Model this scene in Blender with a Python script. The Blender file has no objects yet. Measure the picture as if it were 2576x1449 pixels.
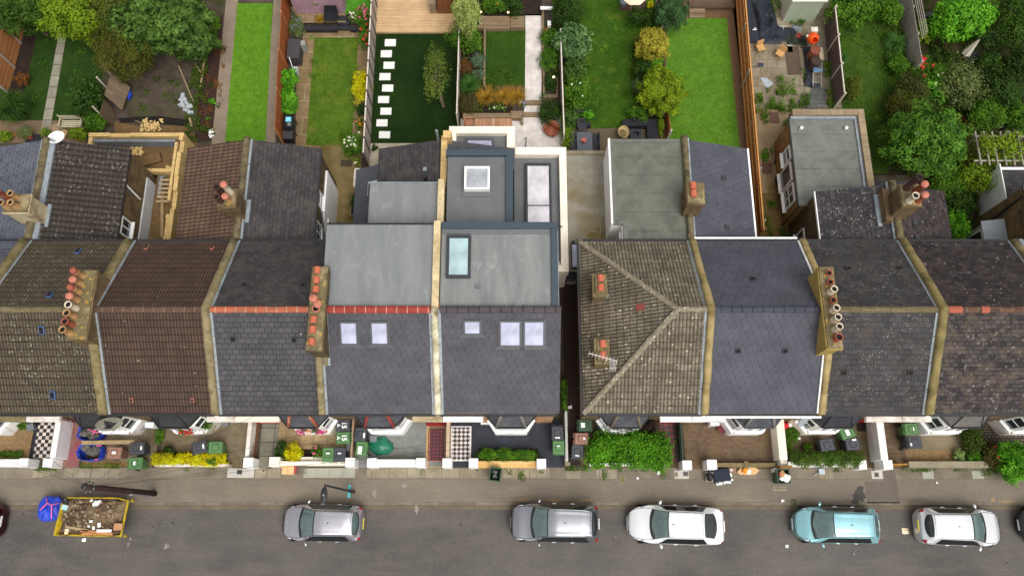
import bpy, math, random
import numpy as np
from mathutils import Vector, Matrix
from math import radians as RD, sin, cos, pi
scene = bpy.context.scene
COL = scene.collection
rnd = random.Random(11)
NR = np.random.default_rng(5)
U = rnd.uniform
HC, TILT, FOC = 41.8, RD(16.85), 2000.0
ST, CT = sin(TILT), cos(TILT)
cam_d = bpy.data.cameras.new('camera'); cam = bpy.data.objects.new('camera', cam_d); COL.objects.link(cam)
cam.location = (0, 0, HC); cam.rotation_euler = (TILT, 0, 0)
cam_d.sensor_width = 36; cam_d.lens = 36 * FOC / 2576; cam_d.clip_end = 2000; cam_d.clip_start = .5
scene.camera = cam
def px(x, y, z=0.0):
 """photo pixel (2576 wide) seen at height z -> metres in the place"""
 v = (724.5 - y) / FOC; d = (HC - z) / (CT - v * ST)
 return Vector(((x - 1288) / FOC * d, d * (ST + v * CT), z))
CX, RY = (0, 642, 1284, 1927.4), (0, 479.9, 959.8)
def at(c, r, x, y, z=0.0):
 k = .3374 if r == 2 else .3401
 return px(CX[c] + x * k, RY[r] + y * k, z)
def tag(o, label=None, cat=None, group=None, kind=None):
 if label: o['label'] = label
 if cat: o['category'] = cat
 if group: o['group'] = group
 if kind: o['kind'] = kind
 return o
def thing(name, label, cat, loc=(0, 0, 0), rz=0.0, group=None):
 o = bpy.data.objects.new(name, None); COL.objects.link(o)
 o.empty_display_size = .2
 o.location = loc; o.rotation_euler = (0, 0, rz)
 return tag(o, label, cat, group)
KIDS = {}
def put(o, parent):
 if parent is not None:
  o.parent = parent; KIDS.setdefault(parent.name, []).append(o)
def wloc(p):
 v = Vector((0, 0, 0))
 while p is not None:
  v += p.location; p = p.parent
 return v
def dup(o, parent=None):
 c = o.copy(); COL.objects.link(c)
 if parent is not None: put(c, parent)
 for k in KIDS.get(o.name, []): dup(k, c)
 return c
def copy_to(o, loc, rz=0.0, label=None, sc=None):
 c = dup(o); c.location = loc; c.rotation_euler = (0, 0, rz)
 if sc: c.scale = sc
 if label: c['label'] = label
 return c
def repaint(o, m_from, m_to):
 """give a copy of a thing its own paint"""
 for k in [o] + KIDS.get(o.name, []):
  if k.type == 'MESH' and k.data.materials and k.data.materials[0] == m_from:
   k.data = k.data.copy(); k.data.materials[0] = m_to
  if k is not o: repaint(k, m_from, m_to)
class MB:
 def __init__(s): s.v = []; s.f = []; s.M = None
 def pts(s, ps):
  b = len(s.v)
  for p in ps:
   p = Vector(p)
   if s.M is not None: p = s.M @ p
   s.v.append(p[:])
  return b
 def poly(s, ps):
  b = s.pts(ps); s.f.append(list(range(b, b + len(ps)))); return s
 def hexa(s, p):
  b = s.pts(p)
  for q in ((3, 2, 1, 0), (4, 5, 6, 7), (0, 1, 5, 4), (1, 2, 6, 5), (2, 3, 7, 6), (3, 0, 4, 7)):
   s.f.append([b + i for i in q])
  return s
 def box(s, x0, x1, y0, y1, z0, z1):
  return s.hexa([(x0, y0, z0), (x1, y0, z0), (x1, y1, z0), (x0, y1, z0), (x0, y0, z1), (x1, y0, z1), (x1, y1, z1), (x0, y1, z1)])
 def rbox(s, c, sx, sy, sz, rz=0.0, rx=0.0, ry=0.0):
  M = Matrix.Translation(c) @ Matrix.Rotation(rz, 4, 'Z') @ Matrix.Rotation(ry, 4, 'Y') @ Matrix.Rotation(rx, 4, 'X')
  o = s.M; s.M = M if o is None else o @ M
  s.box(-sx / 2, sx / 2, -sy / 2, sy / 2, -sz / 2, sz / 2); s.M = o; return s
 def prism(s, xy, z0, z1):
  n = len(xy); a = s.pts([(p[0], p[1], z0) for p in xy]); b = s.pts([(p[0], p[1], z1) for p in xy])
  s.f.append([a + i for i in reversed(range(n))]); s.f.append([b + i for i in range(n)])
  for i in range(n): j = (i + 1) % n; s.f.append([a + i, a + j, b + j, b + i])
  return s
 def loft(s, rings, close=True, caps=True):
  n = len(rings[0]); bs = [s.pts(r) for r in rings]
  for k in range(len(rings) - 1):
   a, b = bs[k], bs[k + 1]
   for i in range(n if close else n - 1):
    j = (i + 1) % n; s.f.append([a + i, a + j, b + j, b + i])
  if caps and close:
   s.f.append([bs[0] + i for i in reversed(range(n))]); s.f.append([bs[-1] + i for i in range(n)])
  return s
 def cyl(s, x, y, z0, z1, r0, r1=None, n=12, caps=True):
  if r1 is None: r1 = r0
  ring = lambda z, r: [(x + r * cos(2 * pi * i / n), y + r * sin(2 * pi * i / n), z) for i in range(n)]
  return s.loft([ring(z0, r0), ring(z1, r1)], caps=caps)
 def lathe(s, x, y, prof, n=14):
  return s.loft([[(x + r * cos(2 * pi * i / n), y + r * sin(2 * pi * i / n), z) for i in range(n)] for r, z in prof], caps=False)
 def tube(s, path, r, n=6):
  path = [Vector(p) for p in path]; rr = r if isinstance(r, (list, tuple)) else [r] * len(path); rings = []
  for i, p in enumerate(path):
   d = (path[min(i + 1, len(path) - 1)] - path[max(i - 1, 0)]).normalized()
   a = d.cross(Vector((0, 0, 1)))
   if a.length < .05: a = d.cross(Vector((1, 0, 0)))
   a.normalize(); b = d.cross(a)
   rings.append([p + (a * cos(2 * pi * k / n) + b * sin(2 * pi * k / n)) * rr[i] for k in range(n)])
  return s.loft(rings)
 def blob(s, c, rx, ry, rz, nu=12, nv=8, jit=0.0, z_min=-1.0):
  rings = []
  for j in range(nv + 1):
   t = -pi / 2 + pi * j / nv; ring = []
   for i in range(nu):
    a = 2 * pi * i / nu; k = 1 + (U(-jit, jit) if 0 < j < nv else 0)
    ring.append((c[0] + rx * cos(t) * cos(a) * k, c[1] + ry * cos(t) * sin(a) * k, c[2] + rz * max(sin(t), z_min) * k))
   rings.append(ring)
  return s.loft(rings)
 def build(s, name, m, parent=None, smooth=False, bevel=0.0, world=True, subsurf=0):
  off = wloc(parent) if (parent is not None and world) else Vector((0, 0, 0))
  me = bpy.data.meshes.new(name)
  V = np.array(s.v, dtype=float) - np.array(off[:])
  me.from_pydata(V.tolist(), [], s.f)
  uvl = me.uv_layers.new(name='UVMap'); buf = np.zeros((len(me.loops), 2))
  for p in me.polygons:
   n = p.normal
   if abs(n.z) > .995: ua, va = Vector((1, 0, 0)), Vector((0, 1, 0))
   else:
    ua = Vector((-n.y, n.x, 0)).normalized(); va = n.cross(ua)
    if ua.x < -.3 or (abs(ua.x) <= .3 and ua.y < 0): ua = -ua
   for li in p.loop_indices:
    co = s.v[me.loops[li].vertex_index]; co = Vector(co)
    buf[li] = (co.dot(ua), co.dot(va))
  uvl.data.foreach_set('uv', buf.ravel())
  me.materials.append(m)
  if smooth:
   me.shade_smooth()
  o = bpy.data.objects.new(name, me); COL.objects.link(o)
  put(o, parent)
  if bevel:
   b = o.modifiers.new('bevel', 'BEVEL'); b.width = bevel; b.segments = 2; b.limit_method = 'ANGLE'; b.angle_limit = RD(40)
  if subsurf:
   b = o.modifiers.new('sub', 'SUBSURF'); b.levels = b.render_levels = subsurf
  return o
def B(*a): return MB().box(*a)
def S(r, g, b, a=1.0):
 f = lambda c: (c / 255 / 12.92) if c <= 10 else ((c / 255 + .055) / 1.055) ** 2.4
 return (f(r), f(g), f(b), a)
class T:
 def __init__(s, name, rough=.85, spec=.35):
  s.m = bpy.data.materials.new(name); s.m.use_nodes = True; s.nt = s.m.node_tree
  s.bs = s.nt.nodes['Principled BSDF']; s.bs.inputs['Roughness'].default_value = rough
  s.bs.inputs['Specular IOR Level'].default_value = spec
  tc = s.n('ShaderNodeTexCoord'); s.uv = tc.outputs['UV']; s.ob = tc.outputs['Object']
  s.geo = None
 def n(s, ty, props=None, **ins):
  nd = s.nt.nodes.new(ty)
  for k, v in (props or {}).items(): setattr(nd, k, v)
  for k, v in ins.items(): s.set(nd, k.replace('_', ' '), v)
  return nd
 def set(s, nd, k, v):
  inp = nd.inputs[k] if not isinstance(k, int) else nd.inputs[k]
  if hasattr(v, 'is_output'): s.nt.links.new(v, inp)
  else: inp.default_value = v
 def noise(s, scale, detail=3, rough=.6, vec=None, dist=0.0):
  return s.n('ShaderNodeTexNoise', Vector=vec or s.ob, Scale=scale, Detail=detail, Roughness=rough, Distortion=dist).outputs[0]
 def ramp(s, fac, stops):
  nd = s.n('ShaderNodeValToRGB', Fac=fac); el = nd.color_ramp.elements
  while len(el) < len(stops): el.new(.5)
  for e, (p, c) in zip(el, stops): e.position = p; e.color = c if isinstance(c, tuple) else (c, c, c, 1)
  return nd.outputs[0]
 def mix(s, fac, a, b, mode='MIX'):
  nd = s.n('ShaderNodeMix', dict(data_type='RGBA', blend_type=mode))
  s.set(nd, 0, fac); s.set(nd, 6, a); s.set(nd, 7, b); return nd.outputs[2]
 def math(s, op, a, b=0.0, c=None):
  nd = s.n('ShaderNodeMath', dict(operation=op)); s.set(nd, 0, a); s.set(nd, 1, b)
  if c is not None: s.set(nd, 2, c)
  return nd.outputs[0]
 def scale(s, vec, sc, loc=(0, 0, 0), rz=0.0):
  return s.n('ShaderNodeMapping', Vector=vec, Scale=sc, Location=loc, Rotation=(0, 0, rz)).outputs[0]
 def brick(s, c1, c2, mortar, bw, rh, ms=.01, vec=None, off=.5, bias=0.0, smooth=.1):
  nd = s.n('ShaderNodeTexBrick', dict(offset=off), Vector=vec or s.uv, Color1=c1, Color2=c2, Mortar=mortar, Scale=1.0, Bias=bias)
  nd.inputs['Mortar Size'].default_value = ms; nd.inputs['Mortar Smooth'].default_value = smooth
  nd.inputs['Brick Width'].default_value = bw; nd.inputs['Row Height'].default_value = rh
  return nd.outputs[0], nd.outputs[1]
 def spots(s, col, scale, lo, hi, c, vec=None, clump=None):
  v = s.n('ShaderNodeTexVoronoi', Vector=vec or s.uv, Scale=scale); v.inputs['Randomness'].default_value = 1
  d = v.outputs['Distance']; r = s.n('ShaderNodeSeparateColor', Color=v.outputs['Color']).outputs[0]
  th = s.math('MULTIPLY_ADD', r, hi - lo, lo)
  if clump: th = s.math('MULTIPLY', th, s.ramp(s.noise(clump, 2, .6, vec or s.uv), [(.32, .25), (.6, 1.0)]))
  nzd = s.math('ADD', d, s.math('MULTIPLY', s.math('SUBTRACT', s.noise(scale * 3, 2, .6, vec or s.uv), .5), .25))
  return s.mix(s.math('MULTIPLY', s.math('LESS_THAN', nzd, th), s.math('MULTIPLY_ADD', r, .5, .35)), col, c)
 def bump(s, h, st=.3, dist=.02, nrm=None):
  nd = s.n('ShaderNodeBump', Height=h, Strength=st, Distance=dist)
  if nrm is not None: s.set(nd, 'Normal', nrm)
  return nd.outputs[0]
 def out(s, col, nrm=None, rough=None):
  s.set(s.bs, 'Base Color', col)
  if nrm is not None: s.set(s.bs, 'Normal', nrm)
  if rough is not None: s.set(s.bs, 'Roughness', rough)
  return s.m
CACHE = {}
def noisy(name, c1, c2, scale=2.0, fine=30.0, rough=.88, bump=.15, spot=None, c3=None, spec=.3, lo=.32, hi=.68, uv=False):
 if name in CACHE: return CACHE[name]
 t = T(name, rough, spec); vec = t.uv if uv else t.ob
 col = t.ramp(t.noise(scale, 5, .65, vec), [(lo, c1), (hi, c2)])
 if c3: col = t.mix(t.ramp(t.noise(scale * .37, 3, .6, vec), [(.5, 0.0), (.68, 1.0)]), col, c3)
 f = t.noise(fine, 3, .7, vec)
 col = t.mix(1.0, col, t.ramp(f, [(.25, .72), (.75, 1.24)]), 'MULTIPLY')
 if spot: col = t.spots(col, *spot, vec=vec)
 CACHE[name] = t.out(col, t.bump(f, bump, .02)); return CACHE[name]
def plain(name, c, rough=.5, spec=.5, metal=0.0, coat=0.0, vary=.06, emit=None):
 if name in CACHE: return CACHE[name]
 t = T(name, rough, spec); t.bs.inputs['Metallic'].default_value = metal
 t.bs.inputs['Coat Weight'].default_value = coat; t.bs.inputs['Coat Roughness'].default_value = .05
 lo, hi = 1 - vary, 1 + vary
 col = t.mix(1.0, c, t.ramp(t.noise(6, 3), [(.3, lo), (.7, hi)]), 'MULTIPLY')
 CACHE[name] = t.out(col); return CACHE[name]
def slate(name, c1, c2, mortar, bw=.28, rh=.22, ms=.012, lichen=None, dirt=None, tint=None, off=.5, tilt=1.0, var=.25, ticks=False):
 if name in CACHE: return CACHE[name]
 t = T(name, .7, .2)
 wob = t.n('ShaderNodeVectorMath', dict(operation='ADD'))
 nz = t.n('ShaderNodeTexNoise', Vector=t.uv, Scale=3.0).outputs['Color']
 sc = t.n('ShaderNodeVectorMath', dict(operation='SCALE')); t.set(sc, 0, nz); sc.inputs['Scale'].default_value = .03
 t.set(wob, 0, t.uv); t.set(wob, 1, sc.outputs[0]); vec = wob.outputs[0]
 col, fac = t.brick(c1, c2, c1 if ticks else mortar, bw, rh, ms, vec, off)
 if ticks:
  xy = t.n('ShaderNodeSeparateXYZ', Vector=vec); vr = t.math('DIVIDE', xy.outputs[1], rh); u_ = t.math('FRACT', t.math('ADD', t.math('DIVIDE', xy.outputs[0], bw), t.math('MULTIPLY', t.math('FLOOR', vr), .37)))
  col = t.mix(t.math('MULTIPLY', t.math('LESS_THAN', u_, .07), t.math('LESS_THAN', t.math('FRACT', vr), .7)), col, mortar)
 col2, _ = t.brick(S(255, 255, 255), S(150, 150, 150), S(215, 215, 215), bw, rh, 0.0, vec, off)
 col = t.mix(var, col, col2, 'MULTIPLY')
 col = t.mix(.8, col, t.ramp(t.noise(.7, 4, .65, t.uv), [(.3, .78), (.7, 1.2)]), 'MULTIPLY')
 if dirt: col = t.mix(t.ramp(t.noise(1.3, 5, .7, t.uv), [(.48, 0.0), (.7, .8)]), col, dirt)
 col = t.mix(.6, col, t.ramp(t.noise(45, 3, .7, t.uv), [(.3, .75), (.7, 1.22)]), 'MULTIPLY')
 for l in (lichen or []): col = t.spots(col, *l, clump=.9)
 sy = t.n('ShaderNodeSeparateXYZ', Vector=vec).outputs[1]
 saw = t.math('SUBTRACT', 1.0, t.math('FRACT', t.math('DIVIDE', sy, rh)))
 h = t.math('ADD', t.math('MULTIPLY', saw, .6 * tilt), t.math('MULTIPLY', t.math('SUBTRACT', 1.0, fac), .5))
 h = t.math('ADD', h, t.math('MULTIPLY', t.noise(25, 3, .6, t.uv), .25))
 CACHE[name] = t.out(col, t.bump(h, .5, .03)); return CACHE[name]
def pantile(name, c1, c2, gap, rib=.15, ch=.34, lichen=None, dirt=None, course_shade=1.0):
 if name in CACHE: return CACHE[name]
 t = T(name, .8, .25)
 xy = t.n('ShaderNodeSeparateXYZ', Vector=t.uv); x, y = xy.outputs[0], xy.outputs[1]
 wv = t.math('SINE', t.math('MULTIPLY', x, 2 * pi / rib))
 fy = t.math('FRACT', t.math('DIVIDE', y, ch))
 col = t.ramp(t.noise(.9, 5, .7, t.uv), [(.3, c1), (.7, c2)])
 tile, _ = t.brick(S(255, 255, 255), S(170, 165, 160), S(200, 200, 200), rib * 2, ch, 0.0, None, 0.0)
 col = t.mix(.45, col, tile, 'MULTIPLY')
 if dirt: col = t.mix(t.ramp(t.noise(2.2, 5, .7, t.uv), [(.45, 0.0), (.7, .7)]), col, dirt)
 col = t.mix(.7, col, t.ramp(t.noise(30, 3, .7, t.uv), [(.3, .7), (.7, 1.25)]), 'MULTIPLY')
 for l in (lichen or []): col = t.spots(col, *l, clump=.8)
 col = t.mix(t.math('MULTIPLY', t.math('LESS_THAN', fy, .15), .85 * course_shade), col, gap)  # dark course line: gap dirt plus the shading under each course, as colour
 col = t.mix(t.math('MULTIPLY', t.math('LESS_THAN', wv, -.6), .7), col, gap); col = t.mix(t.math('MULTIPLY', t.math('GREATER_THAN', wv, .55), .3), col, t.mix(1.0, col, (1.5, 1.5, 1.5, 1), 'MULTIPLY'))  # dark rib gaps; lighter crests carry light painted along the ribs
 h = t.math('ADD', t.math('MULTIPLY', wv, .5), t.math('MULTIPLY', t.math('SUBTRACT', 1.0, fy), .9))
 CACHE[name] = t.out(col, t.bump(h, .9, .03)); return CACHE[name]
def bricks(name, c1, c2, mortar, bw=.225, rh=.075, ms=.012, dirt=None, off=.5, bump=.5, rough=.9):
 if name in CACHE: return CACHE[name]
 t = T(name, rough, .25); col, fac = t.brick(c1, c2, mortar, bw, rh, ms, off=off)
 col = t.mix(.8, col, t.ramp(t.noise(1.6, 5, .7, t.uv), [(.3, .7), (.7, 1.25)]), 'MULTIPLY')
 if dirt: col = t.mix(t.ramp(t.noise(1.1, 5, .75, t.uv), [(.45, 0.0), (.66, .85)]), col, dirt)
 col = t.mix(.6, col, t.ramp(t.noise(40, 3, .7, t.uv), [(.3, .75), (.7, 1.22)]), 'MULTIPLY')
 CACHE[name] = t.out(col, t.bump(t.math('SUBTRACT', 1.0, fac), bump, .012)); return CACHE[name]
def boards(name, c1, c2, gap, w=.14, along='v', ln=1.8, rough=.8, ms=.008):
 """timber boards; along 'v' runs them up the face, 'u' along it"""
 if name in CACHE: return CACHE[name]
 t = T(name, rough, .3); vec = t.uv if along == 'u' else t.scale(t.uv, (1, 1, 1), rz=pi / 2)
 col, fac = t.brick(c1, c2, gap, ln, w, ms, vec, .37)
 col = t.mix(.8, col, t.ramp(t.noise(1.2, 3, .7, t.scale(vec, (.8, 14, 1))), [(.3, .72), (.7, 1.22)]), 'MULTIPLY')
 col = t.mix(.5, col, t.ramp(t.noise(1.3, 4, .7, t.uv), [(.3, .75), (.7, 1.2)]), 'MULTIPLY')
 CACHE[name] = t.out(col, t.bump(t.math('SUBTRACT', 1.0, fac), .5, .01)); return CACHE[name]
def grass(name, c1, c2, c3=None, fine=34, patch=.55, stripes=None):
 if name in CACHE: return CACHE[name]
 t = T(name, .9, .15)
 col = t.ramp(t.noise(patch, 5, .7), [(.34, c1), (.66, c2)])
 if c3: col = t.mix(t.ramp(t.noise(patch * 1.9, 4, .7), [(.52, 0.0), (.72, .9)]), col, c3)
 f = t.noise(fine, 4, .8); g = t.noise(fine * .3, 4, .75)
 col = t.mix(1.0, col, t.ramp(f, [(.25, .38), (.75, 1.7)]), 'MULTIPLY')
 col = t.mix(1.0, col, t.ramp(g, [(.3, .66), (.7, 1.34)]), 'MULTIPLY'); col = t.mix(.9, col, t.ramp(t.noise(2.3, 4, .7), [(.3, .8), (.7, 1.18)]), 'MULTIPLY')
 CACHE[name] = t.out(col, t.bump(t.math('ADD', f, t.math('MULTIPLY', g, 2.0)), .8, .05)); return CACHE[name]
def checks(name, c1, c2, size, diamond=False, rough=.5):
 if name in CACHE: return CACHE[name]
 t = T(name, rough, .5); vec = t.scale(t.uv, (1 / size, 1 / size, 1), rz=pi / 4 if diamond else 0.0)
 nd = t.n('ShaderNodeTexChecker', Vector=vec, Color1=c1, Color2=c2, Scale=1.0)
 col = t.mix(.8, nd.outputs[0], t.ramp(t.noise(2.5, 5, .7, t.uv), [(.3, .75), (.7, 1.1)]), 'MULTIPLY')
 g, f = t.brick(S(255, 255, 255), S(225, 225, 225), S(150, 145, 140), 1.0, 1.0, .03, vec, 0.0)
 CACHE[name] = t.out(t.mix(1.0, col, g, 'MULTIPLY')); return CACHE[name]
def leafm(name, c1, c2, c3=None, rough=.5, trans=.25, clump=1.6):
 if name in CACHE: return CACHE[name]
 vv = lambda c: (c[0] * 1.02, c[1] * 1.06, c[2] * .68, 1); c1, c2 = vv(c1), vv(c2); c3 = vv(c3) if c3 else None
 t = T(name, max(rough, .55), .12); g = t.n('ShaderNodeNewGeometry')
 col = t.ramp(g.outputs['Random Per Island'], [(.1, c1), (.9, c2)])
 col = t.mix(t.ramp(t.noise(clump, 3, .6), [(.42, 0.0), (.62, 1.0)]), col, c3 or t.mix(.35, c1, c2))
 col = t.mix(1.0, col, t.ramp(t.noise(clump * .5, 2, .6), [(.35, .72), (.65, 1.25)]), 'MULTIPLY')
 t.out(col); tr = t.n('ShaderNodeBsdfTranslucent', Color=col)
 mx = t.n('ShaderNodeMixShader'); mx.inputs[0].default_value = trans
 t.nt.links.new(t.bs.outputs[0], mx.inputs[1]); t.nt.links.new(tr.outputs[0], mx.inputs[2])
 t.nt.links.new(mx.outputs[0], t.nt.nodes['Material Output'].inputs[0])
 CACHE[name] = t.m; return t.m
def glassm(name, c, rough=.04, spec=.6):
 if name in CACHE: return CACHE[name]
 t = T(name, rough, spec)
 CACHE[name] = t.out(t.mix(.6, c, t.ramp(t.noise(1.4, 3, .6), [(.35, .7), (.65, 1.3)]), 'MULTIPLY')); return CACHE[name]
WHITE = noisy('white_paint', S(232, 229, 224), S(247, 246, 243), 1.2, 25, .6, .05)
CREAM = noisy('cream_paint', S(236, 226, 205), S(248, 240, 224), 1.2, 25, .65, .05)
DIRTYW = noisy('weathered_white_paint', S(205, 196, 184), S(240, 234, 226), 2.2, 18, .75, .1, c3=S(168, 150, 130))
GREYW = noisy('grey_weathered_render', S(150, 150, 146), S(196, 195, 190), 1.6, 25, .8, .1)
STOCK = bricks('yellow_stock_brick', S(134, 108, 66), S(98, 74, 46), S(120, 108, 86), dirt=S(70, 58, 44))
STOCKG = bricks('sooty_stock_brick', S(118, 98, 60), S(86, 70, 44), S(92, 84, 66), dirt=S(60, 54, 42))
NEWBRICK = bricks('new_yellow_brick', S(216, 178, 104), S(188, 146, 78), S(206, 190, 150))
ORANGEB = bricks('orange_brick', S(184, 128, 84), S(168, 108, 66), S(190, 170, 140))
MORTAR = noisy('lichened_mortar', S(108, 96, 64), S(142, 128, 92), 2.6, 22, .95, .5, c3=S(80, 72, 42))
MORTAR2 = noisy('pale_lichened_mortar', S(112, 101, 72), S(150, 136, 102), 2.6, 22, .95, .4, c3=S(84, 76, 50))
LEAD = noisy('lead_flashing', S(120, 128, 134), S(152, 160, 166), 2.0, 14, .5, .15, spec=.5)
CONC = noisy('old_concrete', S(128, 118, 98), S(158, 148, 126), 1.0, 30, .92, .2, c3=S(112, 102, 76))
SLABS = bricks('pavement_slab', S(150, 140, 122), S(136, 126, 108), S(96, 88, 74), .62, .6, .012, dirt=S(128, 116, 96), off=.4)
SOIL = noisy('bare_soil', S(54, 45, 39), S(90, 79, 68), 1.3, 22, .97, .6, c3=S(66, 68, 42), spot=(5, .02, .14, S(120, 104, 88)))
DARKSOIL = noisy('dark_soil', S(32, 24, 19), S(52, 38, 31), 2.0, 26, .97, .6)
GRAVEL = noisy('tan_gravel', S(150, 124, 88), S(116, 92, 62), 9, 60, .95, .8, spot=(16, .05, .3, S(176, 152, 118)))
BLACKM = plain('black_plastic', S(34, 35, 38), .5)
DARKM = plain('dark_grey_metal', S(60, 62, 66), .4, metal=.3)
STEEL = plain('steel', S(168, 170, 172), .35, metal=.6)
TERRA = noisy('terracotta', S(196, 106, 74), S(214, 126, 90), 3, 25, .85, .1)
GLASS = glassm('window_glass', S(52, 58, 60))
GLASSL = glassm('skylight_glass', S(172, 174, 194), .1, .3)
BARK = noisy('bark', S(86, 74, 58), S(120, 106, 86), 6, 40, .95, .6)
TIMBER = noisy('weathered_timber', S(146, 124, 92), S(176, 152, 114), 3, 40, .85, .2)
ROPE = plain('cable_black', S(30, 30, 30), .6)
def leaf_mesh(name, pos, nrm, size, m, parent=None, wid=.55, world=True):
 n = len(pos); pos = np.asarray(pos, float)
 if parent is not None and world: pos = pos - np.array(wloc(parent)[:])
 nrm = nrm / (np.linalg.norm(nrm, axis=1, keepdims=True) + 1e-9)
 r = NR.normal(size=(n, 3)); a = np.cross(nrm, r); a /= (np.linalg.norm(a, axis=1, keepdims=True) + 1e-9)
 b = np.cross(nrm, a); L = (size * NR.uniform(.65, 1.35, n))[:, None]; w = L * wid
 V = np.stack([pos - a * L * .5, pos + b * w * .5 + nrm * L * .10, pos + a * L * .5 - nrm * L * .08, pos - b * w * .5 + nrm * L * .10], 1).reshape(-1, 3)
 me = bpy.data.meshes.new(name); me.vertices.add(4 * n); me.vertices.foreach_set('co', V.ravel())
 me.loops.add(4 * n); me.loops.foreach_set('vertex_index', np.arange(4 * n, dtype=np.int32))
 me.polygons.add(n); me.polygons.foreach_set('loop_start', np.arange(0, 4 * n, 4, dtype=np.int32))
 me.update(calc_edges=True); me.validate(); me.materials.append(m)
 o = bpy.data.objects.new(name, me); COL.objects.link(o); put(o, parent); return o
def crown_pts(c, rx, ry, rz, n, clumps, fill=.4, cr=.34, flat=False, taper=0.0):
 R = np.array([rx, ry, rz])
 if flat:      # clipped hedge: clumps over the top and sides of a box
  m_ = min(rx, ry); iso = np.array([m_, m_, rz]); clumps = max(clumps, int(34 * max(rx, ry) / m_)); cr = .46
  cc = NR.uniform(-.95, .95, (clumps, 3)); cc[:, 2] = np.where(NR.uniform(0, 1, clumps) < .35, NR.uniform(-.9, .5, clumps), NR.uniform(.35, .66, clumps)); cc[:, :2] *= (1 - iso[:2] / R[:2] * cr)
 else:         # rounded crown: evenly spread clumps near the surface
  iso = R; cr = float(np.clip(2.1 / math.sqrt(clumps), .15, .48)); i = np.arange(clumps) + .5
  z = 1 - 1.5 * i / clumps; a = i * 2.39996 + NR.uniform(0, 6); q = np.sqrt(np.maximum(0, 1 - z * z)); cc = np.stack([q * np.cos(a), q * np.sin(a), z], 1)
  cc = (cc + NR.normal(size=cc.shape) * .12) * NR.uniform(.62, 1.0 - cr * .3, clumps)[:, None]
 sz = NR.uniform(.65, 1.25, clumps); k = NR.integers(0, clumps, n)
 o = NR.normal(size=(n, 3)); o /= np.linalg.norm(o, axis=1, keepdims=True)
 o *= (NR.uniform(.2, 1, n) ** .6)[:, None] * (cr * sz[k])[:, None]
 p = cc[k] * R + o * iso
 if not flat:  # leaves through the inside, so no daylight shows through the middle
  w = NR.uniform(0, 1, n) < .22; d = NR.normal(size=(n, 3)); d /= np.linalg.norm(d, axis=1, keepdims=True); p[w] = (d * (NR.uniform(0, .75, n) ** .5)[:, None] * R)[w]
 nr = o / cr * .8 + cc[k] * .5 + NR.normal(size=(n, 3)) * .45 + np.array([0, 0, .55])
 return np.array(c) + p, nr
def plant(name, label, cat, c, r, x, y, wx, wy, h, m, leaf=.12, n=1500, clumps=None, z0=0.0, trunk=True, group=None, flat=False, taper=0.0, wid=.55, flowers=None, fill=.4, cr=.34, base=None, bare=.1):
 """leafy plant; x, y and widths read off the enlarged photo, h in metres"""
 zc = z0 + h * (.5 + bare * .5); P0 = at(c, r, x, y, zc)
 k = .3401 * (HC - zc) / FOC / (.86 if r < 2 else .95); rx, ry, rz = wx * k / 2, wy * k / 2, h * (1 - bare) / 2
 t = thing(name, label, cat, base or (P0.x, P0.y, z0), group=group)
 cl = clumps or max(9, int(9 + 13 * rx * ry))
 p, nr = crown_pts(P0[:], rx, ry, rz, n, cl, fill, cr, flat, taper)
 p[:, 2] = np.maximum(p[:, 2], z0 + .03)
 leaf_mesh('foliage', p, nr, leaf, m, t, wid)
 if trunk:
  mb = MB(); rt = .02 + .025 * h; b0 = Vector(base) if base else Vector((P0.x, P0.y, z0))
  mb.tube([b0, b0.lerp(P0, .45) + Vector((U(-.05, .05), U(-.05, .05), 0)), P0 + Vector((0, 0, rz * .4))], [rt, rt * .75, rt * .3], 7)
  for i in range(7):
   q = p[NR.integers(0, n)]; s0 = b0.lerp(P0, U(.35, .8)); e = Vector(q) * .8 + P0 * .2
   mb.tube([s0, s0.lerp(e, .5) + Vector((0, 0, .08 * h)), e], [rt * .5, rt * .35, rt * .12], 5)
  mb.build('trunk' if h > 1.6 else 'stems', BARK, t)
 for (fm, fn, fs) in (flowers or []):
  ii = NR.integers(0, n, fn * 6); ii = ii[np.argsort(-p[ii, 2] + NR.normal(size=len(ii)) * .1)][:fn]
  q = p[ii] + np.array([0, 0, .05]); q = np.repeat(q, 5, 0) + NR.normal(size=(fn * 5, 3)) * fs * .3
  leaf_mesh('flowers', q, NR.normal(size=q.shape) * .5 + np.array([0, 0, 1]), fs, fm, t, .9)
 return t
def tuft(name, label, cat, c, r, x, y, w, wy, h, m, n=260, z0=0.0, group=None, wid=.018, droop=1.0):
 """grass-like plant of arching blades"""
 P0 = at(c, r, x, y, z0 + h * .4); P0.z = z0; t = thing(name, label, cat, P0, group=group); R0 = w * .3401 * 42 / FOC / 2
 mb = MB()
 for i in range(n):
  a = U(0, 2 * pi); ln = U(.55, 1.05); d = Vector((cos(a), sin(a), 0)); s = Vector((-d.y, d.x, 0)) * wid
  b = P0 + d * U(0, .22) * R0; hh = h * U(.6, 1.05); pts = []
  for k in range(4):
   f = k / 3; pts.append(b + d * R0 * ln * f ** 1.3 + Vector((0, 0, hh * (1.9 * f - 1.25 * droop * f * f) if droop else hh * f)))
  for k in range(3):
   w0, w1 = 1 - k / 3.2, 1 - (k + 1) / 3.2
   mb.poly([pts[k] - s * w0, pts[k] + s * w0, pts[k + 1] + s * w1, pts[k + 1] - s * w1])
 mb.build('foliage', m, t); return t
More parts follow.
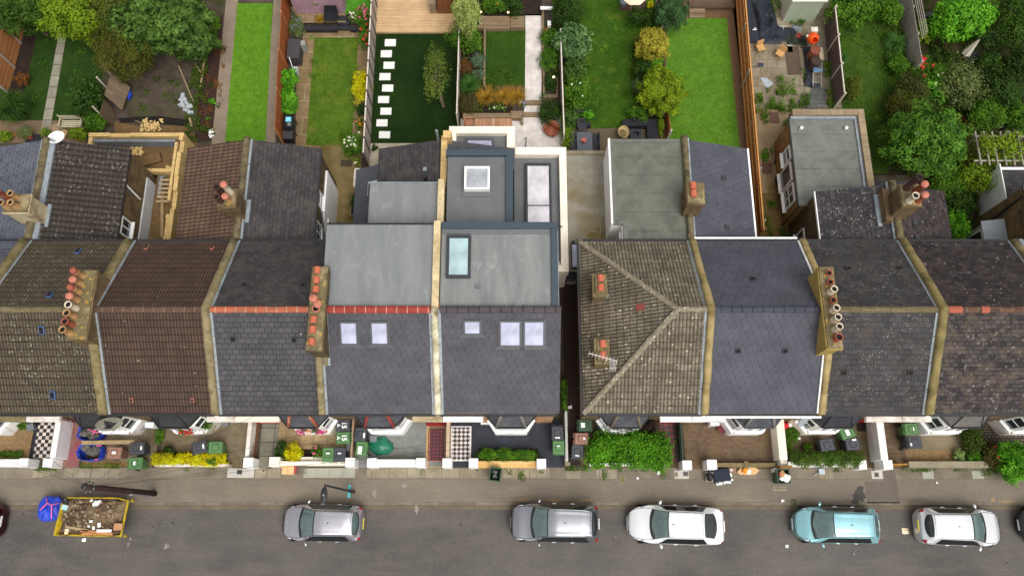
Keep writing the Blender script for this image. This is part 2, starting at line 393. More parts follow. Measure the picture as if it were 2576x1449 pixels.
def scatter_leaves(name, label, kind, regions, m, leaf=.06):
 """ground cover: (xy polygon bbox points, n, height)"""
 P, Nn = [], []
 for (x0, x1, y0, y1, n, h, z0) in regions:
  k = max(3, n // 26); cx, cy = NR.uniform(x0, x1, k), NR.uniform(y0, y1, k); j = NR.integers(0, k, n); sg = .12
  P.append(np.stack([np.clip(cx[j] + NR.normal(size=n) * sg, x0, x1), np.clip(cy[j] + NR.normal(size=n) * sg, y0, y1), z0 + NR.uniform(.01, h, n)], 1))
  Nn.append(NR.normal(size=(n, 3)) * .6 + np.array([0, 0, 1]))
 o = leaf_mesh(name, np.concatenate(P), np.concatenate(Nn), leaf, m, None, .6); o['kind'] = kind; o['label'] = label; return o
SKY_K, SUN_K, EXPO = .15, 1.4, 0.27
# ================================================================== the setting
def struct(name, mb, m, **k):
 return tag(mb.build(name, m, None, **k), kind='structure')
def rect(c, r, x0, y0, x1, y1, z=0.0):
 xm, ym = (x0 + x1) / 2, (y0 + y1) / 2
 return at(c, r, x0, ym, z).x, at(c, r, x1, ym, z).x, at(c, r, xm, y1, z).y, at(c, r, xm, y0, z).y
def floor(name, c, r, x0, y0, x1, y1, z, m, kind='structure'):
 X0, X1, Y0, Y1 = rect(c, r, x0, y0, x1, y1)
 return tag(MB().poly([(X0, Y0, z), (X1, Y0, z), (X1, Y1, z), (X0, Y1, z)]).build(name, m), kind=kind)
def floorp(name, c, r, pts, z, m, kind='structure'):
 return tag(MB().poly([at(c, r, x, y)[:2] + (z,) for x, y in pts][::-1]).build(name, m), kind=kind)
def asphalt(name, c1, c2, c3, oil):
 t = T(name, .9, .25)
 col = t.ramp(t.noise(.22, 5, .65), [(.35, c1), (.65, c2)])
 sx = t.scale(t.ob, (.25, 1.2, 1))
 col = t.mix(t.ramp(t.noise(.8, 4, .7, sx), [(.45, 0.0), (.7, .6)]), col, c3)
 f = t.noise(38, 3, .8); g = t.noise(11, 4, .85)
 col = t.mix(1.0, col, t.ramp(f, [(.25, .55), (.75, 1.5)]), 'MULTIPLY')
 col = t.mix(1.0, col, t.ramp(g, [(.3, .76), (.7, 1.24)]), 'MULTIPLY')
 if oil: col = t.spots(col, 1.7, -.04, .09, S(46, 43, 40), vec=t.ob, clump=.35)
 col = t.spots(col, 1.1, -.05, .06, S(150, 142, 130), vec=t.ob, clump=.5)
 return t.out(col, t.bump(f, .3, .01))
M_ROAD = asphalt('road_asphalt', S(77, 74, 71), S(96, 91, 87), S(106, 99, 91), True)
M_PAVE = asphalt('footway_asphalt', S(104, 96, 86), S(122, 113, 101), S(134, 122, 105), False)
M_PATCH = asphalt('patch_asphalt', S(97, 89, 81), S(106, 98, 90), S(104, 96, 88), False)
struct('ground', MB().poly([(-700, -700, -.35), (700, -700, -.35), (700, 700, -.35), (-700, 700, -.35)]), noisy('far_ground', S(70, 82, 48), S(96, 96, 66), .05, 2))
struct('road', B(-60, 60, -9, 1.16, -.34, -.10), M_ROAD)
struct('kerb', MB().box(-60, 60, 1.165, 1.31, -.33, .004), bricks('kerb_stone', S(128, 120, 108), S(112, 104, 94), S(84, 76, 66), .92, 2.0, .014, dirt=S(104, 94, 78), off=0))
struct('pavement', B(-60, 60, 1.315, 2.44, -.33, 0), M_PAVE)
struct('pavement_slabs', B(-60, 60, 2.445, 3.02, -.33, .003), noisy('footway_back', S(116, 106, 92), S(132, 122, 106), 1.2, 34, .92, .3, c3=S(104, 96, 80)))
struct('gutter', B(-60, 60, .95, 1.16, -.33, -.094), noisy('gutter_grit', S(116, 104, 86), S(96, 88, 78), 1.1, 30, .95, .3))
struct('garden_ground', B(-60, 60, 3.025, 62, -.34, -.004), SOIL)
struct('far_kerb', B(-60, 60, -9.15, -9.005, -.33, .004), CACHE['kerb_stone'])
struct('far_pavement', B(-60, 60, -12, -9.155, -.33, 0), M_PAVE)
SL_A = bricks('footway_slab_buff', S(152, 142, 122), S(138, 128, 108), S(92, 84, 70), .9, 2.0, .014, off=0, dirt=S(124, 114, 94))
SL_B = noisy('footway_slab_grey', S(152, 152, 138), S(166, 166, 152), 2, 34, .9, .15)
SL_C = noisy('footway_slab_white', S(176, 172, 164), S(192, 188, 180), 2, 34, .9, .15)
def slabs(c, x0, x1, m, y0=645, y1=715, n=None):
 X0, X1, Y0, Y1 = rect(c, 2, x0, y0, x1, y1); n = n or max(1, round((X1 - X0) / .72)); mb = MB(); w = (X1 - X0) / n
 for i in range(n): mb.box(X0 + w * i + .008, X0 + w * (i + 1) - .008, max(Y0, 2.46), min(Y1, 3.01), -.02, .012 + U(0, .004))
 struct('paving_slabs', mb, m)
slabs(0, 245, 330, SL_A); slabs(0, 475, 890, SL_A); slabs(0, 1695, 1895, SL_C); slabs(1, 0, 190, SL_A); slabs(1, 360, 745, SL_B)
slabs(1, 830, 1650, SL_A); slabs(1, 1845, 1907, SL_A); slabs(2, 0, 290, SL_A); slabs(2, 415, 525, SL_A, 655, 728); slabs(2, 640, 800, SL_A, 655, 728)
slabs(2, 1222, 1330, SL_C, 660, 730); slabs(3, 395, 500, SL_A, 665, 738); slabs(3, 785, 870, SL_C, 665, 738); slabs(3, 1165, 1250, SL_B, 665, 738); slabs(3, 1535, 1622, SL_B, 665, 738)
floor('footway_patch', 3, 2, 745, 742, 985, 905, .004, M_PATCH)
floor('footway_patch', 3, 2, 875, 665, 965, 740, .007, M_PATCH)
def stain(c, r, x, y, w, h, m, z, name='stain', n=22, jag=.35):
 k = .3374; pts = []
 for i in range(n):
  a = 2 * pi * i / n; q = 1 + U(-jag, jag); pts.append((x + cos(a) * w / 2 * q, y - sin(a) * h / 2 * q))
 floorp(name, c, r, pts[::-1], z, m)
OIL = noisy('oil_stain', S(52, 48, 46), S(70, 65, 60), 3, 30, .6, .2)
stain(3, 2, 690, 845, 85, 110, OIL, .005, 'oil_stain'); stain(3, 2, 660, 895, 70, 30, OIL, .006, 'oil_stain')
SCUFF = noisy('chalk_scuff', S(150, 142, 132), S(128, 121, 112), 4, 30, .95, .2)
SAND = noisy('worn_screed', S(152, 130, 98), S(136, 116, 90), 3, 30, .95, .3)
for (c, x, y, w, h) in ((2, 100, 880, 120, 22), (2, 330, 882, 130, 26), (2, 560, 885, 120, 20), (3, 1690, 880, 40, 35), (3, 1790, 893, 110, 22), (1, 1110, 775, 40, 30), (1, 890, 830, 30, 60)):
 stain(c, 2, x, y, w, h, SAND if c != 1 else SCUFF, .0055, 'worn_patch')
for (c, x, y, w, h) in ((0, 1240, 1225, 40, 40), (0, 950, 1215, 20, 40), (1, 1200, 960, 30, 60)): stain(c, 2, x, y, w, h, SCUFF, -.0905, 'road_scuff', 14, .6)
for (c, x, y, s) in ((0, 1110, 1068, 14), (0, 1135, 1080, 14), (0, 1165, 1047, 12), (0, 1185, 1062, 18), (0, 1160, 1088, 9), (0, 1205, 1033, 12), (0, 1280, 1050, 22), (0, 1420, 1090, 12), (0, 1445, 1068, 12), (1, 1530, 1066, 26), (1, 1190, 1110, 8), (1, 1625, 1098, 7), (1, 1690, 1100, 8), (1, 1870, 1028, 10), (3, 180, 1095, 22), (3, 196, 1060, 14), (0, 295, 1240, 12)):
 stain(c, 2, x, y, s, s * .9, OIL, -.092, 'oil_spot', 12, .25)
FG = lambda *a: floor(*a)
M_CHECK = checks('black_white_tiles', S(232, 218, 208), S(44, 40, 42), .185)
M_DIAM = checks('black_white_diamonds', S(226, 214, 208), S(58, 54, 54), .155, True)
M_REDT = checks('red_black_diamonds', S(124, 34, 50), S(62, 40, 40), .13, True)
M_REDB = checks('red_black_worn_diamonds', S(132, 56, 62), S(66, 58, 54), .21, True)
M_STEP = bricks('red_step_tile', S(150, 34, 34), S(134, 28, 30), S(112, 34, 32), .15, .15, .006, off=0, rough=.5)
M_DSTEP = bricks('dark_step_tile', S(50, 46, 56), S(44, 42, 50), S(38, 36, 42), .15, .15, .006, off=0, rough=.5)
M_DSLATE = bricks('black_slate_paving', S(52, 55, 64), S(44, 47, 56), S(58, 60, 66), .62, .42, .006, off=.37, rough=.6)
M_GREYP = bricks('grey_stone_paving', S(134, 136, 132), S(124, 127, 124), S(112, 114, 110), .7, .5, .008, off=.4, dirt=S(118, 116, 106))
M_PINK = bricks('buff_paving_slabs', S(168, 148, 118), S(152, 130, 96), S(96, 82, 62), .72, .7, .012, off=.3, dirt=S(136, 110, 70))
M_GSLAB = bricks('mossy_paving_slabs', S(126, 122, 108), S(112, 110, 98), S(66, 64, 52), .95, .72, .02, off=0, dirt=S(98, 92, 76))
M_BRPAVE = bricks('brown_block_paving', S(118, 96, 78), S(98, 78, 64), S(84, 76, 56), .21, .105, .01, dirt=S(112, 92, 66), off=.5)
M_COB = bricks('stone_setts', S(104, 92, 78), S(88, 80, 70), S(42, 38, 30), .2, .15, .03, off=.5)
M_BROWNC = noisy('brown_stained_concrete', S(108, 96, 76), S(134, 120, 98), 1.3, 30, .95, .3, c3=S(92, 82, 56), spot=(7, -.02, .06, S(160, 150, 130)))
M_MUD = noisy('muddy_yard', S(86, 72, 54), S(106, 92, 66), 1.5, 26, .97, .4, c3=S(70, 60, 40))
M_PURP = noisy('worn_red_screed', S(122, 82, 76), S(136, 108, 92), 2.0, 30, .9, .2, c3=S(146, 74, 88))
FG('gravel_bed', 0, 2, -260, 285, 245, 575, .02, GRAVEL)
FG('garden_path', 0, 2, 240, 285, 435, 575, .02, M_DSTEP)
FG('tiled_path', 0, 2, 268, 305, 410, 575, .028, M_CHECK)
FG('garden_path', 0, 2, 478, 290, 612, 640, .02, M_PURP); FG('garden_floor', 0, 2, 606, 300, 1180, 592, .024, M_BROWNC)
FG('flower_bed', 0, 2, 612, 592, 1140, 635, .03, noisy('stony_bed', S(132, 106, 64), S(96, 78, 50), 5, 30, .95, .8))
FG('garden_floor', 0, 2, 1212, 285, 1850, 600, .02, M_BROWNC); FG('garden_floor', 0, 2, 1650, 590, 1810, 636, .026, M_BROWNC)
FG('flower_bed', 0, 2, 1160, 520, 1700, 600, .03, DARKSOIL)
FG('door_step', 0, 2, 1700, 255, 1850, 300, .09, M_STEP)
FG('planting_strip', 1, 2, -22, 290, 20, 575, .03, noisy('red_soil', S(104, 62, 44), S(86, 66, 46), 3, 30, .95, .4))
FG('garden_path', 1, 2, 38, 310, 170, 640, .024, M_GSLAB); FG('garden_floor', 1, 2, 166, 275, 712, 560, .02, M_PINK)
FG('flower_bed', 1, 2, 180, 503, 505, 565, .03, DARKSOIL); FG('door_step', 1, 2, 20, 255, 178, 315, .09, M_STEP)
FG('garden_floor', 1, 2, 738, 260, 1285, 640, .02, M_GREYP); FG('corner_shade', 1, 2, 722, 280, 755, 560, .026, DARKSOIL)  # last one is a dark sheet standing for shade along the wall
FG('garden_path', 1, 2, 1276, 330, 1424, 640, .026, noisy('path_edge_buff', S(206, 164, 104), S(190, 150, 96), 3, 30))
FG('tiled_path', 1, 2, 1289, 332, 1422, 596, .032, noisy('path_border_brown', S(108, 56, 44), S(92, 46, 40), 4, 30, .6))
FG('tiled_path', 1, 2, 1304, 352, 1408, 586, .037, M_REDT); FG('path_slab', 1, 2, 1290, 596, 1405, 636, .033, M_GREYP)
tb = MB()   # pale triangles of the path's border
for (xa, ya, xb, yb, ax) in ((1289, 338, 1422, 346, 0), (1289, 588, 1422, 596, 0), (1293, 340, 1301, 594, 1), (1411, 340, 1419, 594, 1)):
 X0, X1, Y0, Y1 = rect(1, 2, xa, ya, xb, yb); L = (X1 - X0) if ax == 0 else (Y1 - Y0); n = int(L / .1)
 for i in range(n):
  a = L * i / n + .008; b = L * (i + 1) / n - .008
  if ax == 0: tb.poly([(X0 + a, Y0 + .01, .041), (X0 + b, Y0 + .01, .041), (X0 + (a + b) / 2, Y1 - .01, .041)])
  else: tb.poly([(X1 - .01, Y0 + a, .041), (X1 - .01, Y0 + b, .041), (X0 + .01, Y0 + (a + b) / 2, .041)])
struct('path_border', tb, noisy('pale_border_tile', S(222, 196, 150), S(206, 180, 140), 4, 30, .6))
FG('door_step', 1, 2, 1275, 262, 1426, 330, .1, M_STEP); FG('door_step', 1, 2, 1452, 262, 1618, 332, .1, M_DSTEP)
FG('garden_floor', 1, 2, 1452, 285, 2290, 640, .02, M_DSLATE)
FG('tiled_path', 1, 2, 1460, 333, 1610, 592, .026, WHITE); FG('tiled_path', 1, 2, 1466, 339, 1604, 586, .031, M_DIAM)
FG('flower_bed', 1, 2, 1668, 500, 2110, 588, .028, DARKSOIL)
FG('passage_floor', 2, 2, 425, -150, 520, 620, .012, noisy('dark_passage', S(62, 44, 38), S(48, 42, 34), 2.5, 26, .95, .4))
floor('passage_floor', 2, 1, 390, 700, 500, 1440, .008, CACHE['dark_passage'])
FG('garden_floor', 2, 2, 520, 260, 1125, 640, .016, M_MUD)
FG('tiled_path', 2, 2, 1118, 312, 1245, 600, .03, M_REDB); FG('path_end', 2, 2, 1120, 600, 1270, 640, .03, M_MUD); FG('door_step', 2, 2, 1120, 262, 1238, 312, .1, M_STEP)
FG('garden_floor', 2, 2, 1296, 275, 1990, 652, .02, M_BRPAVE)
FG('garden_floor', 3, 2, 110, 285, 800, 640, .018, M_MUD); FG('door_step', 3, 2, 730, 262, 800, 300, .09, M_STEP)
FG('garden_path', 3, 2, 888, 290, 1035, 650, .02, M_BRPAVE); FG('door_step', 3, 2, 865, 262, 945, 305, .09, M_STEP)
FG('garden_floor', 3, 2, 1040, 370, 1455, 510, .024, M_BROWNC); FG('gravel_bed', 3, 2, 1040, 510, 1420, 592, .028, GRAVEL)
FG('garden_floor', 3, 2, 1420, 400, 1640, 600, .02, DARKSOIL); FG('cobbled_yard', 3, 2, 1630, 320, 2100, 475, .024, M_COB); FG('flower_bed', 3, 2, 1630, 475, 2100, 660, .026, DARKSOIL)
floor('lawn', 0, 0, -700, -80, 300, 900, .004, grass('dark_lawn', S(34, 58, 16), S(50, 74, 24)))
floorp('lawn', 0, 0, [(270, -60), (330, -60), (960, -60), (840, 520), (760, 890), (150, 890), (180, 560)], .008, CACHE['dark_lawn'])
floorp('flower_bed', 0, 0, [(180, 180), (290, 180), (175, 720), (60, 720)], .014, DARKSOIL)
floorp('garden_path', 0, 0, [(455, 150), (512, 150), (368, 985), (300, 985)], .02, bricks('stone_path', S(146, 140, 124), S(130, 124, 110), S(74, 76, 56), 2.0, .74, .02, off=0))
floorp('gravel_bed', 0, 0, [(-200, 895), (640, 895), (640, 1060), (-200, 1060)], .016, noisy('pinkish_gravel', S(128, 106, 84), S(98, 82, 64), 8, 50, .95, .8))
floorp('yard', 0, 0, [(760, 300), (1640, 300), (1580, 1060), (760, 1060)], .01, SOIL)
floorp('spoil', 0, 0, [(850, 905), (1060, 940), (1250, 930), (1400, 945), (1470, 1080), (840, 1080)], .03, noisy('spoil_clay', S(118, 92, 58), S(92, 72, 48), 3, 20, .97, .8))
floorp('trench', 0, 0, [(870, 880), (1000, 868), (1180, 862), (1300, 878), (1405, 890), (1400, 935), (1200, 925), (1050, 905), (900, 915)], .036, noisy('trench_dark', S(20, 16, 14), S(34, 28, 23), 3, 20))
floorp('flower_bed', 0, 0, [(1500, 330), (1650, 100), (1590, 1040), (1440, 1060)], .02, noisy('bed_of_red_leaves', S(44, 30, 26), S(64, 42, 36), 4, 30, .97, .6, spot=(7, .02, .2, S(112, 54, 42))))
floorp('concrete_strip', 0, 0, [(1680, -60), (1770, -60), (1672, 1080), (1565, 1080)], .03, noisy('grey_brown_concrete', S(122, 108, 92), S(140, 126, 108), 1.2, 30, .92, .2))
floorp('lawn', 0, 0, [(1757, 30), (2020, 30), (1965, 1050), (1665, 1050)], .036, grass('artificial_lawn', S(84, 128, 28), S(94, 138, 34), patch=2.0))
floorp('concrete_strip', 1, 0, [(140, -60), (208, -60), (150, 1070), (70, 1070)], .03, CACHE['grey_brown_concrete'])
floorp('raised_gravel', 1, 0, [(270, 80), (680, 80), (680, 190), (350, 195)], .3, noisy('mixed_gravel', S(150, 128, 98), S(112, 94, 72), 9, 50, .95, .8, spot=(9, .05, .25, S(190, 176, 150))))
floorp('synthetic_turf', 1, 0, [(660, -60), (870, -60), (850, 130), (660, 130)], .31, grass('green_turf', S(74, 132, 34), S(84, 144, 40), patch=2))
CRAZY = bricks('cracked_concrete_path', S(134, 112, 82), S(120, 100, 72), S(166, 152, 122), 1.3, 1.1, .02, off=.45, dirt=S(104, 88, 54))
floorp('garden_path', 1, 0, [(360, 225), (850, 225), (760, 1560), (300, 1560), (300, 600)], .012, CRAZY)
floorp('lawn', 1, 0, [(440, 282), (765, 282), (712, 1078), (375, 1078)], .02, grass('patchy_lawn', S(66, 96, 22), S(86, 112, 30), S(110, 112, 44)))
floorp('side_return', 1, 0, [(480, 1080), (790, 1080), (760, 1800), (420, 1800)], .016, noisy('mossy_concrete', S(112, 96, 60), S(134, 116, 78), 1.3, 26, .95, .3, c3=S(92, 82, 36), spot=(6, -.02, .07, S(170, 150, 110))))
floorp('lawn', 1, 0, [(880, 245), (1520, 245), (1500, 1062), (850, 1062)], .01, grass('deep_green_lawn', S(19, 40, 8), S(31, 54, 13), S(36, 54, 12)))
floorp('patio', 1, 0, [(855, 1062), (1500, 1062), (1500, 1300), (830, 1300)], .016, bricks('pale_patio_tile', S(176, 164, 148), S(164, 152, 136), S(140, 130, 116), .6, .6, .01, off=0))
DECK = boards('timber_deck', S(202, 170, 130), S(190, 158, 118), S(150, 118, 84), .14, 'u', 5.0)
dk = MB(); q = [at(1, 0, *p) for p in ((905, -220), (1600, -220), (1540, 252), (896, 252))]
dk.prism([(p.x, p.y) for p in q][::-1], .0, .16); struct('deck', dk, DECK)
floorp('planting_bed', 1, 0, [(1525, 120), (1720, 120), (1690, 640), (1907, 700), (1907, 880), (1510, 880)], .012, DARKSOIL)
floorp('planting_bed', 1, 0, [(1640, -60), (2120, -60), (2120, 120), (1640, 120)], .02, DARKSOIL)
floorp('lawn', 1, 0, [(1700, 215), (2000, 215), (1995, 640), (1685, 640)], .02, grass('raised_lawn', S(40, 66, 14), S(56, 82, 20)))
PALE = bricks('white_porcelain_paving', S(214, 206, 200), S(204, 196, 190), S(186, 178, 172), .6, .6, .006, off=0, rough=.6)
floorp('garden_path', 2, 0, [(110, 108), (232, 108), (230, 745), (108, 745)], .02, PALE)
floorp('garden_path', 2, 0, [(110, -60), (225, -60), (232, 102), (108, 102)], .016, CONC)
floorp('step', 2, 0, [(108, 772), (228, 772), (225, 832), (98, 832)], .018, PALE)
floorp('patio', 2, 0, [(-180, 862), (385, 862), (385, 1160), (-180, 1160)], .016, PALE)
floorp('patio', 1, 0, [(1520, 880), (1920, 880), (1920, 1100), (1520, 1100)], .0155, PALE)
floorp('lawn', 2, 0, [(300, -60), (1110, -60), (1120, 960), (400, 960)], .006, grass('olive_lawn', S(44, 76, 12), S(64, 94, 20), S(90, 102, 32)))
floorp('shrub_bed', 2, 0, [(330, 0), (430, 200), (470, 600), (480, 960), (385, 1160), (370, 300)], .014, DARKSOIL)
floorp('shrub_bed', 2, 0, [(1070, 80), (1120, 80), (1160, 900), (930, 890), (990, 560), (1030, 300)], .014, DARKSOIL)
floorp('deck', 2, 0, [(440, 960), (1100, 945), (1100, 1140), (420, 1140)], .05, boards('greyed_deck', S(112, 98, 76), S(98, 84, 64), S(64, 54, 42), .12, 'u', 3.0))
floorp('deck', 2, 0, [(810, -60), (1000, -60), (1000, 82), (810, 82)], .03, boards('dark_red_deck', S(84, 62, 52), S(72, 52, 44), S(44, 32, 28), .12, 'u', 3.0))
BARKCHIP = noisy('bark_chippings', S(116, 88, 62), S(88, 66, 48), 7, 45, .97, .9, spot=(12, .05, .25, S(146, 114, 84)))
floorp('bark_border', 2, 0, [(1110, -60), (1680, -60), (1770, 1120), (1110, 1120)], .008, BARKCHIP)
floorp('lawn', 2, 0, [(1325, 138), (1600, 138), (1697, 1100), (1185, 1100), (1150, 470), (1160, 200)], .02, grass('soft_artificial_lawn', S(76, 116, 28), S(92, 132, 38), S(86, 124, 36), patch=.9))
PATIO8 = bricks('old_patio_slabs', S(142, 132, 112), S(126, 116, 98), S(92, 86, 62), .62, .6, .014, off=.35, dirt=S(116, 100, 78))
floorp('patio', 3, 0, [(-260, -60), (480, -60), (560, 800), (-160, 800)], .008, PATIO8)
floorp('side_return', 3, 0, [(-130, 800), (250, 800), (200, 1560), (-90, 1560)], .012, noisy('dirty_screed', S(136, 116, 88), S(156, 136, 106), 1.0, 26, .95, .3, c3=S(104, 86, 50)))
floor('side_return', 3, 1, -80, 20, 190, 380, .014, noisy('mossy_slab', S(104, 84, 48), S(122, 100, 62), 1.4, 26, .95, .4, c3=S(76, 74, 30)))
floorp('slate_paving', 3, 0, [(330, 650), (440, 650), (440, 800), (290, 800)], .016, bricks('grey_setts', S(104, 104, 102), S(92, 92, 90), S(72, 72, 68), .3, .3, .012))
floorp('lawn', 3, 0, [(510, -60), (960, -60), (1080, 560), (900, 1280), (560, 1300)], .006, grass('long_green_lawn', S(46, 70, 18), S(62, 86, 24), S(76, 94, 34), fine=26))
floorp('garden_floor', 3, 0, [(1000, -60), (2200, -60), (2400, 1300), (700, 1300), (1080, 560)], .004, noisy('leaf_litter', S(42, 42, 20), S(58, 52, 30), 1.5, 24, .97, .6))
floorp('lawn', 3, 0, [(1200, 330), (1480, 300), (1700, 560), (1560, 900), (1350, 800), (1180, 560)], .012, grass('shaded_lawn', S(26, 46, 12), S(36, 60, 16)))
floorp('brick_patio', 3, 0, [(1310, 260), (1540, 260), (1560, 420), (1330, 400)], .018, bricks('garden_brick_paving', S(96, 76, 56), S(80, 62, 46), S(52, 46, 34), .22, .11, .012))
# ================================================================== the terrace
YF, YM, YR, ZE, ZR, YW = 5.03, 9.25, 13.36, 5.5, 8.05, 5.36
SF, SR = (ZR - ZE) / (YM - YF), (ZR - ZE) / (YR - YM)
def roofz(y): return ZR - (YM - y) * SF if y < YM else ZR - (y - YM) * SR
def onplane(c, r, x, y, zf, n=8):
 z = 6.0
 for _ in range(n): p = at(c, r, x, y, z); z = zf(p)
 p.z = z; return p
onroof = lambda c, r, x, y: onplane(c, r, x, y, lambda p: roofz(p.y))
AF, AR = math.atan(SF), -math.atan(SR)
lich = lambda s, a, b: (s, -a, b, S(196, 190, 170))
M_S0 = slate('blue_grey_slate', S(88, 90, 100), S(80, 82, 92), S(112, 116, 126), .3, .24)
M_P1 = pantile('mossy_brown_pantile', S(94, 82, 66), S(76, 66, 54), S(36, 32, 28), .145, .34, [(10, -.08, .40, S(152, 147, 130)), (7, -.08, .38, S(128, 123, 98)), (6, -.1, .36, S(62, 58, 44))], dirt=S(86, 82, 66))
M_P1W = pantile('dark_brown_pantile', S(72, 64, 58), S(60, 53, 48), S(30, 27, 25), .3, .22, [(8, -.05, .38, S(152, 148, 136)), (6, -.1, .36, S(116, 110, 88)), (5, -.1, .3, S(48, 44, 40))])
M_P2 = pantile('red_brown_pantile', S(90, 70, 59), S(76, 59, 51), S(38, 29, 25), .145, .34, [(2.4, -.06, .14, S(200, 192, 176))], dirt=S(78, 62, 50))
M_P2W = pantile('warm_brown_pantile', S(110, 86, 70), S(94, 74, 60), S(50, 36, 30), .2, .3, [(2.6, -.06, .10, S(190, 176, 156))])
M_S3 = slate('old_grey_slate', S(81, 79, 82), S(73, 71, 74), S(44, 42, 44), .3, .25, .013, [lich(3, .08, .1)], var=.16)
M_S3R = slate('brownish_slate', S(72, 68, 69), S(63, 59, 61), S(43, 40, 41), .3, .2, .012, [lich(3, .07, .05)], dirt=S(84, 78, 70))
M_S4 = slate('new_fibre_slate', S(83, 82, 87), S(78, 77, 82), S(52, 51, 54), .33, .26, .008, var=.08, tilt=.12, ticks=True)
M_S7 = slate('new_blue_slate', S(81, 82, 90), S(76, 77, 86), S(50, 51, 57), .33, .26, .008, var=.08, tilt=.12, ticks=True)
M_P6 = pantile('lichened_buff_pantile', S(140, 131, 113), S(96, 88, 74), S(44, 39, 34), .165, .34, [(5, -.02, .32, S(198, 190, 170)), (8, -.04, .42, S(160, 150, 122)), (6, -.06, .4, S(88, 80, 62))], dirt=S(78, 71, 58), course_shade=.6)
M_S8 = slate('dark_lichened_slate', S(70, 68, 70), S(60, 58, 60), S(42, 40, 40), .3, .25, .012, [(10, -.14, .32, S(138, 135, 128)), (6, -.08, .32, S(112, 107, 96))], dirt=S(76, 68, 60))
M_S8W = slate('spotted_slate', S(72, 68, 72), S(58, 55, 60), S(44, 42, 44), .26, .24, .012, [(10, -.10, .36, S(166, 162, 152)), (6, -.08, .36, S(136, 130, 110))])
M_S9 = slate('mottled_tile', S(78, 71, 69), S(58, 53, 54), S(38, 35, 35), .27, .2, .014, [(6, -.10, .32, S(132, 126, 120)), (4, -.1, .36, S(110, 98, 84))], dirt=S(98, 84, 70), var=.6)
M_S9R = slate('dark_mottled_slate', S(72, 62, 62), S(56, 50, 52), S(40, 37, 38), .27, .2, .012, [(6, -.12, .28, S(140, 136, 130)), (1.6, -.1, .2, S(112, 104, 92))], dirt=S(60, 52, 50), var=.6)
def streaky(name, c1, c2, c3):
 t = T(name, .6, .3); v = t.scale(t.ob, (1.6, .28, 1)); col = t.ramp(t.noise(1.1, 5, .7, v, .6), [(.34, c1), (.66, c2)]); col = t.mix(t.ramp(t.noise(2.3, 5, .75, t.scale(t.ob, (1, .4, 1)), 1.2), [(.55, 0.0), (.74, .75)]), col, c3)
 f = t.noise(34, 3, .75); col = t.mix(1.0, col, t.ramp(f, [(.25, .84), (.75, 1.16)]), 'MULTIPLY'); return t.out(t.spots(col, 2.2, -.05, .05, S(96, 92, 82)), t.bump(f, .06, .01))
M_FLAT = streaky('grey_fibreglass_roof', S(113, 116, 117), S(127, 130, 130), S(142, 145, 145))
M_FLAT5 = streaky('grey_ballast_felt', S(108, 111, 110), S(129, 131, 129), S(152, 154, 152))
M_DFELT = noisy('dark_grey_felt', S(98, 100, 102), S(110, 112, 112), 1.0, 45, .85, .15)
M_GFELT = bricks('green_grey_felt', S(98, 102, 91), S(91, 95, 85), S(70, 72, 65), 40, 1.0, .012, off=0, dirt=S(113, 113, 102), rough=.9)
M_GFELT8 = bricks('grey_felt', S(108, 110, 104), S(102, 104, 98), S(72, 73, 68), 40, 1.02, .012, off=0, dirt=S(120, 120, 113), rough=.9)
M_CROOF = noisy('stained_concrete_roof', S(122, 116, 100), S(150, 146, 134), .9, 28, .9, .2, c3=S(112, 96, 58), spec=.3)
M_KERB5 = plain('blue_grey_trim', S(54, 67, 76), .6)
M_REDR = bricks('red_ridge_tile', S(152, 66, 58), S(142, 60, 54), S(196, 152, 128), .46, 40, .018, off=0)
M_OLDR = bricks('faded_red_ridge_tile', S(178, 98, 72), S(164, 88, 66), S(190, 160, 130), .45, 40, .02, off=0, dirt=S(130, 92, 70))
M_BRNR = bricks('brown_ridge_tile', S(96, 74, 62), S(84, 64, 54), S(120, 104, 84), .45, 40, .02, off=0)
M_DRKR = bricks('dark_ridge_tile', S(82, 74, 76), S(76, 69, 71), S(40, 38, 40), .48, 40, .022, off=0)
M_MOSSR = bricks('mossy_ridge_tile', S(104, 92, 66), S(92, 82, 60), S(80, 72, 50), .45, 40, .02, off=0, dirt=S(126, 116, 90))
M_S7R = bricks('slate_grey_ridge_tile', S(70, 72, 82), S(68, 70, 80), S(36, 37, 42), .46, 40, .02, off=0)
M_BUFFR = noisy('lichened_hip_tile', S(108, 99, 82), S(150, 141, 120), 6, 30, .9, .5, spot=(7, .02, .4, S(186, 180, 164)))
M_MIXR = bricks('patchy_red_ridge_tile', S(104, 74, 60), S(70, 58, 52), S(116, 104, 88), .5, 40, .02, off=0, dirt=S(96, 72, 60))
M_REND = noisy('ochre_render', S(158, 134, 72), S(172, 148, 84), 1.5, 30, .9, .15, c3=S(140, 116, 62))
M_CRREND = noisy('stained_cream_render', S(176, 158, 124), S(200, 184, 150), 2.5, 24, .9, .3, c3=S(120, 106, 78))
M_BFELT = noisy('black_bay_felt', S(46, 47, 48), S(62, 62, 63), 1.5, 30, .6, .1, spot=(3, -.03, .06, S(150, 150, 146)))
M_BSLATE = slate('bay_slate', S(84, 86, 92), S(76, 78, 84), S(62, 63, 68), .25, .25, .008, dirt=S(100, 100, 100), var=.15)
M_CHTOP = noisy('lichened_flaunching', S(122, 108, 78), S(96, 86, 60), 4, 24, .95, .8, c3=S(150, 136, 102), spot=(5, -.03, .38, S(172, 138, 54)))
M_BLGUT = plain('black_gutter', S(36, 36, 38), .4)
M_BLUEV = plain('blue_vent', S(66, 92, 140), .5); M_REDV = plain('red_vent', S(156, 96, 80), .6); M_DARKV = plain('dark_vent', S(52, 52, 56), .5)
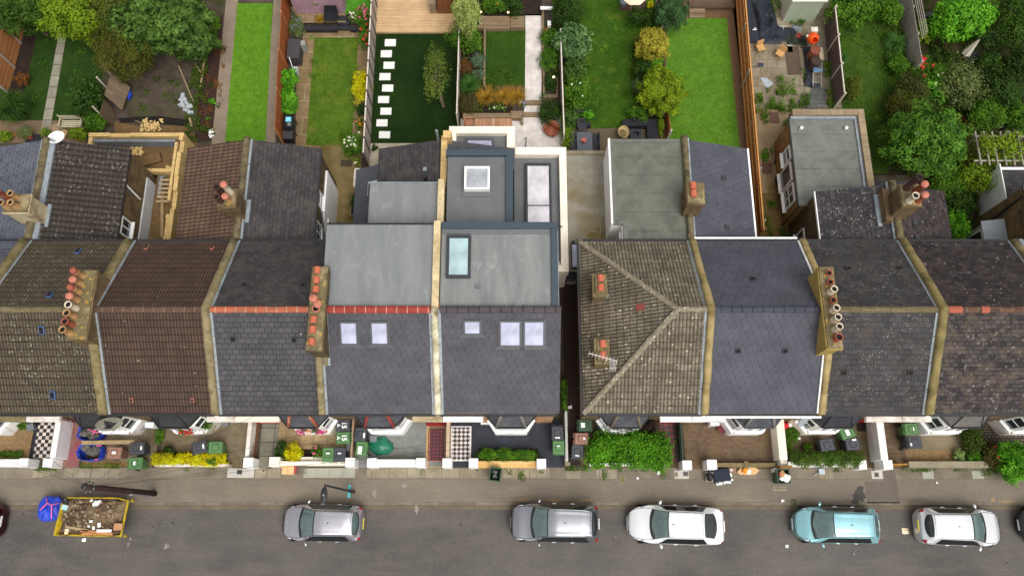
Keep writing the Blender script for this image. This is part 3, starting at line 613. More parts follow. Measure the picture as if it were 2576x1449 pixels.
M_POTS = dict(buff=noisy('buff_clay_pot', S(160, 122, 80), S(196, 154, 104), 5, 30, .85, .1), red=noisy('red_clay_pot', S(138, 74, 56), S(164, 90, 68), 5, 30, .8, .1), cream=noisy('cream_clay_pot', S(206, 190, 164), S(222, 208, 184), 5, 30, .8, .1), pink=noisy('pink_cap', S(172, 106, 86), S(194, 122, 102), 5, 30, .7, .1), black=noisy('sooty_pot', S(58, 44, 40), S(96, 60, 48), 3, 30, .8, .1), hood=noisy('bright_red_hood', S(174, 92, 68), S(194, 106, 80), 5, 30, .7, .1))
OPENING_DARK = plain('opening_dark', S(18, 15, 14), .95)  # near-black for vent grilles and the painted dark inside open pots
PANEW = plain('white_frame', S(240, 240, 238), .4)
PANEG = plain('grey_frame', S(74, 76, 80), .45)
CREAMF = plain('cream_frame', S(226, 220, 200), .5)
def slab(root, name, pts, m, th=.07):
 """roof plane of given corners with thickness, anticlockwise seen from above"""
 P = [Vector(p) for p in pts]; n = (P[1] - P[0]).cross(P[2] - P[0]).normalized(); mb = MB()
 lo = [p - n * th for p in P]; k = len(P); a = mb.pts(P); b = mb.pts(lo)
 mb.f.append([a + i for i in range(k)]); mb.f.append([b + i for i in reversed(range(k))])
 for i in range(k): j = (i + 1) % k; mb.f.append([a + j, a + i, b + i, b + j])
 return mb.build(name, m, root)
def gable_shell(root, x0, x1, m, y0=YW, y1=13.2, drop=.12):
 mb = MB(); n = [(y0, 0), (y1, 0), (y1, roofz(y1) - drop), (YM, ZR - drop), (y0, roofz(y0) - drop)]
 a = mb.pts([(x0, y, z) for y, z in n]); b = mb.pts([(x1, y, z) for y, z in n])
 mb.f.append([a + i for i in range(5)][::-1]); mb.f.append([b + i for i in range(5)])
 for i in range(5): j = (i + 1) % 5; mb.f.append([a + i, a + j, b + j, b + i])
 return mb.build('wall', m, root)
def ridge(root, x0, x1, m, y=YM, z=ZR, r=.15):
 mb = MB(); k = 7; ring = lambda x: [(x, y + r * cos(pi * i / (k - 1)), z - .06 + r * .8 * sin(pi * i / (k - 1))) for i in range(k)]
 n = max(2, int((x1 - x0) / .46)); xs = [x0 + (x1 - x0) * i / n for i in range(n + 1)]
 for i in range(n):
  q = 1.0; mb.loft([ring(xs[i]), ring(xs[i + 1])], close=False)
 return mb.build('ridge_tiles', m, root)
def capping(path, w, h, jit=.02, n=26, base=.3):
 """raised coping that follows path [(x,y,z)], rounded on top"""
 path = [Vector(p) for p in path]; L = [0]
 for a, b in zip(path, path[1:]): L.append(L[-1] + (b - a).length)
 S_ = set(L) | {L[-1] * i / n for i in range(n + 1)}; rings = []
 for s in sorted(S_):
  k = max(i for i in range(len(L)) if L[i] <= s + 1e-6); k = min(k, len(path) - 2)
  p = path[k].lerp(path[k + 1], (s - L[k]) / (L[k + 1] - L[k])); d = (path[-1] - path[0]); d.z = 0; d.normalize(); sd = Vector((d.y, -d.x, 0))
  j = lambda: U(-jit, jit)
  rings.append([p - sd * (w / 2 + j()) + Vector((0, 0, -base)), p - sd * (w / 2 + j()) + Vector((0, 0, h * .7 + j())), p - sd * w * .22 + Vector((0, 0, h + j())), p + sd * w * .22 + Vector((0, 0, h + j())), p + sd * (w / 2 + j()) + Vector((0, 0, h * .7 + j())), p + sd * (w / 2 + j()) + Vector((0, 0, -base))])
 return MB().loft(rings)
def parapet(root, x, m, w=.36, h=.26, y0=YF - .06, y1=YR + .06, flash=(1, 1), name='party_wall_coping', path=None, lead=LEAD, m2=0):
 if m2: m = noisy('dark_lichened_coping', S(84, 74, 54), S(124, 112, 84), 3.5, 22, .95, .5, c3=S(60, 54, 42), spot=(6, -.05, .22, S(160, 152, 128)))
 path = path or [(x, y0, roofz(y0)), (x, YM, ZR), (x, y1, roofz(y1))]
 capping(path, w, h).build(name, m, root, smooth=True)
 for s in (-1, 1):
  if flash[(s + 1) // 2]:
   mb = MB()
   for a, b in zip(path, path[1:]):
    for k in range(4):
     p = Vector(a).lerp(Vector(b), k / 4 + .003); q = Vector(a).lerp(Vector(b), (k + 1) / 4 - .003); xi, xo = s * w / 2, s * (w / 2 + .11)
     t = .022 + .01 * (k % 2)
     mb.hexa([p + Vector((min(xi, xo), 0, -.04)), p + Vector((max(xi, xo), 0, -.04)), q + Vector((max(xi, xo), 0, -.04)), q + Vector((min(xi, xo), 0, -.04)), p + Vector((min(xi, xo), 0, t + (.1 if s > 0 else 0) * 0)), p + Vector((max(xi, xo), 0, t)), q + Vector((max(xi, xo), 0, t)), q + Vector((min(xi, xo), 0, t))])
   mb.build('flashing', lead, root)
def gutter(root, x0, x1, y, z, m, w=.11):
 MB().box(x0, x1, y - w, y, z - .1, z).build('gutter', m, root)
def pot(st, x, y, z, h, r, m, kind='open', lean=(0, 0)):
 """one clay pot on a stack: a flared tube, open or capped"""
 if kind == 'hood':      # half-round hood tile over a flue, lying along Y
  mb = MB(); k = 7
  mb.loft([[(x + r * cos(pi * i / (k - 1)), yy, z + .06 + r * .9 * sin(pi * i / (k - 1))) for i in range(k)] for yy in (y - h / 2, y + h / 2)], close=False)
  mb.box(x - r * .9, x + r * .9, y - h / 2 + .02, y + h / 2 - .02, z - .05, z + .07)
  return mb.build('chimney_pot', m, st, smooth=False)
 mb = MB(); mb.lathe(x, y, [(r * 1.05, z - .12), (r * 1.0, z + .05), (r * .86, z + h * .45), (r * .84, z + h - .1), (r * 1.0, z + h - .08), (r * 1.02, z + h), (r * .8, z + h), (r * .74, z + h - .3)], 16)
 p = mb.build('chimney_pot', m, st, smooth=True)
 if kind == 'cap': MB().lathe(x, y, [(.001, z + h + .16), (r * .8, z + h + .13), (r * 1.05, z + h + .04), (r * 1.0, z + h - .02)], 16).build('cap', M_POTS['pink'], p, smooth=True) if False else MB().lathe(x, y, [(.001, z + h + .10), (r * .85, z + h + .08), (r * 1.08, z + h + .02), (r * 1.06, z + h - .05)], 16).build('pot_cap', M_POTS['pink'], st, smooth=True)
 elif kind == 'cowl': MB().lathe(x, y, [(.001, z + h + .28), (r * .75, z + h + .25), (r * 1.0, z + h + .12), (r * 1.0, z + h - .04)], 16).build('pot_cap', M_POTS['red'], st, smooth=True)
 if kind == 'open': MB().cyl(x, y, z + h - .16, z + h - .07, r * .79).build('flue', OPENING_DARK, st)  # near-black disc below the rim, painted shade of the pot's inside
 return p
def stack(root, x0, x1, y0, y1, zt, m, top=M_CHTOP, zb=None, corb=.07, label=None):
 zb = zb if zb is not None else roofz((y0 + y1) / 2) - 1.6; mb = MB(); e = .06
 mb.box(x0 + e, x1 - e, y0 + e, y1 - e, zb, zt - .34)
 s = mb.build('chimney_stack', m, root)
 for i, (a, z0, z1) in enumerate(((.03, zt - .34, zt - .24), (.0, zt - .24, zt - .12))): MB().box(x0 + a, x1 - a, y0 + a, y1 - a, z0 + .001, z1).build('corbel', m, s, bevel=.01)
 mb = MB(); n = 14; rings = []
 for i in range(n + 1):
  y = y0 + .05 + (y1 - y0 - .1) * i / n; xa, xb = x0 + .05, x1 - .05; j = lambda a=.02: U(-a, a)
  rings.append([(xa + j(), y, zt - .14), (xa + j(), y, zt - .05 + j()), (xa + (xb - xa) * .3, y, zt + j(.03)), (xa + (xb - xa) * .7, y, zt + j(.03)), (xb + j(), y, zt - .05 + j()), (xb + j(), y, zt - .14)])
 mb.loft(rings).build('flaunching', top, s)
 return s
def vent(root, p, rx, m, w=.26, l=.26, h=.07):
 q = B(-w / 2, w / 2, -l / 2, l / 2, 0, h); o = q.build('roof_vent', m, root, world=False, bevel=.015); o.location = p - wloc(root); o.rotation_euler = (rx, 0, 0)
 a = B(-w / 2 + .04, w / 2 - .04, -l / 2 + .04, l / 2 - .04, h, h + .02).build('grille', OPENING_DARK, o, world=False); return o
def tvent(root, p, ry, m, w=.26):
 o = B(-w / 2, w / 2, -w / 2, w / 2, 0, .07).build('roof_vent', m, root, world=False, bevel=.015); o.location = p - wloc(root); o.rotation_euler = (0, ry, 0)
def skylight(root, p, w, l, rx=0.0, ry=0.0, h=.12, f=.075, frame=PANEG, pane=GLASSL, skirt=True, bars=0, name='skylight'):
 mb = MB(); a, b = w / 2, l / 2
 mb.box(-a, a, -b, -b + f, -.05, h).box(-a, a, b - f * 1.2, b, -.05, h + .012).box(-a, -a + f, -b + f, b - f * 1.2, -.05, h - .002).box(a - f, a, -b + f, b - f * 1.2, -.05, h - .002)
 for i in range(bars):
  y = -b + l * (i + 1) / (bars + 1); mb.box(-a + f, a - f, y - .03, y + .03, -.05, h - .004)
 if skirt: mb.box(-a - .05, a + .05, -b - .05, b + .04, -.02, .012); mb.box(-a - .16, a + .16, -b - .15, -b - .02, .0, .022)
 o = mb.build(name, frame, root, world=False, bevel=.008); o.location = Vector(p) - wloc(root); o.rotation_euler = (rx, ry, 0)
 ys = [-b + f] + [v for i in range(bars) for v in (-b + l * (i + 1) / (bars + 1) - .03, -b + l * (i + 1) / (bars + 1) + .03)] + [b - f * 1.2]
 for i in range(0, len(ys), 2): B(-a + f + .001, a - f - .001, ys[i] + .001, ys[i + 1] - .001, h - .06, h - .025).build('pane', pane, o, world=False)
 return o
def window(root, c, w, h, ang, frame=PANEW, pane=GLASS, bars=1, sill=True, depth=.06, hbar=0):
 """window whose outward normal points along ang (0 = towards +X), c = centre on the wall face"""
 mb = MB(); a, b, f = w / 2, h / 2, .07; d0, d1 = -.05, depth
 mb.box(d0, d1, -a, a, -b, -b + f).box(d0, d1, -a, a, b - f, b).box(d0, d1, -a, -a + f, -b + f, b - f).box(d0, d1, a - f, a, -b + f, b - f)
 for i in range(bars): y = -a + w * (i + 1) / (bars + 1); mb.box(d0, d1 - .004, y - .028, y + .028, -b + f, b - f)
 for i in range(hbar): z = -b + h * (i + 1) / (hbar + 1); mb.box(d0, d1 - .008, -a + f, a - f, z - .028, z + .028)
 o = mb.build('window', frame, root, world=False); o.location = Vector(c) - wloc(root); o.rotation_euler = (0, 0, ang)
 B(d0 + .01, d1 - .035, -a + f - .02, a - f + .02, -b + f - .02, b - f + .02).build('pane', pane, o, world=False)
 if sill: B(d0, d1 + .12, -a - .06, a + .06, -b - .08, -b - .002).build('sill', frame, o, world=False, bevel=.01)
 return o
def bay(root, xc, mroof, mhip, mwall=WHITE, frame=PANEW, back=1.24, front=.70, felt=False, rim=M_BLGUT, dx=0.0):
 yb, yf = YW - .005, 4.70
 MB().prism([(xc - back + .0, yb), (xc - front - .1, yf - .05), (xc + front + .1, yf - .05), (xc + back - .0, yb)], 0, .9).build('bay_base', mwall, root)
 MB().prism([(xc - back + .16, yb), (xc - front + .02, yf + .09), (xc + front - .02, yf + .09), (xc + back - .16, yb)], .9, 3.08).build('bay_wall', mwall, root)
 B(xc - front - .1, xc + front + .1, yf - .07, yf + .05, .9, .96).build('bay_sill', mwall, root, bevel=.015)
 for s in (-1, 1):
  p0 = Vector((xc + s * (front - .02), yf + .09, 0)); p1 = Vector((xc + s * (back - .16), yb, 0)); m = p0.lerp(p1, .5); d = (p1 - p0)
  ang = math.atan2(-d.x * s, d.y * s) if s > 0 else math.atan2(-d.x * -1 * -1, d.y) ; n = Vector((d.y, -d.x, 0)) * s; ang = math.atan2(n.y, n.x)
  window(root, (m.x, m.y, 1.85), .62, 1.5, ang, frame, bars=0, hbar=1)
 window(root, (xc, yf + .09, 1.85), front * 2 - .2, 1.5, -pi / 2, frame, bars=1)
 e = [(xc - back, yb, 3.12), (xc - front, yf + .02, 3.12), (xc + front, yf + .02, 3.12), (xc + back, yb, 3.12)]; t = [(xc - front * .52, yb, 4.25), (xc + front * .52, yb, 4.25)]
 mb = MB(); mb.poly([e[0], e[1], t[0]]).poly([e[1], e[2], t[1], t[0]]).poly([e[2], e[3], t[1]])
 mb.poly([(p[0], p[1], 3.06) for p in e][::-1]); mb.poly([(e[1][0], e[1][1], 3.06), (e[2][0], e[2][1], 3.06), e[2], e[1]]); mb.poly([(e[0][0], e[0][1], 3.06), (e[1][0], e[1][1], 3.06), e[1], e[0]]); mb.poly([(e[2][0], e[2][1], 3.06), (e[3][0], e[3][1], 3.06), e[3], e[2]])
 rf = mb.build('bay_roof', mroof, root)
 rr = .085 if mhip else .025
 for a, b in ((e[1], t[0]), (e[2], t[1])): MB().tube([Vector(a) + Vector((0, 0, .02)), Vector(b) + Vector((0, 0, .02))], rr, 8).build('hip_tiles', mhip or M_BLGUT, rf, smooth=True)
 g = MB(); off = Vector((0, -.05, -.03))
 g.tube([Vector(e[0]) + Vector((-.05, 0, -.03)), Vector(e[1]) + off, Vector(e[2]) + off, Vector(e[3]) + Vector((.05, 0, -.03))], .05, 6); g.build('gutter', rim, rf)
def lintel(root, x0, x1, m, y0=4.98, z0=2.74, z1=2.98):
 B(x0, x1, y0, YW - .004, z0, z1).build('porch_lintel', m, root, bevel=.02)
def door(root, x, m):
 d = B(x - .43, x + .43, YW - .06, YW - .01, .1, 2.1).build('door', m, root); B(x + .3, x + .36, YW - .11, YW - .061, 1.0, 1.06).build('handle', STEEL, d)
 B(x - .43, x + .43, YW - .055, YW - .01, 2.14, 2.6).build('fanlight', GLASS, root)
def wing(root, xi, xo, y1, m, mw, zh=5.24, zl=4.28, y0=13.21, ov=.1):
 a, b = min(xi, xo), max(xi, xo); za, zb = (zh, zl) if xi < xo else (zl, zh); d = .1
 MB().hexa([(a, y0, 0), (b, y0, 0), (b, y1 - .08, 0), (a, y1 - .08, 0), (a, y0, za - d), (b, y0, zb - d), (b, y1 - .08, zb - d), (a, y1 - .08, za - d)]).build('rear_wing_wall', mw, root)
 k = (zh - zl) / abs(xo - xi); xe = xo + (ov if xo > xi else -ov); ze = zl - k * ov
 if xo > xi: slab(root, 'rear_wing_roof', [(xi, y0, zh), (xe, y0, ze), (xe, y1, ze), (xi, y1, zh)], m)
 else: slab(root, 'rear_wing_roof', [(xe, y0, ze), (xi, y0, zh), (xi, y1, zh), (xe, y1, ze)], m)
 return lambda p: zh - k * abs(p.x - xi)
def front_windows(root, xc, m=PANEW):
 for dx in (-.95, .95): window(root, (xc + dx, YW, 4.25), .85, 1.4, -pi / 2, m, bars=0, hbar=1, sill=False, depth=.02)
def house(label, xa, xb):
 return thing('terraced_house', label, 'house', ((xa + xb) / 2, YM, 0), group='houses of the terrace')
XP = [-28.75, -23.63, -18.58, -13.47, -8.62, -3.38, 2.16, 3.28, 8.75, 14.07, 18.96, 24.35, 29.6]
def main_roof(root, x0, x1, mf, mr=None, front=True, rear=True):
 if front: slab(root, 'front_roof', [(x0, YF, ZE), (x1, YF, ZE), (x1, YM, ZR), (x0, YM, ZR)], mf)
 if rear: slab(root, 'rear_roof', [(x0, YM, ZR), (x1, YM, ZR), (x1, YR, ZE), (x0, YR, ZE)], mr or mf)
 gutter(root, x0 + .1, x1 - .1, YF - .01, ZE - .02, M_BLGUT)
 if rear: gutter(root, x0 + .1, x1 - .1, YR + .12, ZE - .02, M_BLGUT)
h0 = house('blue grey slate house at the far left edge with grey slate rear wing', XP[0], XP[1]); gable_shell(h0, XP[0] + .01, XP[1] - .01, STOCK)
main_roof(h0, XP[0], XP[1] - .0, M_S0); ridge(h0, XP[0], XP[1] - .2, M_BRNR); bay(h0, -26.75, M_BFELT, None); lintel(h0, -25.2, -23.64, MORTAR2); lintel(h0, -28.2, -25.25, WHITE, 5.1, 2.6, 3.0)
door(h0, -24.4, plain('black_door', S(40, 40, 44))); front_windows(h0, -26.3); wing(h0, -23.72, -27.2, 18.95, M_S0, STOCK)
parapet(h0, XP[1], MORTAR, .42, .3); parapet(h0, 0, MORTAR, .34, .22, path=[(-23.63, 13.4, 5.28), (-23.63, 18.98, 5.28)], m2=1, name='rear_wing_coping')
s = stack(h0, -24.25, -23.0, 14.35, 15.35, 6.75, M_CRREND, zb=3.5)
for (x, y, h, k) in ((-24.05, 15.1, .85, 'red'), (-23.6, 15.1, .6, 'buff'), (-24.0, 14.65, .55, 'buff'), (-23.55, 14.65, .55, 'buff')): pot(s, x, y, 6.75, h, .15, M_POTS[k])
B(-24.35, -22.9, 14.25, 15.45, 4.98, 5.12).build('flashing', LEAD, h0) if False else None
fl = MB(); fl.box(-23.07, -22.9, 14.25, 15.45, 4.9, 5.17); fl.build('flashing', LEAD, h0)
h1 = house('house with mossy brown pantile roof, blue vents and row of eight chimney pots', XP[1], XP[2]); gable_shell(h1, XP[1] + .01, XP[2] - .01, STOCK)
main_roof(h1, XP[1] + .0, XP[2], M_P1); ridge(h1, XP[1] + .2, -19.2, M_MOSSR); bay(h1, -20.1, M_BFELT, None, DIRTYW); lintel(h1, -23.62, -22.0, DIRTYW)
door(h1, -22.85, plain('maroon_door', S(92, 34, 38))); front_windows(h1, -20.7)
for (c, r, x, y) in ((0, 1, 578, 452), (0, 1, 370, 773)): vent(h1, onroof(c, r, x, y), AR, M_BLUEV, .24, .34)
for (c, r, x, y) in ((0, 1, 310, 1028), (0, 2, 395, 97)): vent(h1, onroof(c, r, x, y), AF, M_BLUEV, .24, .38)
parapet(h1, XP[2], MORTAR, .40, .28, flash=(0, 1))
s = stack(h1, -19.2, -18.3, 7.75, 10.95, 8.5, STOCK)
for i, (k, kd, h) in enumerate((('buff', 'open', .75), ('red', 'open', .7), ('buff', 'open', .7), ('cream', 'open', .7), ('buff', 'cap', .7), ('buff', 'cowl', .62), ('buff', 'cap', .7), ('buff', 'cowl', .65))):
 pot(s, -18.98 + .012 * i, 8.05 + i * .37, 8.46, h, .155, M_POTS[k], kd)
MB().tube([(-18.55, 8.5, 8.2), (-18.3, 8.7, 7.6)], .01, 4).build('aerial_cable', ROPE, h1)
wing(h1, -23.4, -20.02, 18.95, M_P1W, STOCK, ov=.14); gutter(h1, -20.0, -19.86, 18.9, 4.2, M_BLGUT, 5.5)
B(-20.01, -19.93, 13.25, 18.4, 0, 1.9).build('ground_floor_wall', noisy('pale_grey_paint', S(188, 190, 190), S(204, 206, 206), 1.2, 25, .7, .05), h1)
window(h1, (-20.02, 14.9, 3.3), .95, 1.0, 0, PANEW, bars=1)
MB().tube([(-19.93, 16.9, 2.4), (-19.93, 17.0, 4.1)], .045, 6).build('drainpipe', PANEW, h1)
MB().tube([(-19.5, 13.9, 2.1), (-19.0, 14.3, 1.9)], .05, 6).build('waste_pipe', BLACKM, h1)
fl = MB(); fl.box(-23.42, -23.2, 13.4, 18.9, 5.1, 5.3); fl.build('flashing', LEAD, h1)
h2 = house('house with plain red brown pantile roof and pinkish roof vents', XP[2], XP[3]); gable_shell(h2, XP[2] + .01, XP[3] - .01, STOCK)
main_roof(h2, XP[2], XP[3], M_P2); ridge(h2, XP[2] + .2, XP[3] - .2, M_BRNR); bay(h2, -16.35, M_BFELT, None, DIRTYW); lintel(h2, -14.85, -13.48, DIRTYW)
door(h2, -14.2, plain('cream_door', S(220, 214, 200))); front_windows(h2, -16.3)
for (c, r, x, y, a) in ((0, 1, 1082, 427, AR), (0, 1, 1570, 427, AR), (0, 2, 982, 135, AF), (0, 2, 1437, 135, AF)): vent(h2, onroof(c, r, x, y), a, M_REDV, .17, .22)
parapet(h2, XP[3], MORTAR2, .34, .28, flash=(0, 1)); wing(h2, -13.47, -16.83, 18.98, M_P2W, STOCK)
parapet(h2, 0, MORTAR, .32, .26, path=[(-13.47, 13.4, 5.24), (-13.47, 19.0, 5.24)], m2=1, name='rear_wing_coping', flash=(0, 1))
s = stack(h2, -14.0, -13.1, 14.55, 15.55, 6.95, STOCK, zb=3.5)
for (x, y, k, kd, h) in ((-13.82, 15.3, 'black', 'open', .7), (-13.4, 15.3, 'cream', 'cap', .95), (-13.8, 14.85, 'black', 'open', .6), (-13.4, 14.85, 'buff', 'cap', .6)): pot(s, x, y, 6.92, h, .16, M_POTS[k], kd)
fl = MB(); fl.box(-13.17, -12.98, 14.45, 15.65, 5.0, 5.24); fl.build('flashing', LEAD, h2)
h3 = house('house with old grey slate roof between brown pantiles and flat dormers', XP[3], XP[4]); gable_shell(h3, XP[3] + .01, XP[4] - .01, STOCK)
main_roof(h3, XP[3], XP[4], M_S3, M_S3R); ridge(h3, XP[3] + .2, XP[4] - .2, M_OLDR); bay(h3, -10.1, M_BSLATE, M_OLDR, CREAM); lintel(h3, -13.46, -11.3, CREAM)
door(h3, -12.7, plain('white_door', S(232, 230, 224))); front_windows(h3, -10.6)
for (c, r, x, y, a) in ((0, 1, 1805, 703, AR), (1, 1, 352, 707, AR), (0, 1, 1727, 1095, AF), (1, 1, 290, 1100, AF)): vent(h3, onroof(c, r, x, y), a, M_DARKV)
zf = wing(h3, -13.3, -10.02, 18.95, M_S3R, STOCKG, ov=.08); gutter(h3, -10.0, -9.9, 18.9, 4.22, M_BLGUT, 5.5)
for (c, r, x, y) in ((1, 0, 67, 1270), (1, 1, 32, 226)): tvent(h3, onplane(c, r, x, y, zf), .28, M_DARKV)
B(-10.015, -9.9, 13.25, 18.4, 0, 2.75).build('ground_floor_wall', WHITE, h3)
window(h3, (-9.9, 15.3, 1.5), 1.25, 1.0, 0, CREAMF, bars=1); window(h3, (-10.02, 16.4, 3.45), .8, .9, 0, PANEW, bars=0, hbar=1); window(h3, (-10.02, 14.6, 3.3), 1.1, 1.2, 0, PANEW, bars=1)
MB().tube([(-9.8, 13.7, 2.6), (-9.85, 15.0, 2.95), (-9.95, 15.8, 3.3)], .06, 6).build('waste_pipe', BLACKM, h3)
window(h3, (-9.25, 13.28, 1.6), .6, 2.0, pi / 2, PANEW, bars=0)
h4 = house('house with new slates, bright red ridge tiles and plain flat grey dormer', XP[4], XP[5]); gable_shell(h4, XP[4] + .01, XP[5] - .01, STOCK)
main_roof(h4, XP[4], XP[5], M_S4, rear=False); ridge(h4, XP[4] + .1, XP[5] - .2, M_REDR, r=.17); bay(h4, -6.4, M_BSLATE, M_REDR, WHITE)
lintel(h4, -4.85, -3.39, M_CRREND); door(h4, -4.25, plain('dark_blue_door', S(42, 52, 74))); front_windows(h4, -6.3)
d4 = MB().box(-8.38, -3.58, 9.42, 13.22, 5.0, 7.78).build('dormer_wall', noisy('dormer_cladding', S(96, 98, 102), S(106, 108, 112), 2, 30, .6, .05), h4)
B(-8.46, -3.56, 9.38, 13.3, 7.785, 7.86).build('dormer_roof', M_FLAT, h4, bevel=.02); B(-8.47, -3.56, 13.3, 13.4, 7.72, 7.84).build('gutter', M_BLGUT, h4)
B(-6.84, -3.5, 13.225, 16.0, 0, 6.22).build('rear_dormer_wall', CACHE['dormer_cladding'], h4); B(-6.9, -3.48, 13.3, 16.06, 6.225, 6.3).build('rear_dormer_roof', M_FLAT, h4, bevel=.02)
gutter(h4, -6.98, -6.9, 16.06, 6.28, M_BLGUT, 2.7); gutter(h4, -6.9, -3.6, 16.14, 6.29, LEAD, .06)
zf = wing(h4, -3.5, -6.75, 18.95, M_S3R, STOCK, 5.28, 4.3, y0=16.01); gutter(h4, -6.93, -6.83, 18.95, 4.27, M_BLGUT, 2.9)
B(-8.35, -6.78, 13.225, 18.5, 0, 2.3).build('side_extension_wall', STOCK, h4); slab(h4, 'side_extension_roof', [(-8.45, 13.3, 2.42), (-6.77, 13.3, 3.3), (-6.77, 18.6, 3.3), (-8.45, 18.6, 2.42)], noisy('dark_slate_lean_to', S(74, 76, 82), S(84, 86, 92), 1.2, 30, .6, .1))
ANG = -math.atan2(.88, 1.68)
for y in (17.25, 15.35, 14.05): skylight(h4, (-7.35, y, 3.02), .78, 1.0, 0, ANG, h=.1, pane=GLASSL if y > 17 else GLASS)
o = onplane(1, 0, 1257, 1253, zf); tvent(h4, o, -.28, LEAD, .2); o = onplane(1, 0, 1263, 1335, zf)
MB().cyl(o.x, o.y, o.z - .1, o.z + .4, .06).cyl(o.x, o.y, o.z + .4, o.z + .5, .12, .09).build('vent_pipe', BLACKM, h4)
MB().cyl(-3.75, 18.9, 4.8, 6.2, .07).cyl(-3.75, 18.9, 6.15, 6.3, .075).build('soil_pipe', plain('grey_pipe', S(120, 124, 128), .4), h4)
for xa, xb in ((625, 765), (853, 990)):
 p = onroof(1, 1, (xa + xb) / 2, 1050); skylight(h4, p, .80, 1.1, AF)
s = stack(h4, -8.85, -8.08, 7.25, 11.1, 8.55, STOCKG)
for y in (7.65, 8.18, 8.62, 9.98, 10.42, 10.86): pot(s, -8.56, y, 8.54, .3, .14, M_POTS['hood'], 'hood')
pot(s, -8.55, 9.5, 8.5, .45, .17, M_POTS['pink'], 'cap'); pot(s, -8.48, 9.12, 8.5, .2, .17, M_POTS['pink'], 'open'); MB().lathe(-8.38, 9.28, [(.001, 8.86), (.16, 8.84), (.18, 8.8)], 14).build('pot_cap', M_POTS['pink'], s)
parapet(h4, XP[4], MORTAR2, .30, .2, flash=(0, 1), path=[(XP[4], YF - .06, roofz(YF)), (XP[4], 7.4, roofz(7.4))]); parapet(h4, XP[4], MORTAR2, .2, .1, flash=(0, 1), path=[(XP[4] + .28, 7.0, roofz(7.0)), (XP[4] + .28, 9.1, roofz(9.1))], name='chimney_flashing')
MB().tube([(-8.5, 4.95, 5.4), (-8.2, 5.2, 4.0), (-7.7, 5.25, 3.4)], .04, 6).build('downpipe', plain('grey_downpipe', S(110, 106, 100)), h4)
NB2 = bricks('pale_parapet_brick', S(216, 196, 150), S(196, 168, 116), S(206, 196, 172), .09, .23, .012, dirt=S(170, 150, 110))
B(-3.55, -3.25, 9.2, 13.42, 7.0, 8.06).build('party_wall', NB2, h4); B(-3.55, -3.25, 13.425, 16.1, 5.5, 6.72).build('party_wall', NB2, h4); B(-3.56, -3.26, 16.105, 19.0, 4.3, 5.62).build('party_wall', NEWBRICK, h4)
B(-3.45, -3.05, 18.7, 19.1, 4.8, 5.95).build('party_wall_end', NEWBRICK, h4)
parapet(h4, XP[5], noisy('patchy_white_mortar', S(176, 168, 134), S(222, 218, 196), 2.2, 20, .9, .4, c3=S(120, 104, 72)), .30, .26, path=[(XP[5] + .02, YF - .06, roofz(YF)), (XP[5] - .02, YM, ZR)])
h5 = house('end house with new slates, blue edged flat dormers and cream extension parapets', XP[5], XP[6]); gable_shell(h5, XP[5] + .01, XP[6] - .08, ORANGEB)
main_roof(h5, XP[5], XP[6], M_S4, rear=False); ridge(h5, XP[5] + .2, XP[6], M_DRKR, r=.17); bay(h5, -.05, M_BSLATE, plain('grey_hip_tile', S(122, 116, 112), .7), WHITE)
lintel(h5, -3.37, -1.4, WHITE); door(h5, -2.6, plain('charcoal_door', S(52, 54, 58))); front_windows(h5, -.1, PANEG)
B(-1.6, -1.25, 5.28, YW + .1, 0, 2.9).build('porch_pier', ORANGEB, h5); B(1.25, 2.05, 5.3, YW + .1, 0, 2.8).build('front_brick_pier', ORANGEB, h5); B(-1.62, -1.2, 5.2, 5.29, .0, .35).build('plinth', WHITE, h5)
B(-3.22, 2.0, 9.4, 13.25, 5.0, 7.74).build('dormer_wall', CACHE['dormer_cladding'], h5); B(-3.2, 1.76, 9.38, 13.1, 7.745, 7.8).build('dormer_roof', M_FLAT5, h5)
k5 = MB().box(-3.22, 2.06, 13.1, 13.4, 7.6, 7.96).box(1.765, 2.06, 9.4, 13.095, 7.6, 7.95); k5.build('dormer_edge_trim', M_KERB5, h5, bevel=.015)
B(-3.2, 1.74, 12.86, 13.095, 7.8, 7.84).build('roof_edge_strip', M_DFELT, h5)
p = at(1, 1, 1505, 488, 7.9); p.z = 7.8; skylight(h5, p, 1.1, 2.02, 0, 0, h=.2, f=.13, pane=glassm('pale_green_glass', S(158, 182, 184), .08), skirt=False, frame=DARKM)
p = at(1, 1, 1645, 708, 7.85); MB().cyl(p.x, p.y, 7.79, 7.93, .11, .09).build('roof_outlet', plain('grey_outlet', S(104, 106, 106)), h5)
p = at(1, 1, 1857, 277, 7.85); MB().cyl(p.x, p.y, 7.83, 7.9, .05).build('roof_outlet', BLACKM, h5)
B(-3.15, .02, 13.255, 17.7, 0, 6.35).build('rear_dormer_wall', CACHE['dormer_cladding'], h5); B(-3.14, -.3, 13.41, 17.4, 6.355, 6.42).build('rear_dormer_roof', M_DFELT, h5)
MB().box(-3.22, .06, 17.4, 17.72, 6.2, 6.62).box(-.3, .06, 13.42, 17.395, 6.2, 6.61).build('dormer_edge_trim', M_KERB5, h5, bevel=.015)
skylight(h5, at(1, 0, 1642, 1333, 6.6), 1.22, 1.2, 0, 0, h=.28, f=.10, frame=PANEW, pane=glassm('milky_glass', S(160, 163, 168), .08), skirt=False); p = at(1, 0, 1642, 1345, 6.5); B(p.x - .72, p.x + .72, p.y - .75, p.y + .7, 6.42, 6.48).build('skylight_kerb', M_DFELT, h5)
wing(h5, -3.3, .03, 18.9, M_S4, ORANGEB, 5.3, 4.4, y0=17.71)
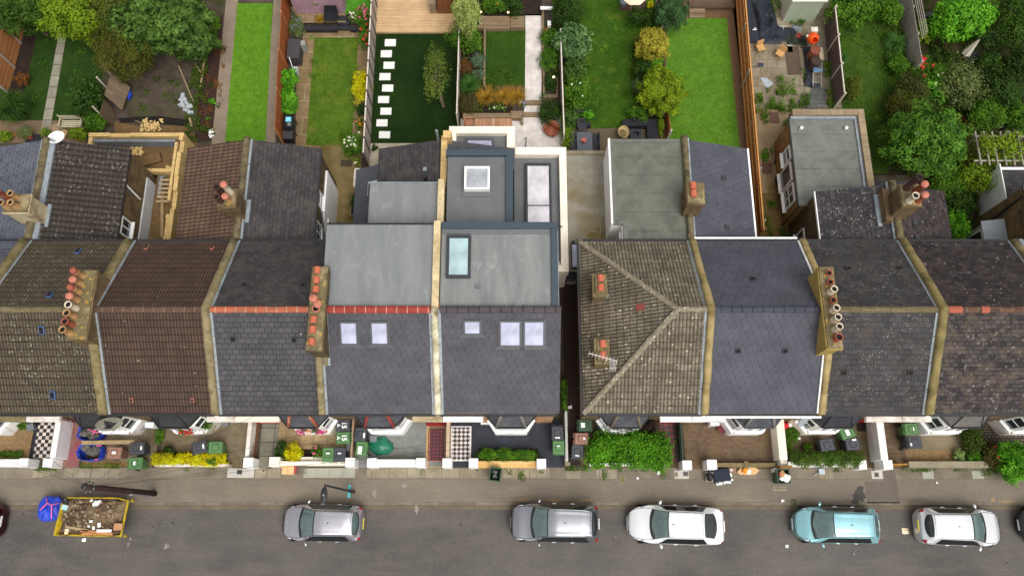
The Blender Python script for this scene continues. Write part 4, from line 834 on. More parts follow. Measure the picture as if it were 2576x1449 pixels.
B(-3.36, .1, 18.85, 20.85, 0, 2.6).build('kitchen_extension_wall', CREAM, h5); B(-3.0, -.3, 18.95, 20.5, 2.605, 2.68).build('kitchen_extension_roof', M_DFELT, h5)
MB().box(-3.42, .16, 20.5, 20.93, 2.3, 3.0).box(-3.42, -3.02, 19.05, 20.495, 2.3, 2.99).box(-.28, .16, 19.68, 20.495, 2.3, 2.99).build('extension_parapet', CREAM, h5, bevel=.02)
skylight(h5, (-1.75, 19.8, 2.68), 1.5, .9, h=.22, f=.1, frame=PANEG, skirt=False)
B(.12, 2.85, 12.7, 19.6, 0, 2.55).build('side_extension_wall', CREAM, h5); B(.13, 2.55, 13.3, 19.2, 2.555, 2.62).build('side_extension_roof', M_DFELT, h5)
MB().box(.17, 2.92, 19.22, 19.67, 2.3, 3.02).box(2.53, 2.92, 12.98, 19.215, 2.3, 3.01).box(2.17, 2.92, 12.62, 12.975, 2.3, 3.015).build('extension_parapet', CREAM, h5, bevel=.02)
X0, _, _, Y1 = rect(2, 0, 105, 1210, 298, 1300, 2.85); X1 = at(2, 1, 300, 20, 2.85).x
skylight(h5, ((X0 + X1) / 2 + .03, (Y1 + 13.9) / 2, 2.62), X1 - X0, Y1 - 13.9, h=.26, f=.13, frame=DARKM, skirt=False, bars=1, pane=glassm('pale_roof_glass', S(204, 200, 206), .08))
MB().box(2.05, 2.12, 9.4, 13.2, 7.3, 7.42).build('gutter', LEAD, h5); MB().tube([(2.12, 13.3, 7.7), (2.3, 13.3, 7.6)], .04, 6).build('overflow_spout', BLACKM, h5)
for (c0, xa, c1, xb, ya, yb) in ((1, 1540, 1, 1672, 952, 1062), (1, 1805, 2, 80, 955, 1150), (2, 95, 2, 255, 955, 1150)):
 pa = onroof(c0, 1, xa, (ya + yb) / 2); pb = onroof(c1, 1, xb, (ya + yb) / 2); sy = (onroof(c0, 1, xa, ya) - onroof(c0, 1, xa, yb)).length
 skylight(h5, (pa + pb) / 2, pb.x - pa.x, sy, AF)
B(2.0, 2.14, YF + .05, 5.5, 5.2, 5.42).build('eaves_end', M_BLGUT, h5)
h6 = house('house with lichened buff pantile hipped roof and two small chimneys', XP[7], XP[8]); gable_shell(h6, 3.45, XP[8] - .01, STOCK, drop=.35) if False else None
MB().box(3.5, XP[8] - .01, YW, 13.2, 0, 5.35).build('wall', STOCK, h6)
hx = 7.28; A_, B_, C_, D_ = (3.26, YF, ZE), (XP[8], YF, ZE), (XP[8], YR, ZE), (3.26, YR, ZE); R1, R2 = (hx, YM, ZR), (XP[8], YM, ZR)
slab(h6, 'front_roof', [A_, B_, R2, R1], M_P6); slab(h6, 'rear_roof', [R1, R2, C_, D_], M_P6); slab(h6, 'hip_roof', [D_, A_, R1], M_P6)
gutter(h6, 3.2, XP[8] - .1, YF - .01, ZE - .02, M_BLGUT); gutter(h6, 3.3, XP[8] - .1, YR + .12, ZE - .02, M_BLGUT); gutter(h6, 3.13, 3.24, YR + .1, ZE - .02, M_BLGUT, YR - YF + .2)
for a, b in ((A_, R1), (D_, R1), (R1, R2)):
 a, b = Vector(a), Vector(b); n = int((b - a).length / .4); mb = MB()
 for i in range(n): mb.tube([a.lerp(b, i / n), a.lerp(b, (i + 1.03) / n)], [.125, .15], 8)
 mb.build('hip_tiles' if a.z < 6 else 'ridge_tiles', M_BUFFR, h6)
bay(h6, 5.5, M_BSLATE, plain('brown_hip_tile', S(112, 98, 86), .8), GREYW); lintel(h6, 7.2, 8.74, WHITE); door(h6, 8.0, plain('red_door', S(150, 30, 34))); front_windows(h6, 5.6)
hipz = lambda x: ZE + (x - 3.26) * (ZR - ZE) / (hx - 3.26)
for (y0, y1) in ((10.1, 11.2), (7.0, 8.15)):
 B(3.72, 4.3, y0 + .05, y1 - .05, 5.2, 6.95).build('chimney_stack', STOCK, h6); s = KIDS[h6.name][-1]
 B(3.66, 4.36, y0, y1, 6.951, 7.1).build('corbel', M_CHTOP, s, bevel=.03); B(3.78, 4.24, y0 + .12, y1 - .12, 7.101, 7.25).build('flaunching', M_CHTOP, s, bevel=.03)
 for yy in (y0 + .35, y1 - .3): pot(s, 4.03, yy, 7.24, .32, .14, M_POTS['hood'], 'hood')
 B(4.28, 4.5, y0 + .2, y0 + .35, 6.1, 6.3).build('flashing', LEAD, s)
av = MB(); a0 = Vector((4.1, 7.0, 7.0)); av.tube([a0, a0 + Vector((0, 0, 1.0))], .02, 6); pA, pB = Vector((3.35, 7.3, 7.9)), Vector((4.55, 6.95, 7.95)); av.tube([pA, pB], .018, 5)
for i in range(9):
 q = pA.lerp(pB, i / 8); av.tube([q + Vector((-.03, -.13, 0)), q + Vector((.03, .13, 0))], .007, 4)
av.tube([pB + Vector((-.35, -.3, .05)), pB + Vector((-.1, -.3, .05))], .01, 4)
for i in range(5): av.tube([pB + Vector((-.34 + i * .06, -.45, .05)), pB + Vector((-.28 + i * .06, 0, .06))], .008, 4)
t = thing('television_aerial', 'white television aerial on the front chimney of the hipped roof', 'aerial', (4.1, 7.0, 7.0)); av.build('aerial_rods', plain('aerial_metal', S(210, 208, 204), .4), t)
p = onplane(2, 1, 963, 860, lambda p: hipz(p.x)); o = B(-.2, .2, -.15, .15, 0, .05).build('red_roof_tile', plain('odd_red_tile', S(130, 62, 54), .8), h6, world=False); o.location = p - wloc(h6); o.rotation_euler = (0, -math.atan((ZR - ZE) / (hx - 3.26)), 0)
parapet(h6, XP[8], noisy('yellowed_mortar', S(144, 126, 84), S(170, 150, 104), 2.2, 24, .9, .25, c3=S(112, 96, 60)), .31, .28, flash=(1, 0))
B(2.98, 5.25, 13.4, 19.35, 0, 2.6).build('side_extension_wall', WHITE, h6); B(2.95, 5.28, 12.85, 19.45, 2.605, 2.82).build('side_extension_roof', M_CROOF, h6); B(2.98, 3.48, 12.9, 13.395, 0, 2.6).build('side_return_wall', GREYW, h6)
B(2.94, 5.25, 19.3, 19.5, 2.82, 2.93).build('extension_coping', CACHE['old_concrete'], h6)
window(h6, (3.22, 12.9, 1.6), .5, 1.2, -pi / 2, PANEG, bars=0, hbar=1); skylight(h6, (3.3, 14.1 - .6, 2.82), .5, 1.35, h=.2, f=.06, frame=BLACKM, skirt=False)
for (c, r, x, y) in ((2, 1, 467, 377), (2, 1, 735, 336)):
 p = at(c, r, x, y, 2.95); MB().cyl(p.x, p.y, 2.81, 3.0, .1, .07).build('vent_cowl', BLACKM, h6)
MB().prism([(5.42, 13.22), (8.6, 13.22), (8.6, 18.9), (4.9, 18.9), (4.9, 14.4), (5.42, 14.4)], 0, 5.14).build('rear_wing_wall', WHITE, h6)
MB().prism([(5.46, 13.42), (8.6, 13.42), (8.6, 18.96), (4.98, 18.96), (4.98, 14.34), (5.46, 14.34)], 5.145, 5.26).build('rear_wing_roof', M_GFELT, h6)
e6 = MB().box(4.98, 5.2, 14.5, 18.96, 5.262, 5.32).box(5.2, 5.68, 14.32, 14.52, 5.262, 5.318).box(5.46, 5.66, 13.42, 14.318, 5.262, 5.322).box(5.2, 8.55, 18.8, 18.96, 5.262, 5.3); e6.build('roof_edge_strip', noisy('felt_edge', S(96, 98, 90), S(110, 112, 104), 2, 30), h6)
B(4.88, 4.975, 14.34, 18.98, 5.0, 5.34).build('fascia', WHITE, h6); window(h6, (5.42, 13.8, 3.9), .75, 1.3, pi, PANEW, bars=0, hbar=1)
parapet(h6, 0, MORTAR, .3, .3, path=[(8.74, 13.4, 5.26), (8.74, 19.05, 5.26)], m2=1, name='rear_wing_coping', flash=(0, 1))
s = stack(h6, 8.3, 9.2, 14.7, 15.85, 6.95, STOCK, zb=3.5)
for yy in (15.6, 15.2): pot(s, 8.62, yy, 6.94, .34, .15, M_POTS['hood'], 'hood')
cb = MB()
for k, pts in enumerate((((640, 130), (650, 240), (700, 160), (730, 90), (730, 0), (735, -150)), ((560, 370), (640, 360), (668, 310), (660, 210), (700, 130)), ((520, 380), (550, 320), (600, 300), (660, 310), (720, 270), (740, 200)))):
 cb.tube([at(2, 1, x, y, 2.83) + Vector((0, 0, .01 + k * .01)) for x, y in pts], .012, 4)
t = tag(cb.build('loose_cable', plain('faded_cable', S(170, 166, 140))), 'pale and grey cables trailing across the stained concrete flat roof', 'cable')
h7 = house('house with smooth blue grey slates and white gutters beside hipped roof', XP[8], XP[9]); gable_shell(h7, XP[8] + .01, XP[9] - .01, STOCK)
main_roof(h7, XP[8], XP[9] - .15, M_S7); ridge(h7, XP[8] + .2, XP[9] - .2, M_S7R); bay(h7, 11.95, M_BSLATE, plain('grey_hip_tile', S(122, 116, 112), .7), WHITE, rim=PANEG); lintel(h7, 8.76, 10.4, WHITE)
gutter(h7, XP[8] + .1, XP[9], YF - .12, ZE - .0, PANEW, .09); gutter(h7, XP[8] + .1, XP[9] - .2, YR + .22, ZE, PANEW, .09)
door(h7, 9.55, plain('cream_door', S(220, 214, 200))); front_windows(h7, 11.8)
for (c, r, x, y, a) in ((2, 1, 1793, 658, AR), (2, 1, 1683, 1182, AF), (3, 1, 140, 1182, AF)): vent(h7, onroof(c, r, x, y), a, M_DARKV)
zf = wing(h7, 8.9, 12.15, 18.95, M_S7, STOCK); gutter(h7, 12.24, 12.33, 18.95, 4.27, PANEW, 5.5)
for (c, r, x, y) in ((2, 0, 1577, 1317), (2, 1, 1603, 272)): tvent(h7, onplane(c, r, x, y, zf), .28, M_DARKV)
parapet(h7, XP[9], CACHE['yellowed_mortar'], .32, .26, flash=(0, 0))
e7 = MB()
for (y0, y1) in ((YF, YM), (YM, YR)): e7.hexa([(XP[9] - .23, y0, roofz(y0) - .02), (XP[9] - .165, y0, roofz(y0) - .02), (XP[9] - .165, y1, roofz(y1) - .02), (XP[9] - .23, y1, roofz(y1) - .02), (XP[9] - .23, y0, roofz(y0) + .12), (XP[9] - .165, y0, roofz(y0) + .12), (XP[9] - .165, y1, roofz(y1) + .12), (XP[9] - .23, y1, roofz(y1) + .12)])
e7.build('verge_trim', PANEW, h7)
s = stack(h7, 13.5, 14.22, 7.35, 11.1, 8.5, M_REND)
for i, (k, h, r_) in enumerate((('red', .45, .17), ('cream', .62, .15), ('cream', .6, .15), ('cream', .55, .15), ('red', .3, .14), ('cream', .55, .15), ('red', .22, .14), ('red', .2, .14))): pot(s, 13.9, 7.8 + i * .42, 8.46, h, r_, M_POTS[k])
h8 = house('house with dark lichened slates and long flat roofed rear extension', XP[9], XP[10]); gable_shell(h8, XP[9] + .01, XP[10] - .01, STOCK)
main_roof(h8, XP[9], XP[10], M_S8); ridge(h8, XP[9] + .2, XP[10] - .2, M_MOSSR); bay(h8, 15.7, slate('dark_bay_slate', S(66, 64, 70), S(60, 58, 64), S(44, 43, 46), .25, .25), None, CREAM, back=1.35); lintel(h8, 17.2, 18.95, DIRTYW)
B(15.2, 16.15, YW - .12, YW - .01, 3.6, 4.6).build('upper_window_frame', PANEW, h8); door(h8, 18.25, plain('red_door', S(150, 30, 34)))
for (c, r, x, y, a) in ((3, 1, 608, 582, AR), (3, 1, 993, 578, AR), (3, 1, 575, 1342, AF), (3, 1, 1066, 1342, AF)): vent(h8, onroof(c, r, x, y), a, plain('mossy_vent', S(64, 60, 52), .9))
parapet(h8, XP[10], noisy('mossy_yellow_mortar', S(116, 103, 64), S(146, 130, 86), 2.2, 24, .95, .4, c3=S(86, 80, 48)), .36, .28, flash=(1, 0))
zf = wing(h8, 18.95, 15.56, 16.5, M_S8W, STOCKG, ov=.08); tvent(h8, onplane(3, 1, 610, 210, zf), -.28, CACHE['mossy_vent']); B(15.44, 15.49, 13.9, 16.5, 4.18, 4.34).build('fascia', PANEW, h8)
B(15.2, 18.9, 16.3, 21.4, 0, 2.98).build('rear_extension_wall', noisy('tan_brick_wall', S(150, 116, 62), S(124, 94, 52), 3, 30) if False else bricks('tan_stock_brick', S(168, 130, 66), S(134, 100, 52), S(140, 122, 88), dirt=S(104, 82, 50)), h8)
B(15.1, 18.75, 16.25, 21.42, 2.985, 3.06).build('rear_extension_roof', M_GFELT8, h8)
COP = bricks('concrete_coping', S(150, 132, 106), S(136, 118, 94), S(94, 84, 66), .75, 2, .012, off=0, dirt=S(120, 106, 84))
COPV = bricks('concrete_coping_run', S(150, 132, 106), S(136, 118, 94), S(94, 84, 66), 2, .75, .012, off=0, dirt=S(120, 106, 84))
B(15.2, 19.08, 21.42, 21.78, 2.7, 3.34).build('extension_coping', COP, h8); B(18.73, 19.08, 16.5, 21.415, 2.7, 3.335).build('extension_coping', COPV, h8)
MB().box(15.12, 18.7, 21.28, 21.415, 3.062, 3.2).box(18.58, 18.725, 16.6, 21.275, 3.062, 3.16).build('flashing', LEAD, h8); gutter(h8, 15.02, 15.1, 21.4, 3.06, M_BLGUT, 5.1)
for x in (15.62, 18.05): MB().cyl(x, 20.72, 3.05, 3.2, .07).blob((x, 20.7, 3.25), .1, .1, .08, 10, 6).build('roof_vent', PANEW, h8, smooth=True)
window(h8, (15.2, 19.65, 1.95), .8, 1.1, pi, PANEW, bars=0, hbar=1, depth=.1); window(h8, (15.2, 18.6, 1.5), 1.1, 1.7, pi, PANEW, bars=0, depth=.1); window(h8, (15.2, 17.35, 1.65), 1.1, 1.5, pi, PANEW, bars=1, hbar=1, depth=.1); window(h8, (15.56, 14.9, 1.6), .9, 1.2, pi, PANEW, bars=1)
MB().tube([(15.15, 16.27, 2.9), (15.1, 16.27, .2)], .04, 6).build('downpipe', BLACKM, h8)
h9 = house('house with patchy brown tiled roof beyond mossy coping at right', XP[10], XP[11]); gable_shell(h9, XP[10] + .01, XP[11] - .01, STOCK)
main_roof(h9, XP[10], XP[11], M_S9, M_S9R); ridge(h9, XP[10] + .2, XP[11] - .2, M_MIXR)
for x0, x1 in ((19.2, 19.8), (20.65, 21.0), (23.3, 23.6)): ridge(h9, x0, x1, plain('orange_ridge_tile', S(158, 84, 62), .8), r=.165)
bay(h9, 21.95, noisy('grey_lead_bay_roof', S(92, 90, 88), S(122, 116, 110), 1.4, 30, .6, .1), None, WHITE); lintel(h9, 18.97, 20.4, DIRTYW)
door(h9, 19.7, plain('maroon_door', S(92, 34, 38))); front_windows(h9, 21.9); parapet(h9, XP[11], MORTAR, .38, .28, lead=LEAD)
zf = wing(h9, 19.0, 22.05, 16.55, M_S9R, STOCK)
for (c, r, x, y) in ((3, 1, 1098, 237), (3, 1, 1113, 343)): tvent(h9, onplane(c, r, x, y, zf), .28, M_DARKV)
parapet(h9, 0, MORTAR, .34, .25, path=[(18.97, 13.4, 5.24), (18.97, 16.6, 5.24)], m2=1, name='rear_wing_coping', flash=(1, 0))
B(19.1, 21.5, 16.58, 17.6, 0, 2.9).build('rear_extension_wall', STOCK, h9); slab(h9, 'rear_extension_roof', [(19.0, 16.56, 3.5), (21.6, 16.56, 3.5), (21.6, 17.7, 2.9), (19.0, 17.7, 2.9)], M_S8W)
s = stack(h9, 18.45, 19.45, 14.55, 15.75, 7.0, STOCK, zb=3.4); B(18.3, 18.65, 14.4, 16.1, 4.9, 5.6).build('chimney_shoulder', STOCK, h9); B(18.1, 18.3, 14.3, 16.0, 4.9, 5.1).build('flashing', LEAD, h9)
for (x, y, k, kd, h) in ((18.75, 15.5, 'black', 'open', 1.35), (19.15, 15.3, 'red', 'cap', .95), (18.8, 14.85, 'cream', 'open', .7), (19.2, 14.85, 'red', 'cap', .75)): pot(s, x, y, 6.95, h, .17, M_POTS[k], kd)
h10 = house('house at the right edge with white walled rear lean to and cobbled forecourt', XP[11], XP[12]); gable_shell(h10, XP[11] + .01, XP[12] - .01, STOCK)
main_roof(h10, XP[11], XP[12], M_S8); ridge(h10, XP[11] + .2, XP[12] - .2, M_BRNR); bay(h10, 26.05, M_BSLATE, None, DIRTYW); door(h10, 28.7, plain('dark_blue_door', S(42, 52, 74))); lintel(h10, 28.0, 29.5, DIRTYW)
B(26.42, 29.5, 16.7, 18.8, 0, 2.35).build('lean_to_wall', GREYW if False else noisy('bright_grey_white_wall', S(234, 234, 230), S(242, 242, 238), 1, 30), h10); slab(h10, 'lean_to_roof', [(26.42, 16.6, 2.75), (29.6, 16.6, 2.75), (29.6, 18.9, 2.3), (26.42, 18.9, 2.3)], M_S8)
B(26.36, 26.415, 16.6, 18.9, 2.25, 2.6).build('fascia', PANEW, h10); skylight(h10, (28.6, 17.6, 2.55), 1.2, 1.2, h=.15, frame=PANEG, skirt=False)
MB().box(26.05, 29.5, 13.22, 16.65, 0, 4.6).build('rear_wing_wall', STOCK, h10); slab(h10, 'rear_wing_roof', [(25.98, 13.2, 4.6), (29.6, 13.2, 5.2), (29.6, 16.7, 5.2), (25.98, 16.7, 4.6)], M_S8)
B(25.15, 26.04, 13.3, 15.6, 0, 2.15).build('bay_extension_wall', GREYW, h10); slab(h10, 'bay_extension_roof', [(25.0, 13.25, 2.25), (26.04, 13.25, 2.6), (26.04, 15.7, 2.6), (25.0, 15.7, 2.25)], noisy('lead_roof', S(128, 134, 138), S(146, 152, 156), 1.2, 30, .5, .1))
window(h10, (25.15, 14.5, 1.2), 1.7, 1.6, pi, PANEW, bars=1); MB().tube([(25.98, 16.2, 4.4), (25.98, 15.9, .3)], .05, 6).build('downpipe', BLACKM, h10)
MB().tube([(24.5, 13.3, 5.75), (24.55, 12.4, 6.2)], .14, 8).build('coping_end', LEAD, h10)
ex = thing('half_built_extension', 'roofless half built extension of new yellow brick and grey block', 'building shell', (-20.6, 17, 0))
def bwall(x0, x1, y0, y1, z1, m=NEWBRICK, n='brick_wall'):
 ax = (x1 - x0) > (y1 - y0); a, b = (x0, x1) if ax else (y0, y1); top = []; s_ = a; z = z1
 while s_ < b: e_ = min(b, s_ + U(.45, 1.3)); top += [(s_, z), (e_, z)]; s_ = e_; z = z1 - .075 * rnd.choice((0, 0, 0, 0, 1, 1, 3))
 pr = [(a, -.02)] + top + [(b, -.02)]; mb = MB(); f = (lambda p, q: (p[0], q, p[1])) if ax else (lambda p, q: (q, p[0], p[1]))
 lo, hi = (y0, y1) if ax else (x0, x1)
 for k in range(0, len(top), 2): (s0, z0), (s1, _) = top[k], top[k + 1]; mb.hexa([f((s0, -.02), lo), f((s1, -.02), lo), f((s1, -.02), hi), f((s0, -.02), hi), f((s0, z0), lo), f((s1, z0), lo), f((s1, z0), hi), f((s0, z0), hi)])
 mb.build(n, m, ex)
BLOCK = bricks('grey_block', S(128, 132, 138), S(114, 118, 124), S(100, 98, 92), .44, .215, .012)
bwall(-23.7, -18.37, 21.0, 21.22, 1.7); bwall(-23.45, -18.85, 20.72, 20.88, 1.6, BLOCK, 'block_wall'); bwall(-18.6, -18.37, 13.5, 20.99, 1.72); bwall(-18.85, -18.7, 17.2, 20.71, 1.6); bwall(-23.7, -23.48, 18.97, 20.99, 1.7); bwall(-18.85, -18.7, 13.6, 16.4, 1.5)
bwall(-20.6, -18.9, 19.0, 19.2, 1.35, NEWBRICK, 'dwarf_wall'); bwall(-19.6, -19.4, 17.5, 18.9, 1.3, BLOCK, 'dwarf_wall')
tl = MB()
for i in range(6): tl.box(-19.6 + i * .02, -18.5, 17.2 + i * .25, 17.32 + i * .25, 1.2 + i * .01, 1.3 + i * .01)
tl.build('timber_joists', TIMBER, ex)
MB().tube([(-19.5, 18.3, 1.05), (-19.1, 15.2, 1.1)], .09, 4).build('floor_timber', TIMBER, ex); MB().rbox((-20.6, 19.8, 1.0), 1.7, .6, .3, .3).build('rubble_mound', CACHE['spoil_clay'], ex)
for y in (13.9, 14.6, 15.3, 16.0): B(-18.7, -18.605, y, y + .3, 1.4, 1.52).build('brick_toothing', NEWBRICK, ex)
tag(B(-23.47, -18.86, 19.0, 20.71, -.02, .95).build('extension_floor', CACHE['spoil_clay']), kind='structure'); tag(B(-19.9, -18.61, 13.4, 18.99, -.02, .952).build('extension_floor', CACHE['spoil_clay']), kind='structure')
def brick_pile(c, r, pts, label, grp, m=NEWBRICK, s=(.215, .1025, .065), name='brick', cat='brick'):
 for i, (x, y, z) in enumerate(pts):
  p = at(c, r, x, y, z); o = MB().box(-s[0] / 2, s[0] / 2, -s[1] / 2, s[1] / 2, -s[2] / 2, s[2] / 2).build(name, m, None); o.location = p; o.rotation_euler = (U(-.2, .2), U(-.2, .2), U(0, pi)); tag(o, label, cat, grp)
BP = []
for i in range(46):
 l = i // 16; BP.append((U(1025 + l * 25, 1200 - l * 12), U(885 + l * 8, 970 - l * 8), .04 + l * .09 + U(0, .03)))
brick_pile(0, 0, BP, 'loose yellow brick in the heap beside the garden trench', 'loose yellow bricks heaped by the trench', plain('loose_yellow_brick', S(206, 176, 116), .9, vary=.2))
brick_pile(0, 0, [(1235 + (i % 4) * 18, 1240 + (i // 4) * 12, .99 + (i // 8) * .07) for i in range(14)], 'yellow brick stacked on the ground inside the roofless extension', 'bricks stacked inside the extension', CACHE['loose_yellow_brick'])
brick_pile(0, 0, [(1000 + U(-30, 60), 1115 + U(-20, 30), U(.99, 1.15)) for i in range(16)], 'yellow brick tumbled inside extension near brown tiled wing', 'bricks tumbled inside the extension', CACHE['loose_yellow_brick'])
brick_pile(0, 0, [(1352, 712, .2), (1372, 740, .2), (1340, 775, .15), (1352, 782, .3), (1385, 770, .15), (1402, 790, .3), (1376, 815, .15), (1412, 835, .12), (1345, 745, .12)], 'grey concrete block dumped in a heap on the bare yard', 'grey blocks dumped on the bare yard', plain('grey_concrete_block', S(168, 172, 176), .9), (.34, .2, .14), 'concrete_block', 'concrete block')
# ================================================================== front walls, gates, bins
G = 2
def bx(t, name, c, x0, y0, x1, y1, zt, m, bev=.015, zb=-.02, r=2):
 X0, X1, Y0, Y1 = rect(c, r, x0, y0, x1, y1, zt); return B(X0, X1, Y0, Y1, zb, zt).build(name, m, t, bevel=bev)
def fwall(label, parts, cat='wall', name='garden_wall', group=None):
 X0, X1, Y0, Y1 = rect(parts[0][1], 2, *parts[0][2:6], parts[0][6]); t = thing(name, label, cat, ((X0 + X1) / 2, (Y0 + Y1) / 2, 0), group=group)
 for p in parts: bx(t, *p)
 return t
SHADEW = noisy('shaded_white_render', S(142, 144, 141), S(168, 169, 165), 1.6, 25, .85, .1)  # side faces of white walls, their shade put into a darker grey
fwall('white rendered front wall with slot beside chequered path, far left', [('wall', 0, -300, 577, 142, 632, .72, WHITE), ('pillar', 0, 140, 570, 207, 636, 1.0, WHITE)])
fwall('white gate pillar between chequered path and worn red path', [('pillar', 0, 318, 572, 390, 636, 1.0, WHITE)], 'pillar', 'gate_pillar')
fwall('tall white wall with side painted shade grey between chequered and worn red paths', [('wall', 0, 396, 262, 432, 566, 1.15, SHADEW), ('coping', 0, 394, 262, 436, 566, 1.19, WHITE)])
fwall('low white wall under the clipped yellow hedge', [('wall', 0, 1150, 612, 1710, 632, .45, DIRTYW)])
fwall('crumbling white wall on edge beside red soil strip', [('wall', 0, 1840, 268, 1866, 572, .7, MORTAR), ('coping', 0, 1838, 268, 1868, 572, .76, DIRTYW), ('pillar', 0, 1813, 566, 1886, 638, 1.0, WHITE)])
fwall('cream front wall with two pillars behind yellow shrub', [('wall', 1, 176, 592, 672, 622, .75, CREAM), ('pillar', 1, 103, 560, 180, 632, 1.0, CREAM), ('pillar', 1, 670, 566, 741, 636, 1.05, WHITE), ('inner_ledge', 1, 330, 560, 505, 588, .5, CREAM)])
fwall('thin weathered wall dividing numbered bins from grey paved garden', [('wall', 1, 716, 262, 731, 575, 1.0, noisy('brown_render', S(150, 122, 98), S(172, 146, 118), 2, 24))])
fwall('bright white front wall with two square pillars before grey paving', [('wall', 1, 898, 578, 1202, 634, .72, WHITE), ('pillar', 1, 833, 568, 902, 638, 1.0, WHITE), ('pillar', 1, 1198, 568, 1267, 638, 1.0, WHITE)])
fwall('beige wall between the red path and the black and white path', [('wall', 1, 1424, 262, 1449, 576, .8, noisy('beige_render', S(190, 168, 140), S(206, 184, 156), 2, 24)), ('pillar', 1, 1395, 570, 1464, 640, 1.0, WHITE)])
fwall('front wall of buff sandstone with white pillars before black paving', [('wall', 1, 1658, 590, 2095, 640, .6, bricks('buff_sandstone', S(226, 186, 124), S(206, 160, 98), S(232, 204, 150), .72, .4, .014, off=.4, dirt=S(206, 164, 104))), ('pillar', 1, 1592, 570, 1661, 641, 1.0, WHITE), ('pillar', 2, 196, 574, 266, 645, 1.0, WHITE)])
fwall('thin concrete wall along the dark side passage', [('wall', 2, 408, 218, 427, 592, 1.1, GREYW), ('pillar', 2, 406, 598, 447, 625, .6, CONC)])
fwall('white low wall mostly hidden by the bright green hedge', [('wall', 2, 590, 604, 1155, 628, .3, WHITE)])
fwall('white capped gate pillar beside dark green slatted fence', [('pillar', 2, 1283, 586, 1354, 656, 1.05, WHITE)], 'pillar', 'gate_pillar')
fwall('mossy brick front wall with white pillar before brown block paving', [('wall', 2, 1538, 604, 1985, 634, .55, MORTAR), ('pillar', 2, 1467, 580, 1541, 652, 1.05, WHITE), ('pier', 2, 1745, 592, 1775, 640, .62, MORTAR)])
fwall('brick wall with cream coping left of traffic cone', [('wall', 3, 92, 282, 140, 580, .98, STOCK), ('coping', 3, 86, 280, 146, 582, 1.03, CREAM), ('pier', 3, 108, 584, 158, 626, .95, DIRTYW)])
fwall('white low wall under the dark clipped hedge', [('wall', 3, 165, 594, 692, 634, .45, WHITE), ('pillar', 3, 690, 584, 750, 652, .95, WHITE)])
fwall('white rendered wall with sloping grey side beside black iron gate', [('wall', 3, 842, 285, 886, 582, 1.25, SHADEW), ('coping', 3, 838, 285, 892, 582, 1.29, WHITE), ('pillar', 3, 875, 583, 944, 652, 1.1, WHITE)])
fwall('rough concrete front wall before gravel bed', [('wall', 3, 1066, 592, 1692, 640, .62, CACHE['old_concrete'])])
X0, X1, Y0, Y1 = rect(2, 2, 1258, 292, 1296, 588, 1.0); t = thing('slatted_fence', 'dark green slatted fence beside red and black tiled path', 'fence', ((X0 + X1) / 2, Y0, 0))
GRN = noisy('dark_green_paint', S(62, 82, 66), S(48, 66, 54), 3, 24, .7); n = 22
for i in range(n): B((X0 + X1) / 2 - .03, (X0 + X1) / 2 + .03 + .012 * (i % 2), Y0 + (Y1 - Y0) * i / n + .006, Y0 + (Y1 - Y0) * (i + 1) / n, .02, 1.0 + U(-.02, .02)).build('slat', GRN, t)
B((X0 + X1) / 2 - .07, (X0 + X1) / 2 - .032, Y0, Y1, .75, .83).build('rail', GRN, t)
g = thing('iron_gate', 'black iron bar gate standing ajar beside grey sided wall', 'gate', at(3, 2, 845, 600, 0)); a, b = at(3, 2, 848, 610, 0), at(3, 2, 800, 510, 0); mb = MB()
for z in (.25, 1.05): mb.tube([a + Vector((0, 0, z)), b + Vector((0, 0, z))], .02, 6)
for i in range(9): mb.tube([a.lerp(b, i / 8) + Vector((0, 0, .1)), a.lerp(b, i / 8) + Vector((0, 0, 1.2))], .012, 6)
mb.build('gate_bars', BLACKM, g)
X0, X1, Y0, Y1 = rect(3, 2, 945, 606, 1060, 622, 1.0); t = thing('timber_gate', 'orange brown timber gate beside the concrete front wall', 'gate', ((X0 + X1) / 2, Y0, 0)); OCH = boards('ochre_boards', S(190, 138, 62), S(166, 118, 52), S(110, 78, 40), .1)
B(X0, X1, Y0 + .02, Y0 + .07, .08, 1.0).build('gate_boards', OCH, t); B(X0, X1, Y0 + .072, Y0 + .11, .7, .8).build('rail', OCH, t)
g = thing('iron_gate', 'black railing gate by dark red porch beside cream bay', 'gate', at(0, 2, 1690, 270, 0)); a, b = at(0, 2, 1670, 275, 0), at(0, 2, 1790, 300, 0); mb = MB()
for z in (.2, 1.0): mb.tube([a + Vector((0, 0, z)), b + Vector((0, 0, z))], .018, 6)
for i in range(10): mb.tube([a.lerp(b, i / 9) + Vector((0, 0, .05)), a.lerp(b, i / 9) + Vector((0, 0, 1.12))], .01, 5)
mb.build('gate_bars', BLACKM, g)
BINC = {k: noisy('bin_' + k, a, b, 3, 40, .55, .03, spec=.4) for k, a, b in (('black', S(62, 64, 70), S(72, 74, 80)), ('green', S(80, 120, 70), S(90, 132, 80)), ('darkgreen', S(52, 76, 54), S(60, 86, 60)), ('brown', S(146, 106, 90), S(158, 116, 98)))}
STICK = plain('white_label', S(240, 240, 238), .5)
